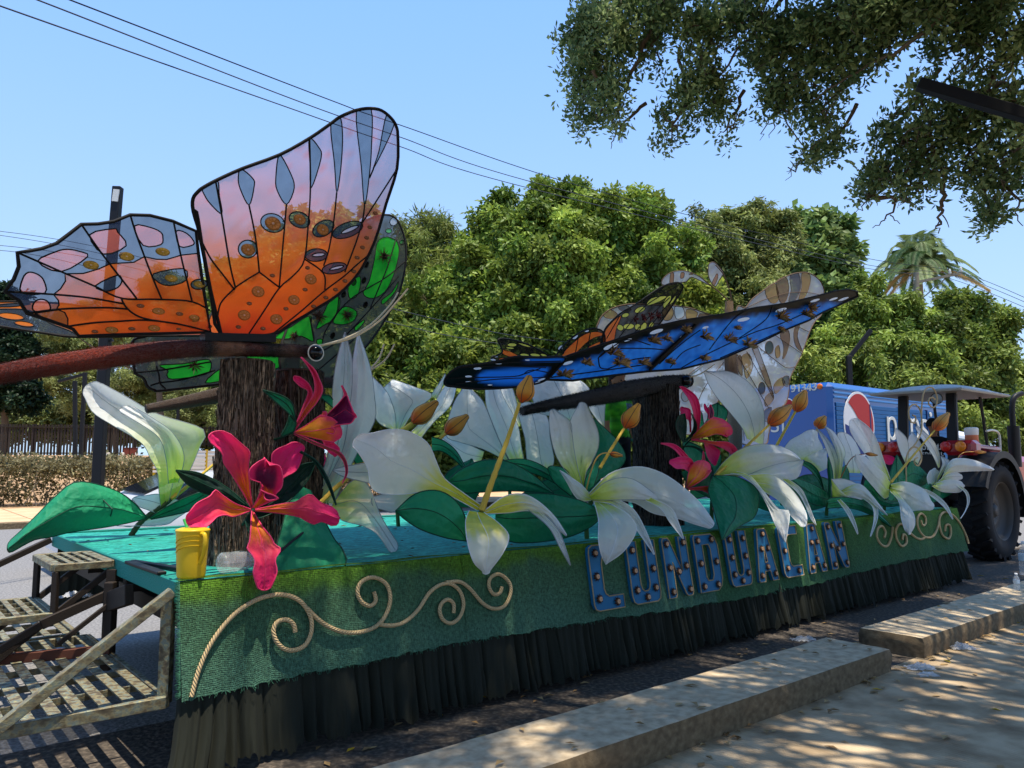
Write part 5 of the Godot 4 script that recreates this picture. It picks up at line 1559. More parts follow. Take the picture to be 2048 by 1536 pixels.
	petal(t, [560, 1140, 760, 1240, 960, 1330, 1120, 1400, 1200, 1500, 1225, 1640, 1180, 1768], [575, 1125, 780, 1215, 980, 1295, 1150, 1370, 1232, 1490, 1248, 1640, 1184, 1768], [0.36, 0.2, 0.12], 0.0, "sepal", false)
	petal(t, [572, 978, 480, 860, 320, 720, 172, 584], [580, 972, 545, 760, 410, 650, 174, 578], [0.36, 0.3], 0.03, "bright")
	petal(t, [530, 1120, 400, 1172, 460, 1040, 505, 900], [560, 1110, 590, 1000, 560, 930, 512, 896], [0.37, 0.34], 0.02, "green", false)
	petal(t, [1060, 800, 1000, 750, 930, 690, 890, 650], [1060, 700, 1020, 650, 950, 640, 895, 638], [0.9, 0.9], 0.02, "bright", false)
	px_tube(t, "stem", [555, 1115, 440, 1165, 350, 1200, 275, 1212], [0.36, 0.5], 0.007, 0.007, M.green_wire)
	crop(1300, 740, 0.2083)
	t = thing("cloth_orchid", "pink orchid right of the dark post, upper one of the pair there", "cloth flower", base_at(395, 660, 0.6), g)
	petal(t, [400, 640, 425, 470, 382, 300, 286, 162], [460, 640, 485, 420, 450, 260, 340, 170, 290, 158], [0.6, 0.52, 0.5], 0.04, "hot")
	petal(t, [385, 600, 370, 480, 300, 470, 295, 400], [395, 600, 392, 470, 385, 380, 320, 358], [0.66, 0.66], 0.03, "hot", false)
	petal(t, [392, 652, 480, 560, 570, 480, 610, 452], [396, 666, 540, 640, 640, 612, 736, 640], [0.58, 0.45, 0.42], -0.08, "cone")
	petal(t, [590, 480, 620, 560, 690, 620, 736, 642], [610, 450, 640, 480, 680, 560, 740, 630], [0.44, 0.4], 0.02, "hot", false)
	petal(t, [396, 672, 560, 705, 700, 752, 790, 820, 848, 938], [398, 658, 600, 688, 750, 694, 840, 770, 866, 932], [0.58, 0.42, 0.35], 0.04, "pink")
	petal(t, [520, 700, 545, 810, 580, 880, 605, 905], [560, 700, 640, 750, 672, 790, 640, 890], [0.55, 0.5], 0.03, "hot", false)
	petal(t, [560, 470, 560, 430, 525, 380, 518, 335], [590, 470, 585, 430, 560, 380, 530, 328], [0.6, 0.6], 0.0, "hot", false)
	petal(t, [565, 470, 570, 430, 565, 380, 572, 342], [605, 450, 610, 410, 600, 370, 585, 336], [0.58, 0.58], 0.0, "magenta", false)
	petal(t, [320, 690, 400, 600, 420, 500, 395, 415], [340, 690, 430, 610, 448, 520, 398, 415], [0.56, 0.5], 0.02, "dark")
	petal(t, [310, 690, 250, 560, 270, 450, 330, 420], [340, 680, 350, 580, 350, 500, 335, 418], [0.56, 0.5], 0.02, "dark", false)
	petal(t, [540, 520, 555, 440, 560, 360, 640, 318], [680, 560, 740, 440, 730, 370, 650, 318], [0.9, 0.9], 0.03, "bright")
	petal(t, [450, 560, 430, 500, 440, 430, 470, 380], [520, 540, 510, 480, 500, 420, 475, 380], [0.85, 0.85], 0.02, "bright", false)
	px_tube(t, "stem", [395, 662, 340, 720, 300, 790], [0.6, 0.75], 0.008, 0.008, M.green_wire)
	t = thing("cloth_orchid", "pink orchid right of the dark post, lower one with an orange cup", "cloth flower", base_at(350, 1130, 0.35), g)
	petal(t, [430, 1040, 350, 930, 270, 800, 190, 735, 106, 708], [448, 1030, 410, 900, 320, 780, 230, 712, 108, 702], [0.4, 0.32, 0.28], 0.03, "hot")
	petal(t, [440, 1040, 340, 955, 250, 945, 205, 910], [445, 1000, 400, 860, 300, 835, 215, 858], [0.38, 0.28, 0.26], 0.04, "hot")
	petal(t, [350, 1130, 360, 1040, 375, 970, 380, 940], [362, 1135, 440, 1090, 540, 1030, 582, 972], [0.36, 0.28, 0.3], -0.08, "cone")
	petal(t, [352, 1132, 380, 1090, 430, 1040, 445, 1030], [365, 1136, 450, 1090, 520, 1040, 575, 985], [0.3, 0.22, 0.24], 0.05, "cone", false)
	petal(t, [370, 1150, 520, 1162, 625, 1250, 602, 1320, 625, 1378], [370, 1136, 540, 1118, 640, 1125, 705, 1190, 732, 1310, 690, 1375], [0.34, 0.2, 0.1], 0.06, "pink")
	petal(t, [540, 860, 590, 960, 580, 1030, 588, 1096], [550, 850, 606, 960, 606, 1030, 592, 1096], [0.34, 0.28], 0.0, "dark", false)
	petal(t, [330, 740, 400, 740, 480, 780, 540, 860], [330, 728, 420, 730, 500, 770, 548, 852], [0.5, 0.36], 0.0, "dark", false)
	petal(t, [340, 980, 360, 860, 330, 780, 320, 730], [500, 980, 540, 860, 480, 740, 380, 690], [0.8, 0.8], 0.04, "bright", false)
	petal(t, [480, 800, 520, 880, 560, 960, 600, 1000], [640, 760, 680, 820, 680, 900, 650, 980], [0.85, 0.8], 0.03, "green", false)
	petal(t, [460, 1000, 480, 920, 500, 860, 510, 780], [540, 980, 530, 900, 525, 840, 514, 780], [0.4, 0.36], 0.0, "sepal", false)
	px_tube(t, "stem", [355, 1135, 320, 1200, 300, 1260], [0.36, 0.5], 0.008, 0.008, M.green_wire)
	crop(0, 0, 1)
	t = thing("cloth_orchid", "small pink orchid seen in the gap behind the left posts", "cloth flower", base_at(645, 930, 2.2), g)
	petal(t, [650, 960, 640, 930, 636, 910, 641, 902], [660, 955, 655, 930, 650, 910, 646, 899], [2.2, 2.2], 0.02, "hot", false)
	petal(t, [650, 960, 640, 950, 636, 945, 637, 938], [655, 965, 650, 955, 646, 940, 643, 932], [2.15, 2.15], 0.02, "hot", false)
	petal(t, [612, 800, 606, 790, 610, 780, 616, 778], [616, 805, 618, 795, 622, 785, 618, 778], [2.2, 2.2], 0.02, "hot", false)
	px_tube(t, "stem", [652, 962, 655, 1000, 655, 1040], [2.2, 2.2], 0.01, 0.01, M.green_wire)
	t = thing("cloth_orchid", "magenta orchid half hidden near the tractor's red lamps", "cloth flower", base_at(1780, 930, 1.4), g)
	crop(1580, 760, 0.2344)
	petal(t, [780, 680, 800, 700, 840, 722, 872, 716], [790, 640, 830, 640, 880, 655, 894, 675], [1.4, 1.4], 0.03, "hot", false)
	petal(t, [600, 680, 560, 672, 520, 668, 480, 660], [610, 640, 570, 640, 530, 645, 482, 656], [1.4, 1.4], 0.02, "hot", false)
	px_tube(t, "stem", [790, 690, 780, 800, 780, 1000], [1.4, 1.4], 0.01, 0.01, M.green_wire)
	# leaves that fill the beds between the flowers
	crop(0, 0, 1)
	g = "loose green cloth leaves on the float"
	for k in [[[1010, 1010, 1090, 960, 1150, 940, 1180, 935], [1010, 1020, 1100, 1010, 1150, 1000, 1180, 985], 1.4, "green leaf lying low behind the heart shaped lily"],
		[[1330, 960, 1300, 930, 1280, 900, 1262, 880], [1350, 1000, 1330, 960, 1310, 910, 1264, 878], 1.5, "upright green leaf behind the dark post's foot"],
		[[1380, 1000, 1440, 990, 1500, 1010, 1560, 1030], [1380, 960, 1440, 950, 1500, 970, 1560, 1020], 1.0, "green leaf low behind the lower right orchid"],
		[[1560, 1010, 1620, 1020, 1660, 1010, 1700, 1000], [1560, 980, 1610, 950, 1660, 960, 1700, 990], 0.8, "green leaf low between the lilies near the head"],
		[[1720, 1000, 1780, 1015, 1850, 1010, 1900, 990], [1730, 960, 1790, 950, 1840, 955, 1900, 980], 0.9, "green leaf low under the last lilies"],
		[[860, 1010, 880, 970, 900, 940, 940, 920], [940, 1015, 960, 980, 960, 950, 945, 920], 1.6, "green leaf standing behind the sunlit lily"]]:
		var l := thing("cloth_leaf", k[3], "cloth leaf", onw(k[0][0], k[0][1], k[2]), g)
		petal(l, k[0], k[1], [k[2], k[2] - 0.05, k[2]], -0.05, "green")

# ---- butterflies: sheer and painted cloth panels between black cords
func sm_loop(a: PackedVector2Array, per := 5) -> PackedVector2Array:
	var out := PackedVector2Array()
	var n := a.size()
	for i in n:
		for k in per:
			out.append(a[i].cubic_interpolate(a[(i + 1) % n], a[(i + n - 1) % n], a[(i + 2) % n], float(k) / per))
	if Geometry2D.is_polygon_clockwise(out):
		out.reverse()
	return out
func oval(x: float, y: float, rx: float, ry: float, tilt := 0.0, n := 20) -> PackedVector2Array:       # in crop units
	var out := PackedVector2Array()
	for k in n:
		var a := TAU * k / n
		var q := Vector2(rx * cos(a), ry * sin(a)).rotated(tilt)
		out.append(Vector2(CR.x + (x + q.x) * CR.z, CR.y + (y + q.y) * CR.z))
	return out
func lie(x0: float, y0: float, w0: float, gx: float, gy: float, bow := 0.0, span := 300.0) -> Callable:     # a leaning, slightly bowed surface through that place
	return func(q: Vector2) -> Vector3:
		var dx := q.x - x0
		var dy := q.y - y0
		return onw(q.x, q.y, w0 + gx * dx + gy * dy + bow * (dx * dx + dy * dy) / (span * span) + 0.012 * noise.get_noise_2d(q.x * 0.8, q.y * 0.8))
func cord(par: Node3D, pts: PackedVector2Array, f: Callable, r: float, m: Material, called := "vein", closed := false) -> void:
	var q := PackedVector3Array()
	for k in pts:
		q.append(f.call(k) - W * 0.004)
	if closed:
		q.append(q[0])
		q.append(q[1])
	var b := MB.new()
	b.tube(q, r, 5, not closed)
	part(called, b, m, par)
func veins(par: Node3D, list: Array, f: Callable, r: float, m: Material) -> void:
	for a in list:
		var q := c2(a)
		cord(par, smooth2(q, maxi(6, a.size() * 2)), f, r, m)
func wing(par: Node3D, called: String, outline: PackedVector2Array, f: Callable, col: Callable, m: Material, panels: Array, rim: float, cell := 14.0, cord_m: Material = null, edge_r := 0.004) -> Node3D:
	# panels: [[loop, colour or Callable, material, holes, edged?], ...]
	var holes := []
	for k in panels:
		holes.append(k[0])
	var b := MB.new()
	sheet(b, outline, holes, cell, f, col)
	var o := part(called, b, m, par)
	for k in panels:
		b = MB.new()
		var c = k[1]
		sheet(b, k[0], k[3] if k.size() > 3 else [], cell, f, c if c is Callable else (func(_q): return c))
		var pn := part("panel", b, k[2], o)
		if k.size() < 5 or k[4]:
			cord(pn, k[0], f, edge_r, cord_m if cord_m else M.cord, "panel_cord", true)
	cord(o, outline, f, rim, cord_m if cord_m else M.cord, "edge_cord", true)
	return o
func disc(par: Node3D, x: float, y: float, r: float, f: Callable, col: Color, called := "disc", squash := 0.85) -> void:
	var q := c2([x, y])[0]
	var a: Vector3 = f.call(q)
	var rr := r * CR.z * absf((a - EYE).z) / F
	var b := MB.new()
	var xf := Transform3D(Basis(Vector3.UP.cross(W).normalized() * rr, -W, Vector3.UP * rr * squash), a - W * 0.006)
	b.lathe([[0.02, 0.006, col.lightened(0.3)], [0.14, 0.006, col.lightened(0.3)], [0.2, 0.006, col], [0.74, 0.007, col.lightened(0.05)], [0.84, 0.006, col.darkened(0.35)], [1.0, 0.004, col.darkened(0.45)], [1.0, 0.0, col.darkened(0.5)]], 18, xf)
	b.col = col.darkened(0.4)
	for k in 9:
		var ang := TAU * k / 9
		var o := Vector3(cos(ang), 0, sin(ang))
		var s := Vector3(-sin(ang), 0, cos(ang)) * 0.03
		b.quad(b.p(xf * (o * 0.2 - s + Vector3(0, 0.009, 0))), b.p(xf * (o * 0.2 + s + Vector3(0, 0.009, 0))), b.p(xf * (o * 0.8 + s + Vector3(0, 0.009, 0))), b.p(xf * (o * 0.8 - s + Vector3(0, 0.009, 0))))
	part(called, b, M.orchid_cloth, par)
func dry_bunch(par: Node3D, x: float, y: float, r: float, f: Callable, cols: Array, n := 16, up := 0.3, flat := 0.4) -> void:
	var q := c2([x, y])[0]
	var a: Vector3 = f.call(q)
	var rr := r * CR.z * absf((a - EYE).z) / F
	var X := Vector3.UP.cross(W).normalized()
	var b := MB.new()
	for k in n:
		b.col = cols[k % cols.size()].lerp(cols[(k + 1) % cols.size()], rng.randf())
		var ang := TAU * k / n + rd(-0.2, 0.2)
		var d := (X * cos(ang) + Vector3.UP * (sin(ang) * flat + up * 0.3) - W * rd(0.2, 0.9)).normalized()
		var s := d.cross(W).normalized() * rr * rd(0.05, 0.11)
		var l := rr * rd(0.6, 1.15)
		var c := a - W * 0.01 + d * l * 0.5 - W * l * 0.12
		b.quad(b.p(a - W * 0.008), b.p(c + s), b.p(a + d * l + Vector3(0, -0.1 * l, 0)), b.p(c - s))
	part("dried_leaf_bunch", b, M.dry_leaf, par)
func spikes(par: Node3D, x: float, y: float, r: float, f: Callable) -> void:
	var q := c2([x, y])[0]
	var a: Vector3 = f.call(q)
	var rr := r * CR.z * absf((a - EYE).z) / F
	var b := MB.new()
	b.col = lin(52, 44, 30)
	b.lathe([[0.0, -0.03], [rr * 0.3, -0.02], [rr * 0.34, 0.01], [rr * 0.2, 0.04], [0.0, 0.05]], 10, Transform3D(Basis(Vector3.RIGHT, -W, Vector3.UP), a))
	for k in 60:
		b.col = lin(58, 48, 34).lerp(lin(120, 98, 62), rng.randf() * 0.7)
		var d := (rdir() - W * 0.5).normalized()
		b.tube(PackedVector3Array([a + d * rr * 0.25, a + d * rr * rd(0.6, 1.2) + Vector3(0, -0.2 * rr * rng.randf(), 0)]), [0.004, 0.0012], 3, false)
	part("seed_burst", b, M.dry_leaf, par)
func fur_body(par: Node3D, called: String, a: Array, rad: Array, cols: Array, ws: Array, hair: float, n_hair: int) -> void:     # rad in pixels along the line; cols by the way along
	var line := smooth2(c2(a), 40)
	var rs := smooth2(c2i(rad), 40)
	var q := PackedVector3Array()
	var rr := []
	for i in 41:
		var t := i / 40.0
		var w := lerpf(ws[0], ws[1], t)
		q.append(onw(line[i].x, line[i].y, w))
		rr.append(rs[i].y * absf((q[i] - EYE).z) / F)
	var b := MB.new()
	b.tube(q, rr, 18, true, 3.0)
	for i in b.c.size():
		b.c[i] = ramp(cols, clampf(float(i / 19) / 40.0 + 0.02 * noise.get_noise_2d(i * 7.0, 3), 0, 1))
	var o := part(called, b, M.fur, par)
	b = MB.new()
	for k in n_hair:
		var t := rng.randf() * 39.9
		var i := int(t)
		var ax := (q[i + 1] - q[i]).normalized()
		var d := rdir()
		d = (d - ax * d.dot(ax)).normalized()
		var c := q[i].lerp(q[i + 1], t - i)
		var r: float = lerpf(rr[i], rr[i + 1], t - i)
		b.col = ramp(cols, clampf(t / 40.0 + rd(-0.01, 0.01), 0, 1)) * rd(0.6, 1.5)
		var s := ax.cross(d) * 0.0018
		var root := c + d * r * 0.97
		var tip := root + (d * rd(0.5, 1.0) - ax * rd(0.2, 1.1) + Vector3(0, -0.2, 0)).normalized() * hair * rd(0.5, 1.2)
		b.tri(b.p(root - s), b.p(root + s), b.p(tip))
	var h := part("fur", b, M.matte, o)
	h.set_meta("kind", "stuff")
func c2i(a: Array) -> PackedVector2Array:
	var r := PackedVector2Array()
	for k in range(0, a.size(), 2):
		r.append(Vector2(a[k], a[k + 1]))
	return r
func post(called: String, label: String, x: float, top: float, w: float, r_top: float, r_low: float, col: Color, furrow := 0.03, grp := "bark covered posts on the float") -> void:
	var foot := onw(x, 1000, w)
	foot.y = DECK - 0.01
	var hi := onw(x, top, w).y
	var t := thing(called, label, "post", foot, grp)
	var b := MB.new()
	b.col = col
	var sd := x
	b.surf(150, 40, func(i, j):
		var a: float = i * TAU
		var r := lerpf(r_low, r_top, j) * (1.0 + 0.10 * pow(1.0 - j, 4.0))
		var n1 := noise.get_noise_3d(cos(a) * 300 + sd, sin(a) * 300, j * 60)
		var n2 := noise.get_noise_3d(cos(a) * 900 + sd, sin(a) * 900, j * 90)
		r += furrow * (n1 + 0.7 * n2) - furrow * 0.5 * pow(absf(sin(a * 11.0 + 5.0 * n1)), 6.0)
		return foot + Vector3(r * cos(a), lerpf(0, hi - foot.y, j) , r * sin(a)), true)
	part("bark_skin", b, M.bark, t)
	b = MB.new()
	b.col = col.darkened(0.4)
	b.lathe([[r_top * 1.02, -0.01], [r_top * 0.98, 0.004], [0.002, 0.006]], 30, Transform3D(Basis(), foot + Vector3(0, hi - foot.y, 0)))
	part("top", b, M.bark, t)
	b = MB.new()
	b.col = lin(96, 86, 76) * (0.3 + col.r)
	for k in 240:                                             # loose strips of bark
		var a := rd(0, TAU)
		var j := rng.randf() * 0.84
		var r := lerpf(r_low, r_top, j) * (1.0 + 0.10 * pow(1.0 - j, 4.0)) + furrow * 0.2
		var q := foot + Vector3(r * cos(a), j * (hi - foot.y), r * sin(a))
		var d := Vector3(cos(a), 0, sin(a))
		var s := Vector3(-sin(a), 0, cos(a)) * rd(0.002, 0.006)
		var l := Vector3(0, rd(0.05, 0.16), 0)
		b.quad(b.p(q - s), b.p(q + s), b.p(q + s * 0.6 + l + d * rd(0.0, 0.018)), b.p(q - s * 0.6 + l + d * rd(0.004, 0.02)))
	var h := part("bark_strips", b, M.matte, t)
	h.set_meta("kind", "stuff")

func build_butterflies() -> void:
	post("bark_post", "thick grey bark post nearest the tail, carrying the orange butterfly", 486, 722, 0.56, 0.155, 0.178, Color(0.85, 0.78, 0.72))
	post("bark_post", "dark bark post just behind the front one, under the orange butterfly's head", 594, 742, 1.05, 0.165, 0.175, Color(0.34, 0.32, 0.31))
	post("bark_post", "black bark post in the middle of the float, carrying the blue butterfly", 1315, 772, 0.85, 0.225, 0.235, Color(0.22, 0.235, 0.245))
	build_orange()
	build_green()
	build_blue()
	build_monarch()
	build_brown()

func build_orange() -> void:
	var t := thing("giant_butterfly", "huge orange and grey butterfly with see-through wings on the front left post", "butterfly figure", onw(486, 722, 0.56))
	var hues := func(q: Vector2) -> Color:
		var d := (690.0 - q.y) * 0.82 + 0.18 * Vector2(520, 690).distance_to(q)
		var n := 26.0 * noise.get_noise_2d(q.x * 3.0, q.y * 5.0)
		var patch := smoothstep(0.25, 0.5, noise.get_noise_2d(q.x * 5.0 - q.y * 2.0, q.y * 6.0))
		var c := ramp([[0.0, lin(244, 60, 36, 0.94)], [0.24, lin(254, 110, 36, 0.90)], [0.46, lin(254, 128, 52, 0.84)], [0.64, lin(238, 134, 112, 0.68)], [1.0, lin(206, 146, 164, 0.60)]], clampf((d + n) / 420.0, 0, 1))
		return c.lerp(lin(252, 116, 92, 0.74), patch * smoothstep(120, 230, d) * 0.8)
	var mesh_grey := func(q: Vector2) -> Color:
		var k := 0.10 * noise.get_noise_2d(q.x * 40, q.y * 40)
		return lin(66, 78, 98, 0.74) * (1.0 + k)
	var f := lie(486, 672, 0.52, 0.0001, 0.0009, -0.05)
	# far wings first
	crop(0, 0, 1)
	var g := lie(500, 668, 0.66, 0.0, -0.0048, 0.0)
	var far_hue := func(q: Vector2) -> Color: return lin(240, 92, 40, 0.86).lerp(lin(250, 140, 60, 0.82), clampf((560 - q.x) / 520.0, 0, 1))
	var far_out := sm_loop(c2([545, 668, 640, 610, 700, 545, 738, 470, 735, 448, 690, 462, 620, 505, 560, 548, 470, 590, 430, 615, 420, 668]), 3)
	var o := wing(t, "far_forewing", far_out, g, far_hue, M.wing_sheer, [], 0.007, 16)
	veins(o, [[500, 668, 560, 600, 640, 520], [520, 668, 620, 590, 700, 480], [470, 668, 480, 620]], g, 0.004, M.cord)
	far_out = sm_loop(c2([430, 668, 300, 640, 160, 612, 60, 604, -40, 608, -60, 640, 20, 656, 100, 668, 150, 674, 300, 672]), 3)
	var dark := sm_loop(c2([-40, 622, 30, 618, 70, 625, 96, 645, 140, 662, 150, 672, 100, 667, 20, 655, -50, 640]), 3)
	var dark2 := sm_loop(c2([-30, 612, 40, 606, 60, 608, 20, 614]), 3)
	o = wing(t, "far_hindwing", far_out, lie(400, 668, 0.64, 0.0004, -0.006), far_hue, M.wing_sheer, [[dark, mesh_grey, M.wing_sheer, [oval(22, 633, 26, 6.5, 0.12), oval(48, 648, 20, 5, 0.15)]], [oval(22, 633, 26, 6.5, 0.12), lin(250, 140, 56, 0.9), M.wing_sheer], [oval(48, 648, 20, 5, 0.15), lin(250, 140, 56, 0.9), M.wing_sheer], [dark2, mesh_grey, M.wing_sheer]], 0.007, 14)
	# near forewing
	crop(370, 200, 0.319)
	var out := c2([225, 1468, 160, 1200, 95, 860, 50, 700, 48, 620, 80, 575, 115, 548, 200, 502, 360, 430, 590, 345, 780, 240, 910, 150, 970, 107, 1070, 66, 1160, 54, 1230, 68, 1290, 115, 1322, 165, 1333, 230, 1328, 430, 1260, 650, 1190, 880, 1090, 1080, 960, 1220, 800, 1322, 660, 1405, 540, 1470])
	out = sm_loop(out, 3)
	var tear := []
	for a in [[112, 552, 200, 507, 213, 600, 229, 713, 160, 655, 122, 600], [350, 435, 425, 495, 432, 545, 400, 660, 345, 560, 332, 490], [590, 347, 655, 450, 684, 550, 635, 655, 575, 565, 568, 480], [778, 244, 838, 300, 852, 365, 790, 552, 782, 400], [912, 152, 968, 108, 986, 220, 976, 420, 950, 580, 935, 400], [1073, 70, 1165, 60, 1167, 300, 1152, 490, 1124, 660, 1104, 420], [1262, 96, 1308, 160, 1180, 432, 1215, 320]]:
		for piece in Geometry2D.intersect_polygons(sm_loop(c2(a), 4), out):
			tear.append([piece, mesh_grey, M.wing_sheer])
	var eye_col := func(q: Vector2) -> Color: return lin(70, 84, 96, 0.78)
	for a in [[548, 772, 76, 58, 0.25], [716, 752, 68, 48, 0.4], [866, 806, 72, 46, -0.5], [1018, 815, 100, 46, -0.35], [392, 935, 60, 56, 0.0], [822, 973, 70, 40, -0.05], [935, 1055, 78, 34, -0.18]]:
		var holes := []
		if a[0] in [1018, 822, 935]:
			holes.append(oval(a[0] + 14, a[1] - 2, a[2] * 0.58, a[3] * 0.28, a[4] - 0.05))
		tear.append([oval(a[0], a[1], a[2], a[3], a[4]), eye_col, M.wing_sheer, holes])
		if holes.size():
			tear.append([holes[0], lin(232, 232, 238, 0.75), M.wing_sheer])
	o = wing(t, "forewing", out, f, hues, M.wing_sheer, tear, 0.011, 14)
	veins(o, [[225, 1468, 200, 1360, 140, 1130, 75, 720, 52, 690], [225, 1468, 150, 1150, 60, 710]], f, 0.010, M.cord)
	veins(o, [[190, 505, 225, 700, 280, 1030, 315, 1175], [400, 660, 440, 860, 465, 1080], [635, 655, 620, 830, 605, 1000, 590, 1172], [780, 240, 785, 550, 770, 800, 745, 1010, 680, 1100, 590, 1180, 490, 1330, 400, 1465], [950, 580, 930, 770, 900, 940, 868, 1040], [1124, 660, 1112, 750, 1075, 880, 1000, 1080], [1180, 432, 1155, 490], [1326, 435, 1220, 600, 1110, 770]], f, 0.0055, M.cord)
	veins(o, [[315, 1175, 390, 1125, 465, 1080], [465, 1080, 530, 1130, 590, 1175], [315, 1175, 225, 1270, 202, 1365], [100, 880, 160, 995, 240, 1100, 310, 1190], [750, 1000, 840, 1060, 876, 1110, 875, 1190], [1165, 960, 1080, 1030, 990, 1110, 870, 1200, 720, 1330, 545, 1470]], f, 0.0055, M.cord)
	for a in [[548, 776, 54], [716, 750, 42], [860, 815, 42], [392, 940, 46], [455, 1203, 42], [785, 1125, 40], [680, 1255, 38], [368, 1350, 40], [570, 1375, 40], [55, 1365, 34]]:
		disc(o, a[0], a[1], a[2], f, lin(206, 130, 50))
	for a in [[545, 1102], [765, 1054], [750, 1190], [400, 1277], [630, 1310], [332, 1424], [486, 1434], [150, 1420], [1190, 712], [1155, 800], [1136, 866], [1110, 926], [1076, 990], [1055, 1076], [1000, 1136], [940, 1190], [880, 1240], [803, 1295]]:
		disc(o, a[0], a[1], 17, f, lin(150, 92, 46), "seed_disc", 0.7)
	# near hindwing
	crop(0, 400, 0.2083)
	out = c2([2020, 1272, 1960, 900, 1905, 520, 1880, 300, 1660, 205, 1440, 150, 1250, 145, 1090, 210, 940, 232, 780, 236, 660, 330, 540, 420, 400, 470, 280, 492, 165, 506, 180, 640, 130, 765, 45, 880, 180, 965, 260, 1090, 450, 1150, 640, 1215, 700, 1240, 760, 1310, 1300, 1290])
	if Geometry2D.is_polygon_clockwise(out):
		out.reverse()
	f = lie(440, 668, 0.50, 0.0003, 0.0007, -0.06)
	var wins := []
	for a in [[360, 590, 580, 690, 840, 545, 760, 495, 640, 475, 530, 500], [860, 335, 1090, 278, 1130, 312, 1210, 440, 990, 520], [1290, 250, 1440, 265, 1540, 310, 1562, 360, 1542, 430, 1372, 437], [1690, 300, 1790, 322, 1860, 400, 1840, 437, 1722, 447], [205, 890, 215, 760, 270, 696, 360, 715, 420, 775, 430, 895], [312, 1020, 345, 968, 405, 955, 465, 985, 475, 1060, 335, 1070]]:
		wins.append(sm_loop(c2(a), 3))
	var border := c2([1915, 512, 1740, 530, 1600, 572, 1500, 570, 1385, 545, 1280, 600, 1060, 612, 950, 662, 800, 706, 622, 710, 628, 780, 580, 855, 512, 908, 560, 965, 565, 1010, 540, 1050, 300, 1082, 250, 1060, 180, 955, 60, 878, 134, 768, 184, 640, 170, 512, 280, 496, 400, 474, 540, 424, 660, 334, 780, 240, 940, 236, 1090, 214, 1250, 150, 1440, 155, 1660, 210, 1876, 304])
	if Geometry2D.is_polygon_clockwise(border):
		border.reverse()
	var panels := [[border, mesh_grey, M.wing_sheer, wins]]
	for w in wins:
		panels.append([w, lin(250, 128, 104, 0.74), M.wing_sheer])
	for a in [[915, 825, 1120, 725, 1168, 770, 1130, 840, 1012, 876], [1472, 710, 1760, 660, 1785, 770, 1635, 822, 1520, 792]]:
		panels.append([sm_loop(c2(a), 3), eye_col, M.wing_sheer])
	var tail_end := c2([650, 1215, 600, 1190, 450, 1140, 330, 1090, 560, 1055, 620, 1080, 650, 1140])
	if Geometry2D.is_polygon_clockwise(tail_end):
		tail_end.reverse()
	panels.append([tail_end, lin(110, 58, 34, 0.75), M.wing_sheer])
	panels.append([oval(1910, 810, 78, 48, -0.1), eye_col, M.wing_sheer])
	o = wing(t, "hindwing", out, f, hues, M.wing_sheer, panels, 0.010, 14)
	veins(o, [[165, 506, 380, 600, 620, 705, 910, 830, 1165, 945, 1500, 955, 1830, 975, 2010, 1060], [780, 236, 950, 480, 1050, 612, 1310, 945], [1250, 145, 1300, 310, 1385, 540, 1470, 760, 1556, 962], [1665, 208, 1690, 330, 1750, 600, 1800, 800, 1845, 982], [45, 880, 510, 908, 850, 940, 1195, 1000], [260, 1090, 560, 1050, 1000, 1035, 1230, 1050]], f, 0.0055, M.cord)
	veins(o, [[645, 1215, 900, 1180, 1150, 1165, 1400, 1155, 1700, 1190, 2016, 1266], [1165, 945, 1195, 1010, 1270, 1085, 1400, 1142, 1700, 1190]], f, 0.0055, M.cord)
	for a in [[870, 628, 72], [1212, 545, 72], [1558, 500, 68], [1640, 755, 60], [1910, 812, 56]]:
		disc(o, a[0], a[1], a[2], f, lin(206, 160, 44), "disc", 0.6)
	for a in [[1345, 1018, 36], [1518, 1070, 60], [1720, 1096, 34], [1860, 1130, 50], [908, 1265, 30], [1070, 1250, 58], [1262, 1238, 32], [1476, 1234, 56], [1712, 1240, 22]]:
		disc(o, a[0], a[1], a[2], f, lin(206, 140, 50) if a[2] > 45 else lin(150, 92, 46), "seed_disc", 0.55)
	# the body, furry, head to the right
	crop(0, 0, 1)
	var red := lin(150, 58, 38)
	var blk := lin(24, 16, 16)
	var tan_ := lin(150, 104, 76)
	fur_body(t, "body", [-170, 780, 0, 748, 120, 728, 240, 711, 360, 698, 440, 697, 540, 700, 600, 702, 640, 706], [0, 19, 1, 19, 2, 18.5, 3, 19, 4, 20, 5, 22, 6, 21, 7, 21, 8, 11], [[0.0, red], [0.18, lin(176, 72, 44)], [0.21, lin(104, 36, 26)], [0.45, lin(140, 52, 34)], [0.64, lin(110, 40, 30)], [0.70, lin(96, 36, 28)], [0.715, blk], [0.735, blk], [0.745, tan_], [0.80, tan_], [0.815, lin(90, 34, 28)], [0.85, lin(100, 40, 30)], [0.86, blk], [0.90, blk], [0.91, lin(120, 84, 66)], [0.97, lin(84, 40, 34)], [1.0, blk]], [0.46, 0.52], 0.018, 22000)
	var b := MB.new()
	b.bar(onw(405, 675, 0.52), onw(546, 678, 0.52), 0.10, 0.05)
	part("wing_mount", b, M.black_metal, t)
	var e := onw(630, 706, 0.43)
	var sm := SphereMesh.new()
	sm.radius = 0.052
	sm.height = 0.104
	var eye := part("eye", sm, M.black_rubber, t)
	eye.position += e
	M.black_rubber.roughness = 0.12
	b = MB.new()
	var ring := PackedVector3Array()
	for k in 26:
		ring.append(e + (Vector3.UP.cross(W).normalized() * cos(TAU * k / 24) + Vector3.UP * sin(TAU * k / 24)) * 0.053 - W * 0.012)
	b.tube(ring, 0.005, 5, false)
	part("eye_ring", b, M.lens_white, eye)
	eye.get_child(0).position = -e
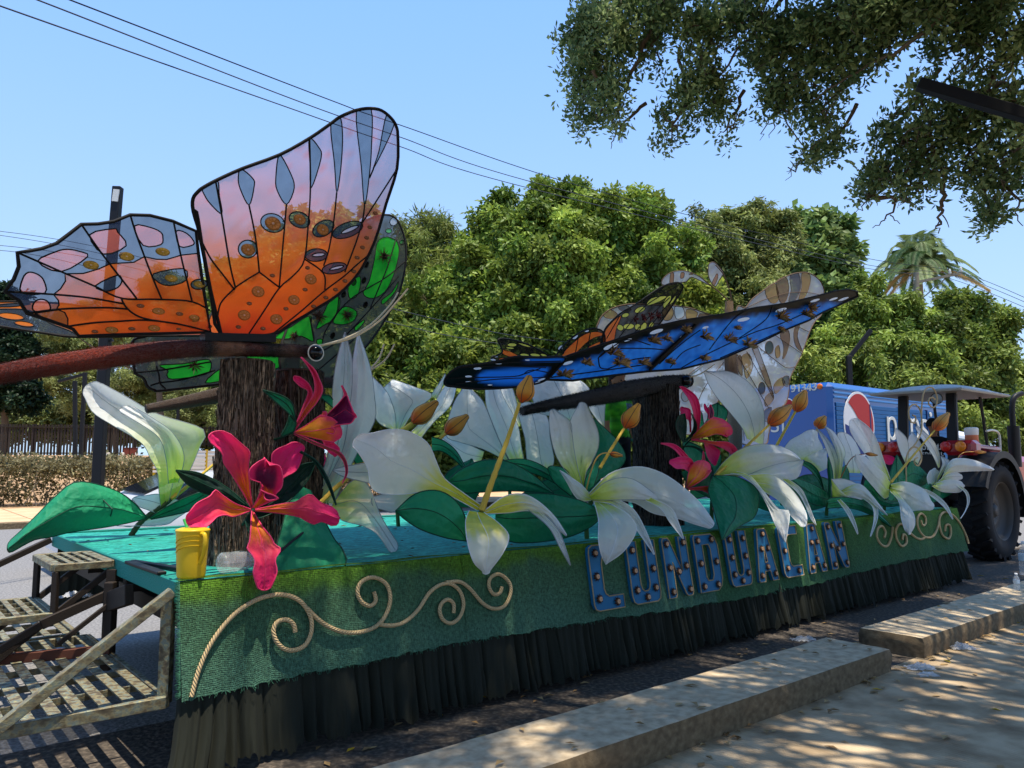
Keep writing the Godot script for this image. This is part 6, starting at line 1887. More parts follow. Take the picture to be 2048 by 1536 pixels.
	px_tube(t, "antenna", [636, 692, 700, 677, 755, 645, 795, 602, 816, 577], [0.48, 0.25], 0.008, 0.006, M.cane)
	px_tube(t, "antenna", [640, 692, 690, 677, 740, 650, 780, 610, 796, 585], [0.56, 0.75], 0.008, 0.006, M.cane)

func build_green() -> void:
	var t := thing("giant_butterfly", "bright green and smoky grey butterfly half hidden behind the orange one", "butterfly figure", onw(594, 742, 1.2))
	var smoke := func(q: Vector2) -> Color:
		return lin(78, 84, 80, 0.88) * (1.0 + 0.25 * noise.get_noise_2d(q.x * 12, q.y * 12))
	var green := func(q: Vector2) -> Color:
		return lin(52, 206, 60, 0.97).lerp(lin(34, 160, 52, 0.97), clampf(0.5 + noise.get_noise_2d(q.x * 6, q.y * 6), 0, 1))
	crop(0, 0, 1)
	var out := sm_loop(c2([560, 700, 600, 600, 670, 490, 730, 442, 778, 430, 802, 455, 812, 510, 800, 580, 772, 636, 735, 690, 690, 732, 640, 772, 600, 785, 570, 770]), 4)
	var f := lie(600, 720, 1.5, 0.0004, -0.0012, 0.05)
	crop(540, 440, 0.2083)
	var panels := []
	for a in [[1000, 380, 1020, 240, 1060, 180, 1130, 165, 1185, 185, 1215, 200, 1238, 300, 1200, 480, 1130, 650, 1040, 735, 950, 750, 893, 700, 950, 590], [862, 540, 850, 700, 770, 760, 752, 640], [660, 735, 662, 850, 600, 975, 560, 985, 440, 1045, 520, 880, 560, 800], [830, 880, 720, 830, 645, 900, 605, 985, 700, 1005, 800, 970], [380, 920, 200, 1020, 40, 1130, 180, 1140, 300, 1115, 420, 1165, 395, 1000], [1230, 590, 1200, 690, 1090, 805, 1072, 770, 1170, 690], [895, 962, 900, 985, 830, 1062, 812, 1030], [450, 1150, 500, 1148, 490, 1205, 450, 1190]]:
		panels.append([sm_loop(c2(a), 3), green, M.wing_sheer])
	panels.append([oval(1138, 105, 30, 22, 0), lin(90, 190, 110, 0.95), M.wing_sheer])
	panels.append([oval(1265, 212, 22, 24, 0), lin(90, 190, 110, 0.95), M.wing_sheer])
	panels.append([oval(1185, 15, 36, 40, 0.5), lin(190, 205, 225, 0.9), M.wing_sheer])
	for a in [[925, 430], [900, 580], [805, 600], [705, 715], [915, 815], [600, 1110]]:
		panels.append([oval(a[0], a[1], 20, 32, 0.3, 10), lin(14, 18, 20, 0.98), M.wing_sheer])
	var o := wing(t, "forewing", out, f, smoke, M.wing_sheer, panels, 0.010, 14)
	veins(o, [[500, 1200, 540, 1050, 760, 770, 1100, 560, 1290, 400], [420, 1160, 380, 930], [960, 850, 1040, 660, 1130, 440, 1240, 70], [500, 1260, 700, 1130, 940, 880, 1100, 700, 1230, 540], [450, 1450, 640, 1290, 800, 1150], [660, 740, 640, 890, 560, 1000]], f, 0.006, M.cord)
	for a in [[1090, 350, 100], [460, 925, 100], [738, 915, 90], [230, 1110, 70]]:
		spikes(o, a[0], a[1], a[2], f)
	crop(0, 640, 0.2148)
	out = sm_loop(c2([1228, 212, 1350, 155, 1540, 130, 2200, 170, 2700, 300, 2760, 480, 2500, 560, 2048, 600, 1500, 660, 1440, 655, 1372, 620, 1335, 545, 1262, 500, 1250, 465]), 4)
	f = lie(560, 740, 1.55, 0.0004, 0.001)
	panels = []
	for a in [[1482, 422, 1700, 408, 1900, 368, 1962, 390, 1950, 480, 1850, 520, 1600, 552, 1552, 510, 1562, 470], [1910, 582, 2050, 455, 2160, 440, 2200, 520, 2100, 560], [2300, 300, 2560, 320, 2600, 440, 2380, 470]]:
		panels.append([sm_loop(c2(a), 3), green, M.wing_sheer])
	o = wing(t, "hindwing", out, f, smoke, M.wing_sheer, panels, 0.010, 14)
	veins(o, [[1258, 490, 1480, 470, 1700, 435, 1960, 390], [1480, 585, 1700, 555, 2000, 470], [1400, 610, 1500, 580], [1455, 430, 1480, 520, 1490, 590, 1540, 640]], f, 0.006, M.cord)
	dry_bunch(o, 1800, 432, 95, f, [lin(64, 52, 44), lin(96, 82, 70)], 12, 0.0, 1.0)
	crop(0, 0, 1)
	var grey := lin(92, 78, 66)
	fur_body(t, "body", [292, 818, 360, 806, 440, 790, 540, 774, 620, 765, 680, 768, 710, 778], [0, 9, 1, 13, 2, 16, 3, 17, 4, 18, 5, 16, 6, 8], [[0.0, grey], [0.5, lin(76, 64, 54)], [1.0, lin(40, 34, 30)]], [1.45, 1.45], 0.015, 3500)
	px_tube(t, "antenna", [690, 778, 730, 748, 770, 720, 789, 688], [1.4, 1.25], 0.009, 0.007, M.cane)
	px_tube(t, "antenna", [690, 774, 720, 755, 755, 722, 768, 688], [1.5, 1.6], 0.009, 0.007, M.cane)

func build_blue() -> void:
	var t := thing("giant_butterfly", "blue butterfly with black white-spotted wing edges on the black post", "butterfly figure", onw(1315, 772, 0.85))
	crop(0, 0, 1)
	var f := lie(1300, 745, 0.80, 0.0, 0.0030, -0.02)
	var out := c2([1091, 759, 1091, 742, 1107, 722, 1144, 709, 1207, 688, 1254, 672, 1300, 656, 1359, 642, 1448, 628, 1515, 615, 1572, 607, 1634, 592, 1671, 582, 1696, 579, 1714, 583, 1715, 593, 1681, 609, 1646, 624, 1617, 641, 1572, 659, 1513, 688, 1443, 718, 1362, 738, 1291, 743, 1223, 751, 1144, 761])
	if Geometry2D.is_polygon_clockwise(out):
		out.reverse()
	var line := c2([1080, 752, 1092, 748, 1109, 736, 1144, 725, 1196, 709, 1249, 690, 1291, 677, 1340, 664, 1374, 651, 1438, 641, 1478, 634, 1523, 626, 1562, 624, 1597, 616, 1640, 606, 1660, 602, 1700, 615, 1730, 620])
	var blue := func(q: Vector2) -> Color:
		var y := line[line.size() - 1].y
		for k in range(1, line.size()):
			if q.x <= line[k].x:
				y = lerpf(line[k - 1].y, line[k].y, clampf((q.x - line[k - 1].x) / (line[k].x - line[k - 1].x), 0, 1))
				break
		var a := smoothstep(-3.0, 9.0, q.y - y + 4.0 * noise.get_noise_2d(q.x * 6, q.y * 6))
		var seg := Geometry2D.get_closest_point_to_segment(q, Vector2(1296, 735), Vector2(1392, 650)).distance_to(q)
		a *= smoothstep(2.0, 13.0, seg)
		var lo := clampf(0.5 + 1.1 * noise.get_noise_2d(q.x * 3.0 - q.y * 3.0, q.y * 9.0), 0, 1)
		return lin(12, 13, 18).lerp(lin(30, 116, 206).lerp(lin(56, 154, 238), lo), a)
	var panels := []
	for a in [[1222, 693, 16, 4.5, -0.35], [1136, 726, 11, 3.0, -0.3], [1313, 663, 14, 3.8, -0.3], [1411, 655, 6.5, 2.4, -0.25], [1366, 674, 6.5, 2.6, -0.25], [1487, 639, 12.5, 3.6, -0.2], [1562, 620, 12, 3.0, -0.3], [1630, 601, 10, 2.4, -0.3], [1667, 598, 9, 2.0, -0.3], [1687, 598, 11, 2.2, -0.33], [1256, 680, 8, 2, -0.3]]:
		panels.append([oval(a[0], a[1], a[2], a[3], a[4], 14), lin(240, 240, 240), M.wing_cloth, [], false])
	var o := wing(t, "forewing", out, f, blue, M.wing_cloth, panels, 0.012, 7.0)
	veins(o, [[1300, 738, 1340, 700, 1390, 650], [1298, 740, 1330, 706, 1380, 660]], f, 0.02, M.cord)
	veins(o, [[1196, 716, 1220, 699, 1290, 697, 1330, 700], [1196, 716, 1200, 735, 1215, 738], [1215, 738, 1262, 720, 1300, 715], [1318, 728, 1342, 705, 1372, 680, 1400, 660], [1300, 690, 1250, 680, 1196, 716], [1362, 736, 1400, 715, 1500, 668, 1560, 648, 1640, 612], [1418, 700, 1440, 670, 1470, 635, 1500, 618], [1478, 676, 1530, 640, 1545, 610], [1340, 735, 1365, 705, 1400, 690], [1100, 755, 1200, 742, 1300, 728], [1440, 716, 1500, 690, 1570, 658]], f, 0.006, M.cord)
	crop(880, 540, 0.2637)
	var dry := [lin(176, 144, 98), lin(124, 98, 64), lin(204, 174, 124), lin(98, 74, 48)]
	for a in [[1300, 640, 100], [1350, 712, 110], [1090, 712, 85], [920, 800, 110], [1525, 712, 85], [1590, 545, 105], [1720, 702, 70], [1840, 462, 75]]:
		dry_bunch(o, a[0], a[1], a[2], f, dry, 42, 0.6, 0.3)
	crop(1300, 520, 0.2474)
	for a in [[110, 640, 80], [420, 630, 105], [620, 650, 95], [690, 555, 62], [770, 692, 110], [420, 800, 80], [150, 830, 65], [1030, 470, 115], [1285, 392, 85], [1240, 445, 110], [270, 570, 70], [1040, 565, 60]]:
		dry_bunch(o, a[0], a[1], a[2], f, dry, 42, 0.5, 0.3)
	crop(0, 0, 1)
	out = sm_loop(c2([890, 769, 893, 754, 914, 736, 951, 730, 993, 723, 1030, 714, 1080, 715, 1130, 715, 1110, 742, 1091, 760, 1065, 769, 1012, 776, 954, 778, 912, 774]), 4)
	f = lie(1091, 755, 0.80, 0.0006, 0.004)
	var core := sm_loop(c2([968, 742, 1010, 737, 1060, 735, 1098, 736, 1091, 750, 1066, 764, 1040, 769, 1000, 770, 962, 765, 953, 753]), 3)
	var hind := func(q: Vector2) -> Color:
		var near := INF
		for k in core.size():
			near = minf(near, Geometry2D.get_closest_point_to_segment(q, core[k], core[(k + 1) % core.size()]).distance_to(q))
		if not Geometry2D.is_point_in_polygon(q, core):
			near = -near
		var strip := smoothstep(5.0, 1.0, absf(q.y - lerpf(722, 720, (q.x - 1050) / 80.0))) * smoothstep(1040, 1070, q.x)
		return lin(12, 13, 18).lerp(lin(40, 132, 234), maxf(smoothstep(-2.0, 5.0, near), strip * 0.9))
	panels = []
	for a in [[955, 737, 8, 2.4, -0.05], [937, 753, 7, 2.0, 0], [938, 764, 7, 1.6, 0], [980, 770, 5, 1.2, 0], [986, 719.5, 5, 1.6, 0.1], [997, 727, 7, 1.4, 0], [1055, 720, 5, 1.2, 0], [1075, 765, 6, 1.6, -0.3], [1083, 759, 8, 1.8, -0.3]]:
		panels.append([oval(a[0], a[1], a[2], a[3], a[4], 12), lin(236, 236, 238), M.wing_cloth, [], false])
	o = wing(t, "hindwing", out, f, hind, M.wing_cloth, panels, 0.011, 6.0)
	veins(o, [[1095, 745, 1060, 740, 1036, 752, 960, 755, 893, 757], [1036, 752, 1080, 737], [1091, 755, 1000, 758, 910, 768], [1091, 735, 1000, 732, 920, 736], [1120, 722, 1050, 724, 980, 727]], f, 0.005, M.cord)
	var blk := lin(16, 15, 17)
	fur_body(t, "body", [1044, 822, 1100, 810, 1180, 796, 1260, 780, 1310, 770, 1350, 764, 1378, 762], [0, 7, 0.3, 12, 1, 13.5, 2, 15, 3, 18, 4, 19, 5, 12], [[0.0, blk], [0.3, lin(30, 27, 26)], [1.0, blk]], [0.72, 0.72], 0.026, 12000)
	var sm := SphereMesh.new()
	sm.radius = 0.055
	sm.height = 0.11
	part("eye", sm, M.black_rubber, t).position += onw(1372, 762, 0.64)
	px_tube(t, "antenna", [1372, 756, 1400, 748, 1430, 728], [0.66, 0.4], 0.007, 0.005, M.cane)
	px_tube(t, "antenna", [1374, 754, 1396, 740, 1412, 720], [0.72, 0.8], 0.007, 0.005, M.cane)

func build_monarch() -> void:
	var t := thing("giant_butterfly", "black, orange and yellow butterfly behind the blue one", "butterfly figure", onw(1200, 690, 2.4))
	crop(880, 540, 0.2637)
	var black := func(q: Vector2) -> Color: return lin(34, 32, 28, 0.86) * (1.0 + 0.3 * noise.get_noise_2d(q.x * 14, q.y * 14))
	var yel := lin(222, 214, 92, 0.97)
	var ora := func(q: Vector2) -> Color: return lin(252, 132, 50, 0.96).lerp(lin(240, 98, 44, 0.96), clampf(0.5 + noise.get_noise_2d(q.x * 9, q.y * 9), 0, 1))
	var f := lie(1250, 660, 2.5, 0.0, 0.0016)
	var out := sm_loop(c2([1225, 540, 1250, 450, 1300, 390, 1380, 320, 1490, 255, 1640, 150, 1720, 110, 1790, 95, 1835, 110, 1830, 160, 1740, 300, 1650, 430, 1560, 560, 1400, 620, 1260, 610]), 4)
	var panels := [[sm_loop(c2([1245, 480, 1290, 410, 1372, 345, 1335, 450, 1320, 530, 1290, 580, 1240, 560]), 3), ora, M.wing_sheer]]
	for a in [[1405, 343, 28, 16, -0.3], [1515, 302, 42, 20, -0.4], [1365, 437, 26, 22, 0.6], [1430, 428, 42, 22, -0.1], [1498, 432, 24, 24, 0.3], [1540, 435, 22, 40, 0.5], [1600, 420, 14, 28, 0.6]]:
		panels.append([oval(a[0], a[1], a[2], a[3], a[4], 14), yel, M.wing_sheer])
	for a in [[1565, 270, 1600, 215, 1700, 197, 1712, 210, 1650, 245], [1690, 260, 1720, 205, 1752, 198, 1740, 250, 1705, 290], [1738, 262, 1770, 210, 1790, 195, 1770, 240]]:
		panels.append([sm_loop(c2(a), 3), yel, M.wing_sheer])
	var o := wing(t, "forewing", out, f, black, M.wing_sheer, panels, 0.011, 8)
	veins(o, [[1320, 560, 1420, 430, 1560, 270, 1800, 120], [1400, 560, 1560, 380, 1740, 210], [1480, 560, 1640, 370, 1810, 150], [1262, 520, 1360, 350]], f, 0.007, M.cord)
	for a in [[1470, 372], [1530, 360], [1590, 352], [1640, 345]]:
		dry_bunch(o, a[0], a[1], 52, f, [lin(108, 28, 28), lin(70, 18, 20)], 14, 0, 1.0)
	out = sm_loop(c2([870, 680, 905, 610, 960, 550, 1020, 500, 1090, 460, 1170, 443, 1235, 470, 1250, 540, 1220, 600, 1060, 660, 940, 700]), 4)
	panels = [[sm_loop(c2([915, 672, 955, 605, 1060, 510, 1130, 475, 1200, 470, 1240, 492, 1165, 515, 1100, 560, 1050, 610, 985, 665]), 3), ora, M.wing_sheer]]
	panels.append([sm_loop(c2([1090, 640, 1120, 590, 1170, 560, 1218, 545, 1200, 590, 1140, 630]), 3), ora, M.wing_sheer])
	for a in [[1112, 462, 18, 10, -0.2], [1023, 507, 26, 15, -0.6], [914, 590, 24, 15, -0.7]]:
		panels.append([oval(a[0], a[1], a[2], a[3], a[4], 14), lin(236, 238, 240, 0.97), M.wing_sheer])
	o = wing(t, "hindwing", out, f, black, M.wing_sheer, panels, 0.011, 8)
	veins(o, [[1200, 600, 1240, 480], [1110, 640, 1140, 470], [1020, 660, 1050, 500], [930, 640, 985, 540]], f, 0.007, M.cord)
	out = sm_loop(c2([390, 680, 400, 655, 430, 650, 470, 620, 455, 570, 438, 535, 475, 520, 600, 543, 720, 590, 840, 665, 860, 700, 700, 720, 480, 720]), 4)
	panels = [[sm_loop(c2([470, 612, 500, 605, 600, 655, 540, 660, 480, 640]), 3), ora, M.wing_sheer], [sm_loop(c2([440, 690, 450, 672, 500, 665, 490, 690]), 3), ora, M.wing_sheer]]
	for a in [[545, 568, 36, 14, 0.0], [640, 570, 50, 8, 0.3], [530, 592, 32, 8, 0.1], [505, 607, 24, 8, 0.2], [640, 645, 36, 12, 0.1], [720, 645, 40, 12, 0.1], [790, 648, 32, 10, 0.3]]:
		panels.append([oval(a[0], a[1], a[2], a[3], a[4], 12), yel, M.wing_sheer])
	for a in [[425, 658, 16, 6, 0.0], [405, 682, 20, 10, 0.2]]:
		panels.append([oval(a[0], a[1], a[2], a[3], a[4], 12), lin(236, 238, 240, 0.97), M.wing_sheer])
	o = wing(t, "far_wing", out, lie(1000, 700, 2.6, 0.0006, 0.001), black, M.wing_sheer, panels, 0.011, 8)
	crop(0, 0, 1)
	fur_body(t, "body", [1080, 770, 1140, 745, 1200, 715, 1250, 690, 1280, 672], [0, 6, 1, 11, 2, 14, 3, 13, 4, 7], [[0.0, lin(40, 34, 30)], [0.5, lin(150, 80, 40)], [1.0, lin(40, 34, 30)]], [2.55, 2.55], 0.015, 900)
	var foot := onw(1225, 720, 2.7)
	var b := MB.new()
	b.col = Color(0.5, 0.45, 0.4)
	b.tube(PackedVector3Array([Vector3(foot.x, DECK, foot.z), foot]), 0.06, 10)
	part("support", b, M.bark, t)

func build_brown() -> void:
	var t := thing("giant_butterfly", "tall cream and brown butterfly standing upright behind the blue wing", "butterfly figure", onw(1460, 900, 2.9))
	crop(1300, 520, 0.2474)
	var f := lie(1460, 760, 2.9, 0.0012, 0.0)
	var cream := func(q: Vector2) -> Color:
		var k := smoothstep(0.12, 0.3, absf(noise.get_noise_2d(q.x * 4.0, q.y * 1.2 + 90)))
		return lin(214, 216, 222, 0.74).lerp(lin(198, 184, 160, 0.8), k * 0.6)
	var tan_ := lin(190, 156, 108, 0.82)
	var grey := lin(128, 126, 128, 0.8)
	var brn := lin(146, 120, 98, 0.88)
	var out := sm_loop(c2([690, 420, 770, 385, 830, 310, 950, 222, 1100, 132, 1200, 103, 1290, 108, 1365, 160, 1402, 230, 1400, 300, 1390, 430, 1330, 500, 1285, 590, 1225, 760, 1170, 870, 1130, 960, 1122, 1060, 1100, 1150, 1060, 1190, 1000, 1250, 960, 1400, 930, 1490, 760, 1490, 690, 1400, 660, 1000]), 4)
	var panels := []
	for a in [[[930, 240, 1010, 190, 1040, 300, 1010, 350, 960, 330], tan_], [[1020, 180, 1100, 140, 1120, 250, 1090, 340, 1045, 330], brn], [[1130, 130, 1200, 110, 1215, 230, 1170, 330, 1120, 330, 1140, 240], grey], [[1225, 110, 1290, 118, 1290, 200, 1250, 300, 1200, 320, 1225, 220], tan_], [[1050, 600, 1110, 560, 1130, 640, 1100, 760, 1070, 800, 1080, 700], brn], [[1170, 540, 1210, 520, 1190, 620, 1230, 740, 1180, 700, 1160, 620], brn], [[820, 700, 860, 690, 920, 840, 970, 980, 1000, 1120, 950, 1030, 890, 880], brn], [[1010, 720, 1040, 690, 1050, 770, 1020, 790], tan_], [[1000, 1010, 1060, 950, 1090, 1000, 1050, 1050, 1010, 1080], tan_], [[930, 1110, 980, 1070, 1000, 1120, 960, 1170, 930, 1180], tan_], [[1070, 950, 1120, 940, 1115, 1020, 1080, 1010], grey], [[920, 1220, 980, 1190, 960, 1290, 925, 1300], grey], [[740, 780, 800, 760, 830, 860, 780, 960, 755, 870], tan_], [[705, 790, 735, 780, 745, 930, 715, 900], brn]]:
		panels.append([sm_loop(c2(a[0]), 3), a[1], M.wing_sheer])
	panels.append([oval(962, 708, 34, 54, 0, 18), lin(96, 104, 98, 0.96), M.wing_sheer])
	panels.append([oval(902, 1036, 28, 50, 0, 18), lin(84, 88, 94, 0.96), M.wing_sheer])
	var o := wing(t, "right_wing", out, f, cream, M.wing_sheer, panels, 0.011, 12, M.brown_cord, 0.005)
	veins(o, [[700, 760, 800, 930, 900, 1100, 960, 1200], [780, 740, 900, 950, 1000, 1080], [870, 700, 1000, 800, 1100, 870, 1180, 860], [720, 420, 900, 330, 1100, 270, 1260, 262, 1390, 285], [1000, 600, 1130, 690, 1230, 760], [1180, 530, 1280, 580], [700, 900, 740, 1200, 760, 1460]], f, 0.006, M.brown_cord)
	crop(880, 540, 0.2637)
	out = sm_loop(c2([1195, 470, 1200, 400, 1240, 335, 1320, 285, 1450, 258, 1600, 265, 1760, 270, 1900, 290, 2048, 340, 2180, 380, 2180, 640, 2150, 900, 1980, 1200, 1850, 1250, 1700, 1200, 1500, 1000, 1300, 700]), 4)
	panels = []
	for a in [[[1235, 345, 1290, 300, 1350, 345, 1290, 370], tan_], [[1350, 285, 1410, 268, 1450, 300, 1400, 320], grey], [[1690, 280, 1750, 275, 1770, 330, 1740, 380, 1690, 370], tan_], [[1780, 280, 1840, 285, 1850, 350, 1790, 370], lin(206, 220, 222, 0.92)], [[1870, 300, 1950, 320, 1930, 370, 1870, 370], tan_], [[1970, 330, 2080, 360, 2040, 400, 1970, 390], brn]]:
		panels.append([sm_loop(c2(a[0]), 3), a[1], M.wing_sheer])
	panels.append([oval(1858, 955, 30, 44, 0, 16), lin(150, 154, 158, 0.96), M.wing_sheer])
	f = lie(1460, 760, 2.9, -0.0006, 0.0)
	o = wing(t, "left_wing", out, f, cream, M.wing_sheer, panels, 0.011, 12, M.brown_cord, 0.005)
	veins(o, [[2150, 620, 1900, 780, 1700, 1000], [2150, 500, 1800, 420, 1500, 400], [2150, 700, 2000, 900, 1900, 1150], [2150, 560, 1900, 560, 1600, 640]], f, 0.006, M.brown_cord)
	crop(1300, 520, 0.2474)
	var bn := lin(128, 102, 76)
	fur_body(t, "body", [640, 340, 640, 420, 645, 520, 650, 700, 660, 900, 680, 1150, 690, 1400, 690, 1620], [0, 8, 1, 13, 2, 13, 3, 14, 4, 15, 5, 14, 6, 13, 7, 12], [[0.0, lin(150, 120, 84)], [0.3, bn], [0.45, lin(110, 78, 56)], [0.7, lin(126, 112, 98)], [1.0, lin(96, 84, 72)]], [2.85, 2.7], 0.02, 2500)
	px_tube(t, "antenna_stem", [655, 350, 560, 260, 470, 190, 400, 130], [2.85, 2.85], 0.012, 0.008, M.brown_cord)
	px_tube(t, "antenna_stem", [660, 350, 650, 270, 620, 180, 590, 110, 530, 40], [2.85, 2.85], 0.012, 0.008, M.brown_cord)
	f = lie(1340, 550, 2.85, 0.0008, 0.002)
	panels = []
	for x in [175, 260, 330]:
		panels.append([sm_loop(c2([x - 15, 190 - (x - 175) * 0.5, x - 10, 98 + absf(x - 230) * 0.2, x + 16, 98 + absf(x - 230) * 0.2, x + 10, 185 - (x - 175) * 0.5]), 3), lin(176, 132, 100, 0.95), M.wing_sheer])
	wing(t, "feeler_leaf", sm_loop(c2([92, 195, 105, 150, 150, 110, 220, 88, 300, 92, 380, 125, 440, 165, 480, 205, 400, 165, 330, 140, 290, 175, 230, 185, 150, 205]), 4), f, cream, M.wing_sheer, panels, 0.007, 8, M.brown_cord)
	wing(t, "feeler_leaf", sm_loop(c2([478, 30, 520, 20, 575, 75, 590, 110, 560, 160, 530, 212, 500, 195, 475, 140, 468, 85]), 4), f, cream, M.wing_sheer, [[sm_loop(c2([500, 190, 515, 150, 540, 110, 548, 140, 520, 205]), 3), lin(176, 132, 110, 0.95), M.wing_sheer]], 0.007, 8, M.brown_cord)
	crop(0, 0, 1)

# ---- street furniture, wires, vehicles, people, small things
func text(called: String, s: String, h: float, depth: float, m: Material, par: Node, o: Vector3, right: Vector3, up: Vector3, squeeze := 1.0, bold := false) -> MeshInstance3D:
	var tm := TextMesh.new()
	tm.text = s
	var sf := SystemFont.new()
	sf.font_names = PackedStringArray(["Droid Sans"])
	sf.font_weight = 700 if bold else 400
	tm.font = sf
	tm.font_size = 64
	tm.pixel_size = h / 46.0
	tm.depth = depth
	tm.curve_step = 2.0
	var p := part(called, tm, m, par)
	var n := right.cross(up)
	p.transform = Transform3D(Basis(right * squeeze, up, n), o + p.position)
	return p

func build_street() -> void:
	# street lamp behind the orange butterfly
	var m = M.black_metal
	var d := 18.2
	var foot := onh(191, 1052, 0.15)
	d = -foot.z
	var t := thing("street_lamp", "tall dark street lamp with a slanted top behind the orange hindwing", "street lamp", foot, "dark box section street lamps")
	var knee := at(198, 640, d)
	var b := MB.new()
	b.bar(foot, Vector3(foot.x, knee.y, foot.z), 0.22, 0.20, Vector3(0, 0, 1), 0.015)
	part("pole", b, m, t)
	var tip := at(236, 374, d)
	b = MB.new()
	b.bar(Vector3(foot.x, knee.y - 0.1, foot.z), tip, 0.20, 0.18, Vector3(0, 0, 1), 0.015)
	part("arm", b, m, t)
	b = MB.new()
	b.bar(knee.lerp(tip, 0.88) + Vector3(0.03, 0, 0.1), knee.lerp(tip, 0.97) + Vector3(0.03, 0, 0.1), 0.14, 0.03, Vector3(0, 0, 1))
	part("lens", b, M.lens_white, t)
	b = MB.new()
	b.bar(at(205, 690, d), at(226, 680, d), 0.06, 0.06)
	part("bracket", b, m, t)
	# the arm of the lamp beside the camera
	t = thing("street_lamp", "black lamp arm reaching in from the right among the leaves", "street lamp", Vector3(5.6, 0, -4.6), "dark box section street lamps")
	var a := at(1836, 168, 5.6)
	var e := at(2260, 292, 5.2)
	b = MB.new()
	b.bar(a, e, 0.085, 0.085, Vector3.UP, 0.006)
	part("arm", b, m, t)
	b = MB.new()
	b.bar(Vector3(e.x, 0, e.z), e + Vector3(0, 0.05, 0), 0.1, 0.1, Vector3(0, 0, 1))
	part("pole", b, m, t)
	# small lamps
	var list := [[1708, 960, 1708, 712, 1742, 660, 27.0, "dark angled street lamp before the trees right of the cream butterfly"], [160, 930, 160, 745, 116, 763, 40.0, "dark double lamp post with a short side arm near the fence"], [352, 925, 352, 812, 340, 812, 52.0, "short dark lamp post seen under the bark log"]]
	for k in list:
		foot = ground_at(at(k[0], k[1], k[6]))
		t = thing("street_lamp", k[7], "street lamp", foot, "dark box section street lamps")
		b = MB.new()
		var top := at(k[2], k[3], k[6])
		b.bar(foot, Vector3(foot.x, top.y, foot.z), 0.17, 0.17, Vector3(0, 0, 1), 0.01)
		part("pole", b, m, t)
		b = MB.new()
		b.bar(Vector3(foot.x, top.y - 0.08, foot.z), at(k[4], k[5], k[6]), 0.15, 0.10, Vector3(0, 0, 1), 0.01)
		part("arm", b, m, t)
	b = MB.new()
	var twin := get_node("street_lamp_003")
	b.bar(ground_at(at(150, 930, 40.0)), at(150, 762, 40.0), 0.17, 0.17, Vector3(0, 0, 1), 0.01)
	part("pole", b, m, twin)
	# utility pole
	d = 34.0
	foot = ground_at(at(1834, 930, d))
	t = thing("utility_pole", "weathered wooden utility pole with a crossarm in front of the palm", "utility pole", foot)
	b = MB.new()
	b.tube(PackedVector3Array([foot, at(1832, 545, d)]), [0.16, 0.12], 10)
	part("pole", b, M.grey_bark, t)
	b = MB.new()
	b.bar(at(1826, 566, d), at(1924, 546, d - 0.5), 0.09, 0.11, Vector3.UP)
	part("crossarm", b, M.grey_bark, t)
	b = MB.new()
	b.bar(at(1838, 602, d), at(1890, 558, d - 0.3), 0.05, 0.05)
	part("brace", b, M.grey_bark, t)
	for x in [1830, 1900, 1922]:
		b = MB.new()
		var y = 566 - (x - 1826) * 0.2
		b.lathe([[0.02, 0.0], [0.05, 0.03], [0.07, 0.1], [0.04, 0.14], [0.06, 0.18], [0.02, 0.26]], 10, Transform3D(Basis(), at(x, y - 2, d - (x - 1826) * 0.005)))
		part("insulator", b, M.lens_white, t)
	# wires
	var g := "overhead power lines"
	var wires := [[[-60, -8, 8.0], [0, 12, 8.6], [533, 200, 13.5], [794, 291, 17.0], [1057, 376, 21.0], [1716, 533, 31.0], [1895, 556, 33.6], [2110, 640, 26.0], "lowest of the three wires that cross the sky above the orange wing"],
		[[-20, -32, 8.0], [75, 0, 9.0], [590, 200, 14.0], [794, 272, 17.0], [1090, 371, 21.5], [1716, 526, 31.0], [1908, 550, 33.5], [2110, 630, 26.0], "middle one of the three wires that cross the sky above the orange wing"],
		[[60, -28, 9.0], [140, 0, 9.6], [660, 200, 15.0], [794, 248, 17.0], [1199, 383, 23.0], [1716, 513, 31.0], [1921, 545, 33.4], [2110, 622, 26.0], "topmost of the three wires that cross the sky"]]
	var extra := [[[-60, 455, 30.0], [200, 495, 32.0], [620, 600, 36.0], [1180, 702, 40.0], "thin wire behind the hindwing, upper of the set there"], [[-60, 462, 30.0], [200, 507, 32.0], [620, 620, 36.0], [1150, 710, 40.0], "thin wire behind the hindwing, second of the set there"],
		[[-60, 485, 30.0], [200, 520, 32.0], [640, 630, 36.0], [1120, 690, 40.0], "thin wire behind the hindwing, third of the set there"], [[-60, 500, 30.0], [120, 520, 31.0], [640, 650, 36.0], [1080, 682, 40.0], "thin wire behind the hindwing, lowest of the set there"],
		[[780, 616, 23.0], [900, 645, 24.0], [1020, 670, 25.0], [1180, 690, 26.0], "pale wire in front of the dark fig trees, upper one"], [[760, 640, 23.0], [900, 672, 24.0], [1020, 690, 25.0], [1100, 700, 26.0], "pale wire in front of the dark fig trees, lower one"]]
	for k in wires + extra:
		var q := PackedVector3Array()
		for j in k.size() - 1:
			q.append(at(k[j][0], k[j][1], k[j][2]))
		b = MB.new()
		b.col = lin(52, 58, 70)
		b.tube(smooth3(q, 14), 0.011 if k.size() > 6 else 0.012, 5)
		solo("power_line", b, M.matte, k[k.size() - 1], "power line", g)
	build_fence()
	build_far_things()

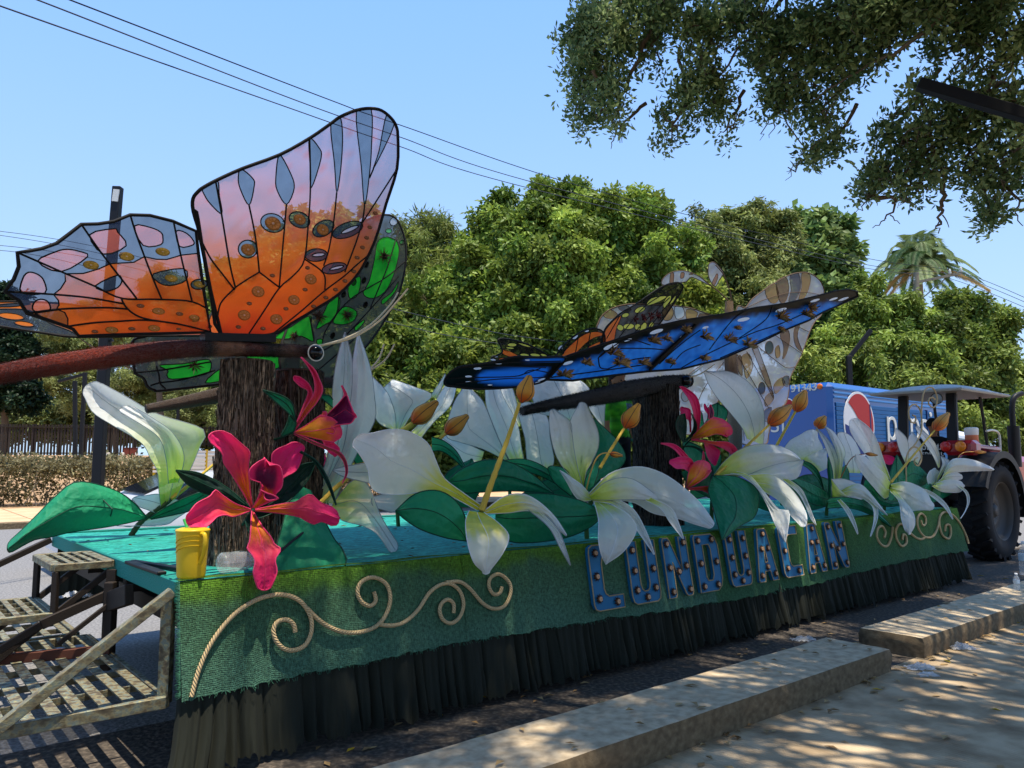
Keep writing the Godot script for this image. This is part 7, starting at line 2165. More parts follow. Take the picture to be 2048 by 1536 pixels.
func build_fence() -> void:
	for k in [[-40, 268, 914, 50.0, 848, "dark slatted fence on the left beyond the hedge", 48], [372, 640, 893, 56.0, 853, "shorter stretch of dark slatted fence right of the first, mostly behind the flowers", 34]]:
		var a := at(k[0], k[2], k[3])
		var e := at(k[1], k[2], k[3] + 2.0)
		var hi := at(k[0], k[4], k[3]).y - a.y
		var t := thing("slatted_fence", k[5], "fence", a.lerp(e, 0.5), "dark slatted fences")
		for i in k[6]:
			var q := a.lerp(e, (i + 0.5) / k[6])
			var b := MB.new()
			b.col = lin(56, 48, 42) * rd(0.75, 1.3)
			b.box(q + Vector3(0, hi / 2, 0), Vector3(0.062, hi / 2, 0.03), Basis(Vector3.UP, 0.5 if i % 3 else 0.2))
			part("slat", b, M.matte, t)
		for y in [0.12, 0.92]:
			var b := MB.new()
			b.col = lin(52, 44, 38)
			b.bar(a + Vector3(0, hi * y, 0.05), e + Vector3(0, hi * y, 0.05), 0.05, 0.08)
			part("rail", b, M.matte, t)
		for i in 7:
			var q := a.lerp(e, i / 6.0)
			var b := MB.new()
			b.col = lin(48, 42, 38)
			b.box(q + Vector3(0, hi / 2, -0.1), Vector3(0.07, hi / 2 + 0.03, 0.06))
			part("post", b, M.matte, t)

func build_far_things() -> void:
	# low walls, bollards and bins by the fence
	for k in [[88, 139, 913, 925, 47.0, "low tan wall left of the dark lamp posts"], [152, 182, 911, 922, 47.5, "low tan wall right of the dark lamp posts"]]:
		var a := at(k[0], k[3], k[4])
		var e := at(k[1], k[3], k[4])
		var hi := at(k[0], k[2], k[4]).y - a.y
		var b := MB.new()
		b.box((a + e) / 2 + Vector3(0, hi / 2 - 0.1, 0), Vector3((e.x - a.x) / 2, hi / 2 + 0.1, 0.15), Basis(), 0.02)
		solo("low_wall", b, M.concrete, k[5], "wall", "low tan walls by the fence")
	for k in [[38, "white bollard at the left end of the plaza"], [216, "white bollard left of the brown bins"], [245, "white bollard touching the brown bins"], [273, "white bollard right of the brown bins"]]:
		var a := at(k[0], 917, 46.0)
		var b := MB.new()
		b.col = lin(222, 212, 196)
		var hi := at(k[0], 905, 46.0).y - a.y
		b.lathe([[0.09, -0.2], [0.09, hi * 0.85], [0.07, hi], [0.0, hi]], 12, Transform3D(Basis(), a))
		solo("bollard", b, M.matte, k[1], "bollard", "white bollards on the plaza")
	var t := thing("litter_bins", "brown double litter bin by the fence", "litter bin", at(260, 917, 46.5))
	for x in [254, 267]:
		var a := at(x, 917, 46.5)
		var b := MB.new()
		b.col = lin(126, 66, 50)
		b.box(a + Vector3(0, 0.25, 0), Vector3(0.17, 0.35, 0.17), Basis(), 0.02)
		part("bin", b, M.matte, t)
		b = MB.new()
		b.col = lin(82, 44, 36)
		b.box(a + Vector3(0, 0.62, 0), Vector3(0.18, 0.03, 0.18), Basis(), 0.01)
		part("lid", b, M.matte, t)

func car_body(b: MB, xf: Transform3D, prof: Array, half: float, inset: float) -> void:      # a side outline drawn out to a width, the upper part drawn in
	var n := prof.size()
	for s in [-1.0, 1.0]:
		var loop := PackedVector2Array()
		for q in prof:
			loop.append(Vector2(q[0], q[1]))
		var tris := Geometry2D.triangulate_polygon(loop)
		var ids := []
		for q in prof:
			ids.append(b.p(xf * Vector3(q[0], q[1], s * (half - inset * smoothstep(0.85, 1.4, q[1])))))
		for k in range(0, tris.size(), 3):
			if s > 0:
				b.tri(ids[tris[k]], ids[tris[k + 1]], ids[tris[k + 2]])
			else:
				b.tri(ids[tris[k]], ids[tris[k + 2]], ids[tris[k + 1]])
	for k in n:
		var q: Array = prof[k]
		var r: Array = prof[(k + 1) % n]
		var f := func(p, s): return xf * Vector3(p[0], p[1], s * (half - inset * smoothstep(0.85, 1.4, p[1])))
		b.poly([f.call(q, -1.0), f.call(r, -1.0), f.call(r, 1.0), f.call(q, 1.0)], xf * Vector3(0, 0.6, 0))
func wheel(par: Node3D, c: Vector3, ax: Vector3, r: float, wide: float, rim: Color, called := "wheel") -> void:
	var up := Vector3.UP
	var xf := Transform3D(Basis(ax.cross(up).normalized(), ax, up), c)
	var b := MB.new()
	b.lathe([[r * 0.55, -wide], [r * 0.92, -wide], [r, -wide * 0.7], [r, wide * 0.7], [r * 0.92, wide], [r * 0.55, wide], [r * 0.55, -wide]], 28, xf)
	var o := part(called, b, M.tyre, par)
	b = MB.new()
	b.col = rim
	b.lathe([[0.0, -wide * 0.5], [r * 0.3, -wide * 0.55], [r * 0.55, -wide * 0.9], [r * 0.55, wide * 0.9], [r * 0.3, wide * 0.55], [0.0, wide * 0.5]], 24, xf)
	part("rim", b, M.painted, o)

func build_vehicles() -> void:
	# parked car beyond the float
	var w := 8.4
	var c := onw(415, 1000, w)
	c.y = 0
	var t := thing("parked_car", "silver white car parked beyond the tail of the float, behind the lily", "car", c)
	var xf := Transform3D(Basis(-U, Vector3.UP, -W), c)
	var prof := [[-2.1, 0.30], [-2.15, 0.62], [-2.0, 0.80], [-1.45, 0.90], [-0.75, 1.36], [-0.3, 1.45], [0.45, 1.44], [1.15, 1.10], [1.5, 0.98], [2.0, 0.92], [2.12, 0.7], [2.08, 0.32]]
	var b := MB.new()
	b.col = lin(226, 230, 236)
	car_body(b, xf, prof, 0.86, 0.20)
	part("body", b, M.car_paint, t)
	for s in [-1.0, 1.0]:
		b = MB.new()
		var loop := []
		for q in [[-1.25, 0.95], [-0.7, 1.30], [-0.3, 1.38], [0.4, 1.37], [1.0, 1.08], [0.9, 0.98]]:
			loop.append(xf * Vector3(q[0], q[1], s * (0.875 - 0.20 * smoothstep(0.85, 1.4, q[1]))))
		b.poly(loop, xf * Vector3(0, 1.0, 0))
		part("window", b, M.dark_glass, t)
	for q in [[[-1.40, 0.95], [-0.82, 1.34]], [[1.12, 1.14], [0.5, 1.43]]]:
		b = MB.new()
		var f := func(p, s): return xf * Vector3(p[0] + (0.02 if p[0] > 0 else -0.02), p[1] + 0.012, s * 0.66)
		b.poly([f.call(q[0], -1.0), f.call(q[1], -1.0), f.call(q[1], 1.0), f.call(q[0], 1.0)], xf * Vector3(0, 0.8, 0))
		part("windscreen", b, M.dark_glass, t)
	for x in [-1.35, 1.3]:
		for s in [-0.78, 0.78]:
			wheel(t, xf * Vector3(x, 0.31, s), W, 0.31, 0.10, lin(150, 152, 156))
	for s in [-0.6, 0.6]:
		b = MB.new()
		b.col = lin(230, 226, 214)
		b.box(xf * Vector3(-2.08, 0.68, s), Vector3(0.1, 0.07, 0.16), xf.basis, 0.03)
		part("headlight", b, M.painted, t)
	# pick-up with a load, far off
	c = ground_at(at(412, 950, 26.0))
	c.y = 0.15
	t = thing("parked_pickup", "far white pick-up truck stacked with pale boards, left of the front post", "pick-up truck", c)
	xf = Transform3D(Basis(Vector3(0, 0, 1), Vector3.UP, Vector3(-1, 0, 0)), c)
	b = MB.new()
	b.col = lin(228, 230, 232)
	car_body(b, xf, [[-1.9, 0.4], [-1.95, 0.95], [-0.9, 1.05], [-0.5, 1.7], [0.5, 1.75], [0.6, 1.0], [2.2, 1.0], [2.2, 0.4]], 0.85, 0.15)
	part("body", b, M.car_paint, t)
	for k in 6:
		b = MB.new()
		b.col = lin(206, 200, 190)
		b.box(xf * Vector3(1.4, 1.15 + k * 0.12, 0), Vector3(0.75, 0.035, 0.8), xf.basis)
		part("board", b, M.matte, t)
	for s in [-0.8, 0.8]:
		for x in [0.75, 2.05]:
			b = MB.new()
			b.col = lin(196, 160, 40)
			b.box(xf * Vector3(x, 1.4, s), Vector3(0.03, 0.42, 0.03), xf.basis)
			part("stake", b, M.matte, t)
	for x in [-1.25, 1.4]:
		for s in [-0.78, 0.78]:
			wheel(t, xf * Vector3(x, 0.36, s), Vector3(1, 0, 0), 0.36, 0.11, lin(120, 120, 124))
	build_truck()
	build_tractor()

func build_truck() -> void:
	# blue delivery truck: its tail and its long near side
	var u0 := 14.3
	var u1 := 20.6
	var w0 := 3.9
	var w1 := 6.5
	var top := 3.30
	var t := thing("delivery_truck", "blue delivery truck with a red white and blue globe and cola lettering on its side", "truck", fl(17.5, 5.4, 0))
	var b := MB.new()
	b.col = lin(18, 82, 158)
	b.bar(fl(u0, 5.2, 1.95), fl(u1, 5.2, 1.95), w1 - w0, top - 0.62, Vector3.UP, 0.10)
	part("box_body", b, M.car_paint, t)
	for k in 3:
		b = MB.new()
		b.col = lin(70, 132, 196)
		b.bar(fl(u0 + 0.12, w0 - 0.012, top - 0.14 - k * 0.095), fl(u1 - 0.1, w0 - 0.012, top - 0.14 - k * 0.095), 0.03, 0.045, Vector3.UP, 0.008)
		part("side_rail", b, M.painted, t)
	for k in 4:                                                   # roll-up doors along the side
		var a := u0 + 0.18 + k * 1.52
		var door := Node3D.new()
		b = MB.new()
		b.col = lin(28, 92, 150)
		for j in 22:
			b.bar(fl(a, w0 - 0.012, 0.86 + j * 0.093), fl(a + 1.44, w0 - 0.012, 0.86 + j * 0.093), 0.022, 0.086, Vector3.UP, 0.006)
		var o := part("roller_door", b, M.painted, t)
		b = MB.new()
		b.col = lin(12, 48, 104)
		b.bar(fl(a + 1.48, w0 - 0.02, 0.82), fl(a + 1.48, w0 - 0.02, top - 0.42), 0.05, 0.05, U)
		part("door_post", b, M.painted, o)
		door.free()
	# globe
	var gc := fl(u0 + 1.15, w0 - 0.034, 2.42)
	var gr := Vector2(0.70, 0.72)
	var f := func(q: Vector2) -> Vector3: return gc + U * q.x * gr.x + Vector3(0, q.y * gr.y, 0)
	var ringp := PackedVector2Array()
	for k in 40:
		ringp.append(Vector2(cos(TAU * k / 40), sin(TAU * k / 40)))
	b = MB.new()
	b.col = lin(226, 228, 230)
	sheet(b, ringp, [], 0.4, f)
	edge_band(b, ringp, f, W * 0.02)
	var globe := part("globe_emblem", b, M.painted, t)
	var redp := PackedVector2Array()
	var bluep := PackedVector2Array()
	var inner := PackedVector2Array()
	for k in 40:
		inner.append(ringp[k] * 0.93)
	var wave := func(x: float, o: float) -> float: return o + 0.42 * x + 0.16 * sin(x * 2.4 + 0.6)
	for k in 25:
		var x := -1.1 + 2.2 * k / 24.0
		redp.append(Vector2(x, 0.10 - 1.15 * x * 0.9 if false else wave.call(-x, -0.02) - 0.35 * x))
		bluep.append(Vector2(x, wave.call(-x, -0.60) - 0.15 * x))
	redp.append(Vector2(1.1, 1.4))
	redp.append(Vector2(-1.1, 1.4))
	bluep.append(Vector2(1.1, -1.4))
	bluep.append(Vector2(-1.1, -1.4))
	var g2 := func(q: Vector2) -> Vector3: return f.call(q) - W * 0.006
	for k in [[redp, lin(176, 40, 34), "red_field"], [bluep, lin(16, 48, 120), "blue_field"]]:
		for piece in Geometry2D.intersect_polygons(inner, k[0]):
			b = MB.new()
			b.col = k[1]
			sheet(b, piece, [], 0.4, g2)
			part(k[2], b, M.painted, globe)
	var white = M.lens_white
	text("side_lettering", "pepsi", 0.72, 0.02, white, t, fl(18.0, w0 - 0.045, 2.44), U, Vector3.UP, 1.1)
	text("tail_number", "91343", 0.16, 0.012, white, t, fl(u0 - 0.012, w0 + 0.60, top - 0.10), -W, Vector3.UP, 1.0, true)
	for k in [[w0 + 0.23, top - 0.10], [w1 - 0.23, top - 0.10]]:
		b = MB.new()
		b.col = lin(226, 116, 40)
		b.lathe([[0.06, -0.01], [0.06, 0.02], [0.04, 0.03], [0.0, 0.035]], 16, Transform3D(Basis(W, -U, Vector3.UP), fl(u0, k[0], k[1])))
		part("marker_lamp", b, M.painted, t)
	# small round emblem and lettering on the tail
	b = MB.new()
	b.col = lin(228, 230, 232)
	b.lathe([[0.13, 0.0], [0.13, 0.012], [0.0, 0.013]], 24, Transform3D(Basis(W, -U, Vector3.UP), fl(u0, w0 + 0.98, 2.86)))
	var em := part("round_emblem", b, M.painted, t)
	b = MB.new()
	b.col = lin(176, 40, 34)
	b.lathe([[0.11, 0.014], [0.0, 0.016]], 24, Transform3D(Basis(W, -U, Vector3.UP), fl(u0, w0 + 0.98, 2.86)))
	part("red_field", b, M.painted, em)
	text("tail_lettering", "pepsi", 0.40, 0.012, white, t, fl(u0 - 0.012, w0 + 1.72, 2.45), -W, Vector3.UP, 1.0)
	b = MB.new()
	b.bar(fl(u0 - 0.1, w0 + 0.05, 0.52), fl(u0 - 0.1, w1 - 0.05, 0.52), 0.14, 0.14)
	part("bumper", b, M.black_metal, t)
	b = MB.new()
	b.bar(fl(u0 + 0.05, 5.2, 0.58), fl(u1 + 2.0, 5.2, 0.58), 0.9, 0.2)
	part("chassis", b, M.black_metal, t)
	b = MB.new()
	b.col = lin(226, 228, 230)
	b.bar(fl(u1 + 0.1, 5.2, 1.55), fl(u1 + 1.9, 5.2, 1.45), 2.3, 1.9, Vector3.UP, 0.15)
	var cab := part("cab", b, M.car_paint, t)
	b = MB.new()
	b.bar(fl(u1 + 0.5, w0 + 0.14, 1.95), fl(u1 + 1.5, w0 + 0.14, 1.9), 0.02, 0.6)
	part("cab_window", b, M.dark_glass, cab)
	for u in [u0 + 1.2, u0 + 2.3, u1 + 1.2]:
		for w in [w0 + 0.25, w1 - 0.25]:
			wheel(t, fl(u, w, 0.5), W, 0.5, 0.14, lin(190, 190, 192))

func build_tractor() -> void:
	# it pulls the float; its bonnet is beyond the right edge of the picture
	var ua := 12.9
	var wc := 1.25
	var red := lin(150, 26, 34)
	var dark := lin(34, 34, 38)
	var t := thing("tractor", "red farm tractor with a grey roof and big rear wheels, hitched to the float", "tractor", fl(ua, wc, 0))
	for s in [-1.0, 1.0]:
		var c := fl(ua, wc + s * 0.72, 0.80)
		var ax = W * s
		var xf := Transform3D(Basis(ax.cross(Vector3.UP).normalized(), ax, Vector3.UP), c)
		var b := MB.new()
		b.lathe([[0.47, -0.20], [0.62, -0.225], [0.73, -0.21], [0.77, -0.15], [0.775, 0.15], [0.73, 0.21], [0.62, 0.225], [0.47, 0.20], [0.46, 0.0], [0.47, -0.2]], 48, xf)
		var tyre := part("rear_wheel", b, M.tyre, t)
		b = MB.new()
		for k in 44:                                              # slanted lugs
			var a := TAU * k / 44
			var side := 1.0 if k % 2 else -1.0
			var q1 := xf * Vector3(0.80 * cos(a), 0.0, 0.80 * sin(a))
			var q2 := xf * Vector3(0.755 * cos(a + 0.13), side * 0.215, 0.755 * sin(a + 0.13))
			b.bar(q1, q2, 0.05, 0.075, (q1 - c).normalized())
		part("tread_lugs", b, M.tyre, tyre)
		b = MB.new()
		b.col = lin(78, 76, 74)
		b.lathe([[0.48, 0.19], [0.46, 0.20], [0.44, 0.12], [0.42, 0.04], [0.30, 0.02], [0.29, 0.05], [0.20, 0.06], [0.17, 0.02], [0.10, 0.02], [0.09, 0.10], [0.0, 0.10]], 36, xf)
		var rim := part("rim", b, M.painted, tyre)
		for k in 8:
			var a := TAU * k / 8
			b = MB.new()
			b.col = lin(96, 94, 92)
			b.lathe([[0.02, 0.0], [0.02, 0.035], [0.0, 0.036]], 6, Transform3D(xf.basis, xf * Vector3(0.135 * cos(a), 0.02, 0.135 * sin(a))))
			part("wheel_nut", b, M.painted, rim)
		# mudguard: a black arch with a red tail that carries the lamps
		b = MB.new()
		b.col = dark
		var arch := func(a: float, o: float, r: float) -> Vector3:
			return fl(ua + cos(a) * r, wc + s * o, 0.80 + sin(a) * r)
		for lay in [[0.48, 0.98]]:
			b.surf(20, 3, func(i, j):
				return arch.call(lerpf(PI * 0.86, -0.15, i), lerpf(lay[0], lay[1], j), 0.97 - 0.04 * absf(j - 0.4)))
			b.surf(20, 1, func(i, j):
				return arch.call(lerpf(PI * 0.86, -0.15, i), lay[1], lerpf(0.97, 0.86, j)))
		part("mudguard", b, M.painted, t)
		b = MB.new()
		b.col = red
		b.bar(fl(ua - 0.66, wc + s * 0.36, 1.82), fl(ua - 0.66, wc + s * 0.84, 1.82), 0.30, 0.24, Vector3.UP, 0.06)
		b.bar(fl(ua - 0.60, wc + s * 0.62, 1.84), fl(ua + 0.5, wc + s * 0.62, 1.80), 0.34, 0.09, Vector3.UP, 0.03)
		var fender := part("fender", b, M.car_paint, t)
		for k in [[0.42, lin(190, 30, 26), "tail_lamp"], [0.64, lin(236, 132, 24), "indicator_lamp"]]:
			b = MB.new()
			b.col = k[1]
			b.lathe([[0.08, 0.0], [0.085, 0.03], [0.065, 0.05], [0.0, 0.06]], 20, Transform3D(Basis(W, -U, Vector3.UP), fl(ua - 0.815, wc + s * k[0], 1.84)))
			part(k[2], b, M.car_paint, fender)
	# frame, platform and roof
	var b := MB.new()
	b.bar(fl(ua - 0.5, wc, 0.85), fl(ua + 3.2, wc, 0.85), 0.55, 0.55, Vector3.UP, 0.05)
	part("chassis", b, M.black_metal, t)
	b = MB.new()
	b.bar(fl(ua - 0.35, wc, 0.8), fl(ua + 0.0, wc, 0.8), 1.5, 0.32, Vector3.UP, 0.05)
	part("rear_axle", b, M.black_metal, t)
	b = MB.new()
	b.col = red
	b.bar(fl(ua + 1.5, wc, 1.45), fl(ua + 3.4, wc, 1.38), 0.8, 0.62, Vector3.UP, 0.12)
	part("bonnet", b, M.car_paint, t)
	b = MB.new()
	b.col = dark
	b.bar(fl(ua - 0.45, wc, 1.30), fl(ua - 0.45, wc, 1.75), 0.5, 0.14, U, 0.05)
	b.bar(fl(ua - 0.45, wc, 1.28), fl(ua + 0.1, wc, 1.28), 0.5, 0.14, Vector3.UP, 0.05)
	part("driver_seat", b, M.painted, t)
	for k in [[-0.5, -0.40], [-0.5, 0.40], [1.1, -0.40], [1.1, 0.40]]:
		b = MB.new()
		b.bar(fl(ua + k[0], wc + k[1], 1.55), fl(ua + k[0] + (0.1 if k[0] < 0 else -0.25), wc + k[1] * 0.97, 2.74), 0.16 if k[0] < 0 else 0.05, 0.10 if k[0] < 0 else 0.05, U, 0.02)
		part("roof_post", b, M.black_metal, t)
	b = MB.new()
	b.surf(16, 12, func(i, j):
		b.col = lin(172, 172, 168)
		var x = i * 2 - 1
		var y = j * 2 - 1
		return fl(ua + 0.16 + x * 1.06, wc + y * 0.72, 2.78 + 0.13 * (1 - pow(absf(x), 3.0)) * (1 - pow(absf(y), 3.0))))
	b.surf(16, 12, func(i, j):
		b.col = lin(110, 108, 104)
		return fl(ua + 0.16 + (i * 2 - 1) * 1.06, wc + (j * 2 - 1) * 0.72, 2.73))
	b.surf(48, 2, func(i, j):
		var a: float = i * 4.0
		var k := int(minf(a, 3.999))
		var r := a - k
		var cs := [Vector2(-1, -1), Vector2(1, -1), Vector2(1, 1), Vector2(-1, 1), Vector2(-1, -1)]
		var q: Vector2 = cs[k].lerp(cs[k + 1], r)
		b.col = lin(158, 158, 154)
		return fl(ua + 0.16 + q.x * (1.06 + 0.03 * sin(j * PI)), wc + q.y * (0.72 + 0.03 * sin(j * PI)), lerpf(2.73, 2.78, j)))
	part("roof", b, M.painted, t)
	for s in [-0.32]:
		b = MB.new()
		b.col = lin(30, 30, 32)
		b.lathe([[0.05, -0.08], [0.09, 0.0], [0.095, 0.05]], 18, Transform3D(Basis(W, -U, Vector3.UP), fl(ua - 0.80, wc + s * 1.0, 2.62)))
		var lamp := part("work_lamp", b, M.painted, t)
		b = MB.new()
		b.col = lin(120, 122, 120)
		b.lathe([[0.085, 0.04], [0.0, 0.055]], 18, Transform3D(Basis(W, -U, Vector3.UP), fl(ua - 0.80, wc + s * 1.0, 2.62)))
		part("lens", b, M.car_paint, lamp)
	b = MB.new()
	b.tube(smooth3(PackedVector3Array([fl(ua + 2.0, wc - 0.52, 1.4), fl(ua + 2.0, wc - 0.52, 1.9), fl(ua + 2.0, wc - 0.52, 2.55), fl(ua + 2.06, wc - 0.55, 2.78), fl(ua + 2.25, wc - 0.62, 2.86)]), 6), 0.05, 10)
	b.tube(PackedVector3Array([fl(ua + 2.0, wc - 0.52, 1.5), fl(ua + 2.0, wc - 0.52, 2.25)]), 0.10, 12)
	part("exhaust_pipe", b, M.black_metal, t)
	b = MB.new()
	b.tube(smooth3(PackedVector3Array([fl(ua + 0.55, wc - 0.75, 1.72), fl(ua + 0.55, wc - 0.75, 2.05), fl(ua + 0.30, wc - 0.75, 2.12), fl(ua - 0.02, wc - 0.75, 2.10)]), 6), 0.018, 8)
	part("grab_rail", b, M.lens_white, t)
	b = MB.new()
	b.tube(smooth3(PackedVector3Array([fl(ua + 1.3, wc, 1.5), fl(ua + 1.0, wc, 1.8)]), 3), 0.03, 8)
	var ringq := PackedVector3Array()
	for k in 22:
		var a := TAU * k / 20
		ringq.append(fl(ua + 1.0, wc, 1.8) + (W * cos(a) + (U * 0.6 + Vector3.UP * 0.8) * sin(a)) * 0.21)
	b.tube(ringq, 0.014, 6, false)
	part("steering_wheel", b, M.black_rubber, t)
	for s in [-0.75, 0.75]:
		wheel(t, fl(ua + 2.9, wc + s, 0.5), W, 0.5, 0.16, lin(80, 78, 76), "front_wheel")
	b = MB.new()
	b.bar(fl(10.1, wc + 0.2, 0.5), fl(ua - 0.3, wc, 0.55), 0.1, 0.1)
	part("drawbar", b, M.black_metal, t)
	# a paint tin stands on the mudguard
	var top := onh(1944, 887, 1.89)
	var tin := thing("paint_tin", "small white and orange tub standing on the tractor's mudguard", "tub", top)
	b = MB.new()
	b.lathe([[0.09, 0.0, lin(190, 110, 76)], [0.10, 0.02, lin(196, 104, 64)], [0.095, 0.13, lin(206, 120, 82)], [0.10, 0.14, lin(220, 216, 210)], [0.105, 0.24, lin(232, 230, 226)], [0.08, 0.26, lin(232, 230, 226)], [0.0, 0.265]], 20, Transform3D(Basis(), top))
	part("tub_body", b, M.painted, tin)

# ---- a person, as one continuous skin round a skeleton
func sdf_mesh(bones: Array, cell: float, k_smooth: float, colf: Callable) -> MB:
	var lo := Vector3(INF, INF, INF)
	var hi := -lo
	for q in bones:
		for e in 2:
			var r: float = q[2 + e] + 0.06
			lo = lo.min(q[e] - Vector3(r, r, r))
			hi = hi.max(q[e] + Vector3(r, r, r))
	var n := Vector3i(((hi - lo) / cell).ceil()) + Vector3i.ONE
	var field := PackedFloat32Array()
	field.resize(n.x * n.y * n.z)
	field.fill(1.0)
	for q in bones:
		var a: Vector3 = q[0]
		var ab: Vector3 = q[1] - a
		var rr: float = maxf(q[2], q[3]) + 0.07
		var l2 := maxf(ab.length_squared(), 1e-8)
		var b0 := Vector3i(((q[0].min(q[1]) - Vector3(rr, rr, rr) - lo) / cell).floor()).clamp(Vector3i.ZERO, n - Vector3i.ONE)
		var b1 := Vector3i(((q[0].max(q[1]) + Vector3(rr, rr, rr) - lo) / cell).ceil()).clamp(Vector3i.ZERO, n - Vector3i.ONE)
		for x in range(b0.x, b1.x + 1):
			for y in range(b0.y, b1.y + 1):
				for z in range(b0.z, b1.z + 1):
					var p := lo + Vector3(x, y, z) * cell
					var t := clampf((p - a).dot(ab) / l2, 0, 1)
					var d := p.distance_to(a + ab * t) - lerpf(q[2], q[3], t)
					var i := (x * n.y + y) * n.z + z
					var e := field[i]
					var h := clampf(0.5 + 0.5 * (e - d) / k_smooth, 0, 1)
					field[i] = lerpf(e, d, h) - k_smooth * h * (1 - h)
	var b := MB.new()
	var id := {}
	var cs := [Vector3i(0, 0, 0), Vector3i(1, 0, 0), Vector3i(0, 1, 0), Vector3i(1, 1, 0), Vector3i(0, 0, 1), Vector3i(1, 0, 1), Vector3i(0, 1, 1), Vector3i(1, 1, 1)]
	for x in n.x - 1:
		for y in n.y - 1:
			for z in n.z - 1:
				var sum := Vector3.ZERO
				var cnt := 0
				var vals := []
				var neg := 0
				for c in cs:
					var vv := field[((x + c.x) * n.y + y + c.y) * n.z + z + c.z]
					vals.append(vv)
					neg += int(vv < 0)
				if neg == 0 or neg == 8:
					continue
				for i in 8:
					for j in range(i + 1, 8):
						if (cs[i] - cs[j]).length_squared() == 1 and (vals[i] < 0) != (vals[j] < 0):
							var f: float = vals[i] / (vals[i] - vals[j])
							sum += Vector3(cs[i]).lerp(Vector3(cs[j]), f)
							cnt += 1
				var p := lo + (Vector3(x, y, z) + sum / cnt) * cell
				b.col = colf.call(p)
				id[Vector3i(x, y, z)] = b.p(p)
	for key in id:
		for ax in 3:
			var o := Vector3i.ZERO
			o[ax] = 1
			var a0: float = field[(key.x * n.y + key.y) * n.z + key.z]
			var k2: Vector3i = key + o
			var a1: float = field[(k2.x * n.y + k2.y) * n.z + k2.z]
			if (a0 < 0) == (a1 < 0):
				continue
			var s1 := Vector3i.ZERO
			var s2 := Vector3i.ZERO
			s1[(ax + 1) % 3] = 1
			s2[(ax + 2) % 3] = 1
			var q := [key, key - s1, key - s1 - s2, key - s2]
			if not q.all(func(e): return id.has(e)):
				continue
			if a0 < 0:
				b.quad(id[q[0]], id[q[3]], id[q[2]], id[q[1]])
			else:
				b.quad(id[q[0]], id[q[1]], id[q[2]], id[q[3]])
	return b

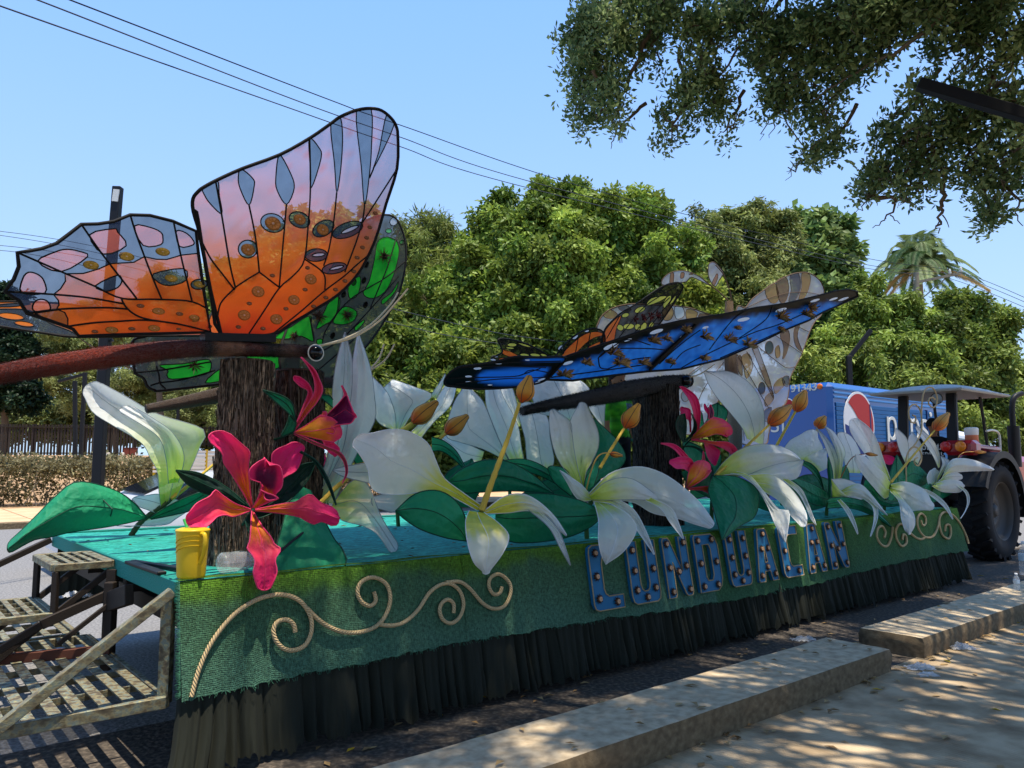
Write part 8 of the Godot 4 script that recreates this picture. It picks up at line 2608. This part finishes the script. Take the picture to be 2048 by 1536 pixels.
func build_person() -> void:
	var f := onw(1238, 900, 2.15)
	f.y = DECK
	var R := U                      # the person's left-right axis, facing the camera side
	var N := -W
	var P := func(x: float, y: float, z: float) -> Vector3: return f + R * x + Vector3(0, y, 0) + N * z
	var t := thing("person", "person in a green printed shirt and black trousers, mostly hidden behind the lilies", "person", f)
	var bones := []
	for s in [-1.0, 1.0]:
		bones.append([P.call(s * 0.09, 0.92, 0.0), P.call(s * 0.10, 0.50, 0.02), 0.085, 0.058])
		bones.append([P.call(s * 0.10, 0.50, 0.02), P.call(s * 0.11, 0.09, -0.01), 0.056, 0.038])
		bones.append([P.call(s * 0.11, 0.05, -0.03), P.call(s * 0.13, 0.035, 0.15), 0.042, 0.032])
		bones.append([P.call(s * 0.17, 1.36, 0.0), P.call(s * 0.23, 1.08, 0.0), 0.052, 0.042])
		bones.append([P.call(s * 0.23, 1.08, 0.0), P.call(s * 0.22, 0.85, 0.08), 0.038, 0.027])
		bones.append([P.call(s * 0.22, 0.83, 0.085), P.call(s * 0.215, 0.75, 0.10), 0.026, 0.024])
		for k in 4:
			bones.append([P.call(s * (0.235 - 0.016 * k), 0.76, 0.105), P.call(s * (0.23 - 0.015 * k), 0.69 + 0.006 * absf(k - 1.5), 0.115), 0.0095, 0.008])
		bones.append([P.call(s * 0.20, 0.81, 0.10), P.call(s * 0.175, 0.755, 0.13), 0.011, 0.009])
	bones.append([P.call(0, 0.95, 0), P.call(0, 1.12, 0.01), 0.125, 0.120])
	bones.append([P.call(-0.07, 1.28, 0), P.call(0.07, 1.28, 0), 0.115, 0.115])
	bones.append([P.call(-0.11, 1.38, -0.01), P.call(0.11, 1.38, -0.01), 0.06, 0.06])
	bones.append([P.call(0, 1.40, -0.01), P.call(0, 1.50, 0.01), 0.055, 0.05])
	bones.append([P.call(0, 1.57, 0.01), P.call(0, 1.66, -0.005), 0.070, 0.088])
	bones.append([P.call(0, 1.595, 0.085), P.call(0, 1.575, 0.105), 0.012, 0.014])
	bones.append([P.call(-0.088, 1.61, 0), P.call(-0.092, 1.58, 0.0), 0.016, 0.012])
	bones.append([P.call(0.088, 1.61, 0), P.call(0.092, 1.58, 0.0), 0.016, 0.012])
	var skin := lin(150, 104, 76)
	var b := sdf_mesh(bones, 0.014, 0.03, func(p: Vector3):
		var y := p.y - f.y
		if y < 0.075:
			return lin(40, 36, 34)
		if y > 1.46 or (y < 1.12 and absf((p - f).dot(R)) > 0.175):
			return skin
		if y < 0.93:
			return lin(20, 20, 22)
		var k := noise.get_noise_2d((p - f).dot(R) * 260, y * 260)
		var x := (p - f).dot(R)
		if x > 0.02 and y > 1.0 and y < 1.34:
			return lin(96, 120, 136).lerp(lin(40, 48, 62), clampf(0.5 + k * 1.6, 0, 1)) if k < 0.3 else lin(150, 34, 34)
		return lin(78, 168, 30).lerp(lin(40, 110, 24), clampf(0.4 + k * 1.5, 0, 1)))
	part("body", b, M.matte, t)
	b = MB.new()
	b.col = lin(26, 20, 17)
	b.surf(18, 12, func(i, j):
		var a: float = i * TAU
		var e: float = lerpf(-0.15, PI / 2, j)
		var face = maxf(0.0, sin(a)) * (1.0 - j)
		return P.call(cos(a) * cos(e) * 0.098, 1.645 + sin(e) * 0.112 + 0.07 * face * 1.0, sin(a) * cos(e) * 0.104 - 0.012))
	part("hair", b, M.matte, t)
	for s in [-1.0, 1.0]:
		var sm := SphereMesh.new()
		sm.radius = 0.012
		sm.height = 0.02
		part("eye", sm, M.black_rubber, t).position += P.call(s * 0.032, 1.615, 0.082)
	b = MB.new()
	b.col = lin(120, 60, 54)
	b.box(P.call(0, 1.545, 0.078), Vector3(0.024, 0.005, 0.008), Basis(R, Vector3.UP, N), 0.003)
	part("mouth", b, M.matte, t)
	# someone's dark jersey hangs on the tractor seat, white print on its back
	crop(0, 0, 1)
	var jo := fl(12.0, 1.05, 0)
	var j := thing("driver", "person in a black shirt with white print, sitting on the tractor behind the last lilies", "person", jo)
	var o := fl(12.55, 1.2, 1.36)
	var Q := func(x: float, y: float, z: float) -> Vector3: return o - W * x + Vector3(0, y, 0) - U * z      # z towards the tail of the float: the back
	bones = []
	for s in [-1.0, 1.0]:
		bones.append([Q.call(s * 0.10, 0.10, 0.0), Q.call(s * 0.14, 0.10, -0.42), 0.09, 0.065])
		bones.append([Q.call(s * 0.14, 0.10, -0.42), Q.call(s * 0.14, -0.32, -0.45), 0.06, 0.042])
		bones.append([Q.call(s * 0.14, -0.36, -0.44), Q.call(s * 0.15, -0.37, -0.60), 0.04, 0.03])
		bones.append([Q.call(s * 0.19, 0.58, 0.0), Q.call(s * 0.25, 0.33, -0.12), 0.056, 0.044])
		bones.append([Q.call(s * 0.25, 0.33, -0.12), Q.call(s * 0.17, 0.38, -0.38), 0.04, 0.028])
		bones.append([Q.call(s * 0.17, 0.38, -0.38), Q.call(s * 0.15, 0.40, -0.46), 0.028, 0.026])
		for k in 4:
			bones.append([Q.call(s * (0.17 - 0.017 * k), 0.41, -0.46), Q.call(s * (0.165 - 0.016 * k), 0.38, -0.51), 0.0095, 0.008])
		bones.append([Q.call(s * 0.13, 0.40, -0.44), Q.call(s * 0.11, 0.43, -0.48), 0.011, 0.009])
	bones.append([Q.call(0, 0.08, 0.0), Q.call(0, 0.30, 0.02), 0.14, 0.13])
	bones.append([Q.call(-0.08, 0.48, 0.01), Q.call(0.08, 0.48, 0.01), 0.125, 0.125])
	bones.append([Q.call(-0.12, 0.60, 0.0), Q.call(0.12, 0.60, 0.0), 0.062, 0.062])
	bones.append([Q.call(0, 0.62, 0.0), Q.call(0, 0.72, -0.02), 0.056, 0.052])
	bones.append([Q.call(0, 0.79, -0.02), Q.call(0, 0.88, 0.0), 0.072, 0.09])
	bones.append([Q.call(0, 0.82, -0.10), Q.call(0, 0.80, -0.12), 0.012, 0.014])
	b = sdf_mesh(bones, 0.016, 0.03, func(p: Vector3):
		var y := p.y - o.y
		if y > 0.66 or (absf((p - o).dot(W)) > 0.10 and (p - o).dot(U) > 0.2 and y > 0.2):
			return skin
		return lin(14, 15, 18) if y > 0.06 else lin(34, 38, 52))
	part("body", b, M.matte, j)
	b = MB.new()
	b.col = lin(20, 16, 14)
	b.surf(18, 12, func(i, k):
		var a: float = i * TAU
		var e: float = lerpf(-0.3, PI / 2, k)
		return Q.call(cos(a) * cos(e) * 0.10, 0.865 + sin(e) * 0.112, sin(a) * cos(e) * 0.105 + 0.012))
	part("hair", b, M.matte, j)
	text("back_print", "POLICÍA", 0.075, 0.004, M.lens_white, j, Q.call(0, 0.47, 0.142), -W, Vector3.UP, 1.0, true)
	text("back_print", "FEDERAL", 0.07, 0.004, M.lens_white, j, Q.call(0, 0.36, 0.146), -W, Vector3.UP, 1.0, true)

func build_small_things() -> void:
	# yellow pitcher
	var f := onh(382, 1154, DECK + 0.016)
	var t := thing("pitcher", "yellow plastic pitcher with a handle on the deck's near corner", "pitcher", f)
	var s := absf(f.z) / F
	var h := 93.0 * s
	var r := 31.0 * s
	var b := MB.new()
	b.lathe([[r * 0.80, 0.0], [r * 0.86, 0.01], [r * 0.90, h * 0.3], [r * 0.96, h * 0.7], [r * 1.0, h * 0.94], [r * 1.04, h * 0.96], [r * 1.04, h * 0.985], [r * 0.98, h], [r * 0.7, h * 1.03], [0.0, h * 1.035]], 36, Transform3D(Basis(), f))
	var o := part("pitcher_body", b, M.yellow_plastic, t)
	b = MB.new()
	var side := Vector3(0.80, 0, 0.60)
	b.tube(smooth3(PackedVector3Array([f + side * r * 0.98 + Vector3(0, h * 0.92, 0), f + side * r * 1.35 + Vector3(0, h * 0.90, 0), f + side * r * 1.42 + Vector3(0, h * 0.72, 0), f + side * r * 1.25 + Vector3(0, h * 0.48, 0), f + side * r * 0.92 + Vector3(0, h * 0.30, 0)]), 6), 0.011, 8)
	part("handle", b, M.yellow_plastic, t)
	for k in 3:
		b = MB.new()
		var q := PackedVector3Array()
		for i in 20:
			var a := lerpf(2.6, 0.6, i / 19.0)
			var y := h * (0.52 + 0.10 * k + 0.16 * sin(i / 19.0 * 2.2))
			var rr := r * lerpf(0.90, 1.0, y / h) + 0.001
			q.append(f + Vector3(cos(a) * rr, y, sin(a) * rr))
		b.tube(q, 0.0022, 4)
		part("moulded_line", b, M.yellow_plastic, o)
	b = MB.new()
	b.col = lin(60, 190, 90)
	b.tube(PackedVector3Array([f + Vector3(-0.03, h * 1.0, 0), f + Vector3(-0.055, h * 1.2, -0.01)]), 0.007, 8)
	part("straw", b, M.painted, t)
	# clear bottle lying against the post
	var c := onh(438, 1147, DECK + 0.02) + Vector3(0, 0.055, 0)
	t = thing("lying_bottle", "clear plastic bottle lying on the deck between pitcher and post", "bottle", c)
	b = MB.new()
	var ax := Vector3(0.62, 0, -0.78)
	b.lathe([[0.0, -0.005], [0.04, 0.0], [0.056, 0.015], [0.056, 0.06], [0.053, 0.07], [0.056, 0.08], [0.056, 0.14], [0.04, 0.2], [0.018, 0.24], [0.018, 0.26]], 22, Transform3D(Basis(ax.cross(Vector3.UP).normalized(), ax, Vector3.UP), c))
	part("bottle_body", b, M.clear_plastic, t)
	b = MB.new()
	b.col = lin(200, 60, 60)
	b.lathe([[0.0, 0.258], [0.02, 0.258], [0.02, 0.28], [0.0, 0.282]], 14, Transform3D(Basis(ax.cross(Vector3.UP).normalized(), ax, Vector3.UP), c))
	part("cap", b, M.painted, t)
	# bottles on the second kerb slab
	for k in [[2034, 1181, 0.19, "small clear water bottle standing on the second kerb slab"], [2052, 1150, 0.42, "tall clear bottle at the right edge beyond the small one"]]:
		f = onh(k[0], k[1], 0.172)
		t = thing("water_bottle", k[3], "bottle", f, "clear bottles on the kerb")
		var q: float = k[2]
		b = MB.new()
		b.lathe([[0.0, 0.004], [q * 0.15, 0.0], [q * 0.17, q * 0.04], [q * 0.17, q * 0.3], [q * 0.155, q * 0.4], [q * 0.17, q * 0.5], [q * 0.16, q * 0.7], [q * 0.07, q * 0.88], [q * 0.07, q * 0.93]], 18, Transform3D(Basis(), f))
		part("bottle_body", b, M.clear_plastic, t)
		b = MB.new()
		b.col = lin(232, 236, 240)
		b.lathe([[q * 0.08, q * 0.92], [q * 0.08, q], [0.0, q]], 12, Transform3D(Basis(), f))
		part("cap", b, M.painted, t)
		b = MB.new()
		b.col = lin(206, 222, 234)
		b.lathe([[q * 0.172, q * 0.42], [q * 0.172, q * 0.62]], 18, Transform3D(Basis(), f))
		part("label_band", b, M.painted, t)
	# crumpled film
	for k in [[1608, 1282, 0.0, 0.10, "crumpled clear bag lying behind the first kerb slab's end"], [1925, 1298, 0.012, 0.10, "crumpled clear bag on the pavement before the second kerb slab"], [1840, 1338, 0.012, 0.10, "crumpled clear bag on the pavement at the gap between the slabs"], [1855, 1352, 0.012, 0.07, "smallest clear bag on the pavement, just nearer than the one at the gap"], [152, 1195, 0.66, 0.10, "white crumpled bag on the brown steps"]]:
		f = onh(k[0], k[1], k[2])
		b = MB.new()
		var sd = k[0] * 1.7
		b.surf(14, 14, func(i, j):
			var x: float = (i - 0.5) * 2
			var y: float = (j - 0.5) * 2
			var n1 := noise.get_noise_2d(x * 60 + sd, y * 60)
			var n2 := noise.get_noise_2d(x * 160 + sd, y * 160 + 70)
			return f + Vector3(x * k[3] * (1 + 0.4 * n1), 0.004 + k[3] * (0.35 * maxf(0, 1 - x * x - y * y) * (0.7 + n1) + 0.35 * absf(n2)), y * k[3] * 0.6 * (1 + 0.4 * n2)), true)
		solo("crumpled_bag", b, M.film_plastic, k[4], "plastic bag", "crumpled plastic bags")
	# dry leaves on the ground
	b = MB.new()
	for k in 620:
		var u := rd(-1.5, 11.0)
		var w := rd(-4.2, 0.2)
		var y := 0.012
		if w > -1.46 and w < -0.93 and (u < 4.82 or u > 5.4):
			y = 0.178
		if rng.randf() < 0.25:
			w = -1.47 - pow(rng.randf(), 2.0) * 0.2
			y = 0.014
		var q := fl(u, w, y)
		b.col = lin(120, 92, 58).lerp(lin(186, 156, 108), rng.randf()) if rng.randf() < 0.93 else lin(196, 160, 40)
		var d := Vector3(rd(-1, 1), 0, rd(-1, 1)).normalized()
		var sd := Vector3(-d.z, 0, d.x)
		var l := rd(0.022, 0.05)
		var up := Vector3(0, rd(0.003, 0.018), 0)
		b.quad(b.p(q - d * l + up * 0.2), b.p(q + sd * l * 0.45 + up), b.p(q + d * l + up * 0.3), b.p(q - sd * l * 0.45 + up * 0.8))
	var lv := solo("fallen_leaves", b, M.dry_leaf, "dry brown leaves scattered over the pavement and kerb slabs", "fallen leaves")
	lv.set_meta("kind", "stuff")
	b = MB.new()
	for k in 130:
		var q := fl(rd(0.05, 9.8), rd(0.1, 3.3), DECK + 0.012)
		b.col = lin(70, 56, 38).lerp(lin(120, 96, 60), rng.randf())
		var d := Vector3(rd(-1, 1), 0, rd(-1, 1)).normalized()
		var l := rd(0.015, 0.05)
		var sd := Vector3(-d.z, 0, d.x) * l * rd(0.15, 0.4)
		b.quad(b.p(q - d * l), b.p(q + sd + Vector3(0, 0.008, 0)), b.p(q + d * l), b.p(q - sd + Vector3(0, 0.006, 0)))
	lv = solo("deck_litter", b, M.dry_leaf, "bits of dry leaf and straw lying on the green deck", "fallen leaves")
	lv.set_meta("kind", "stuff")
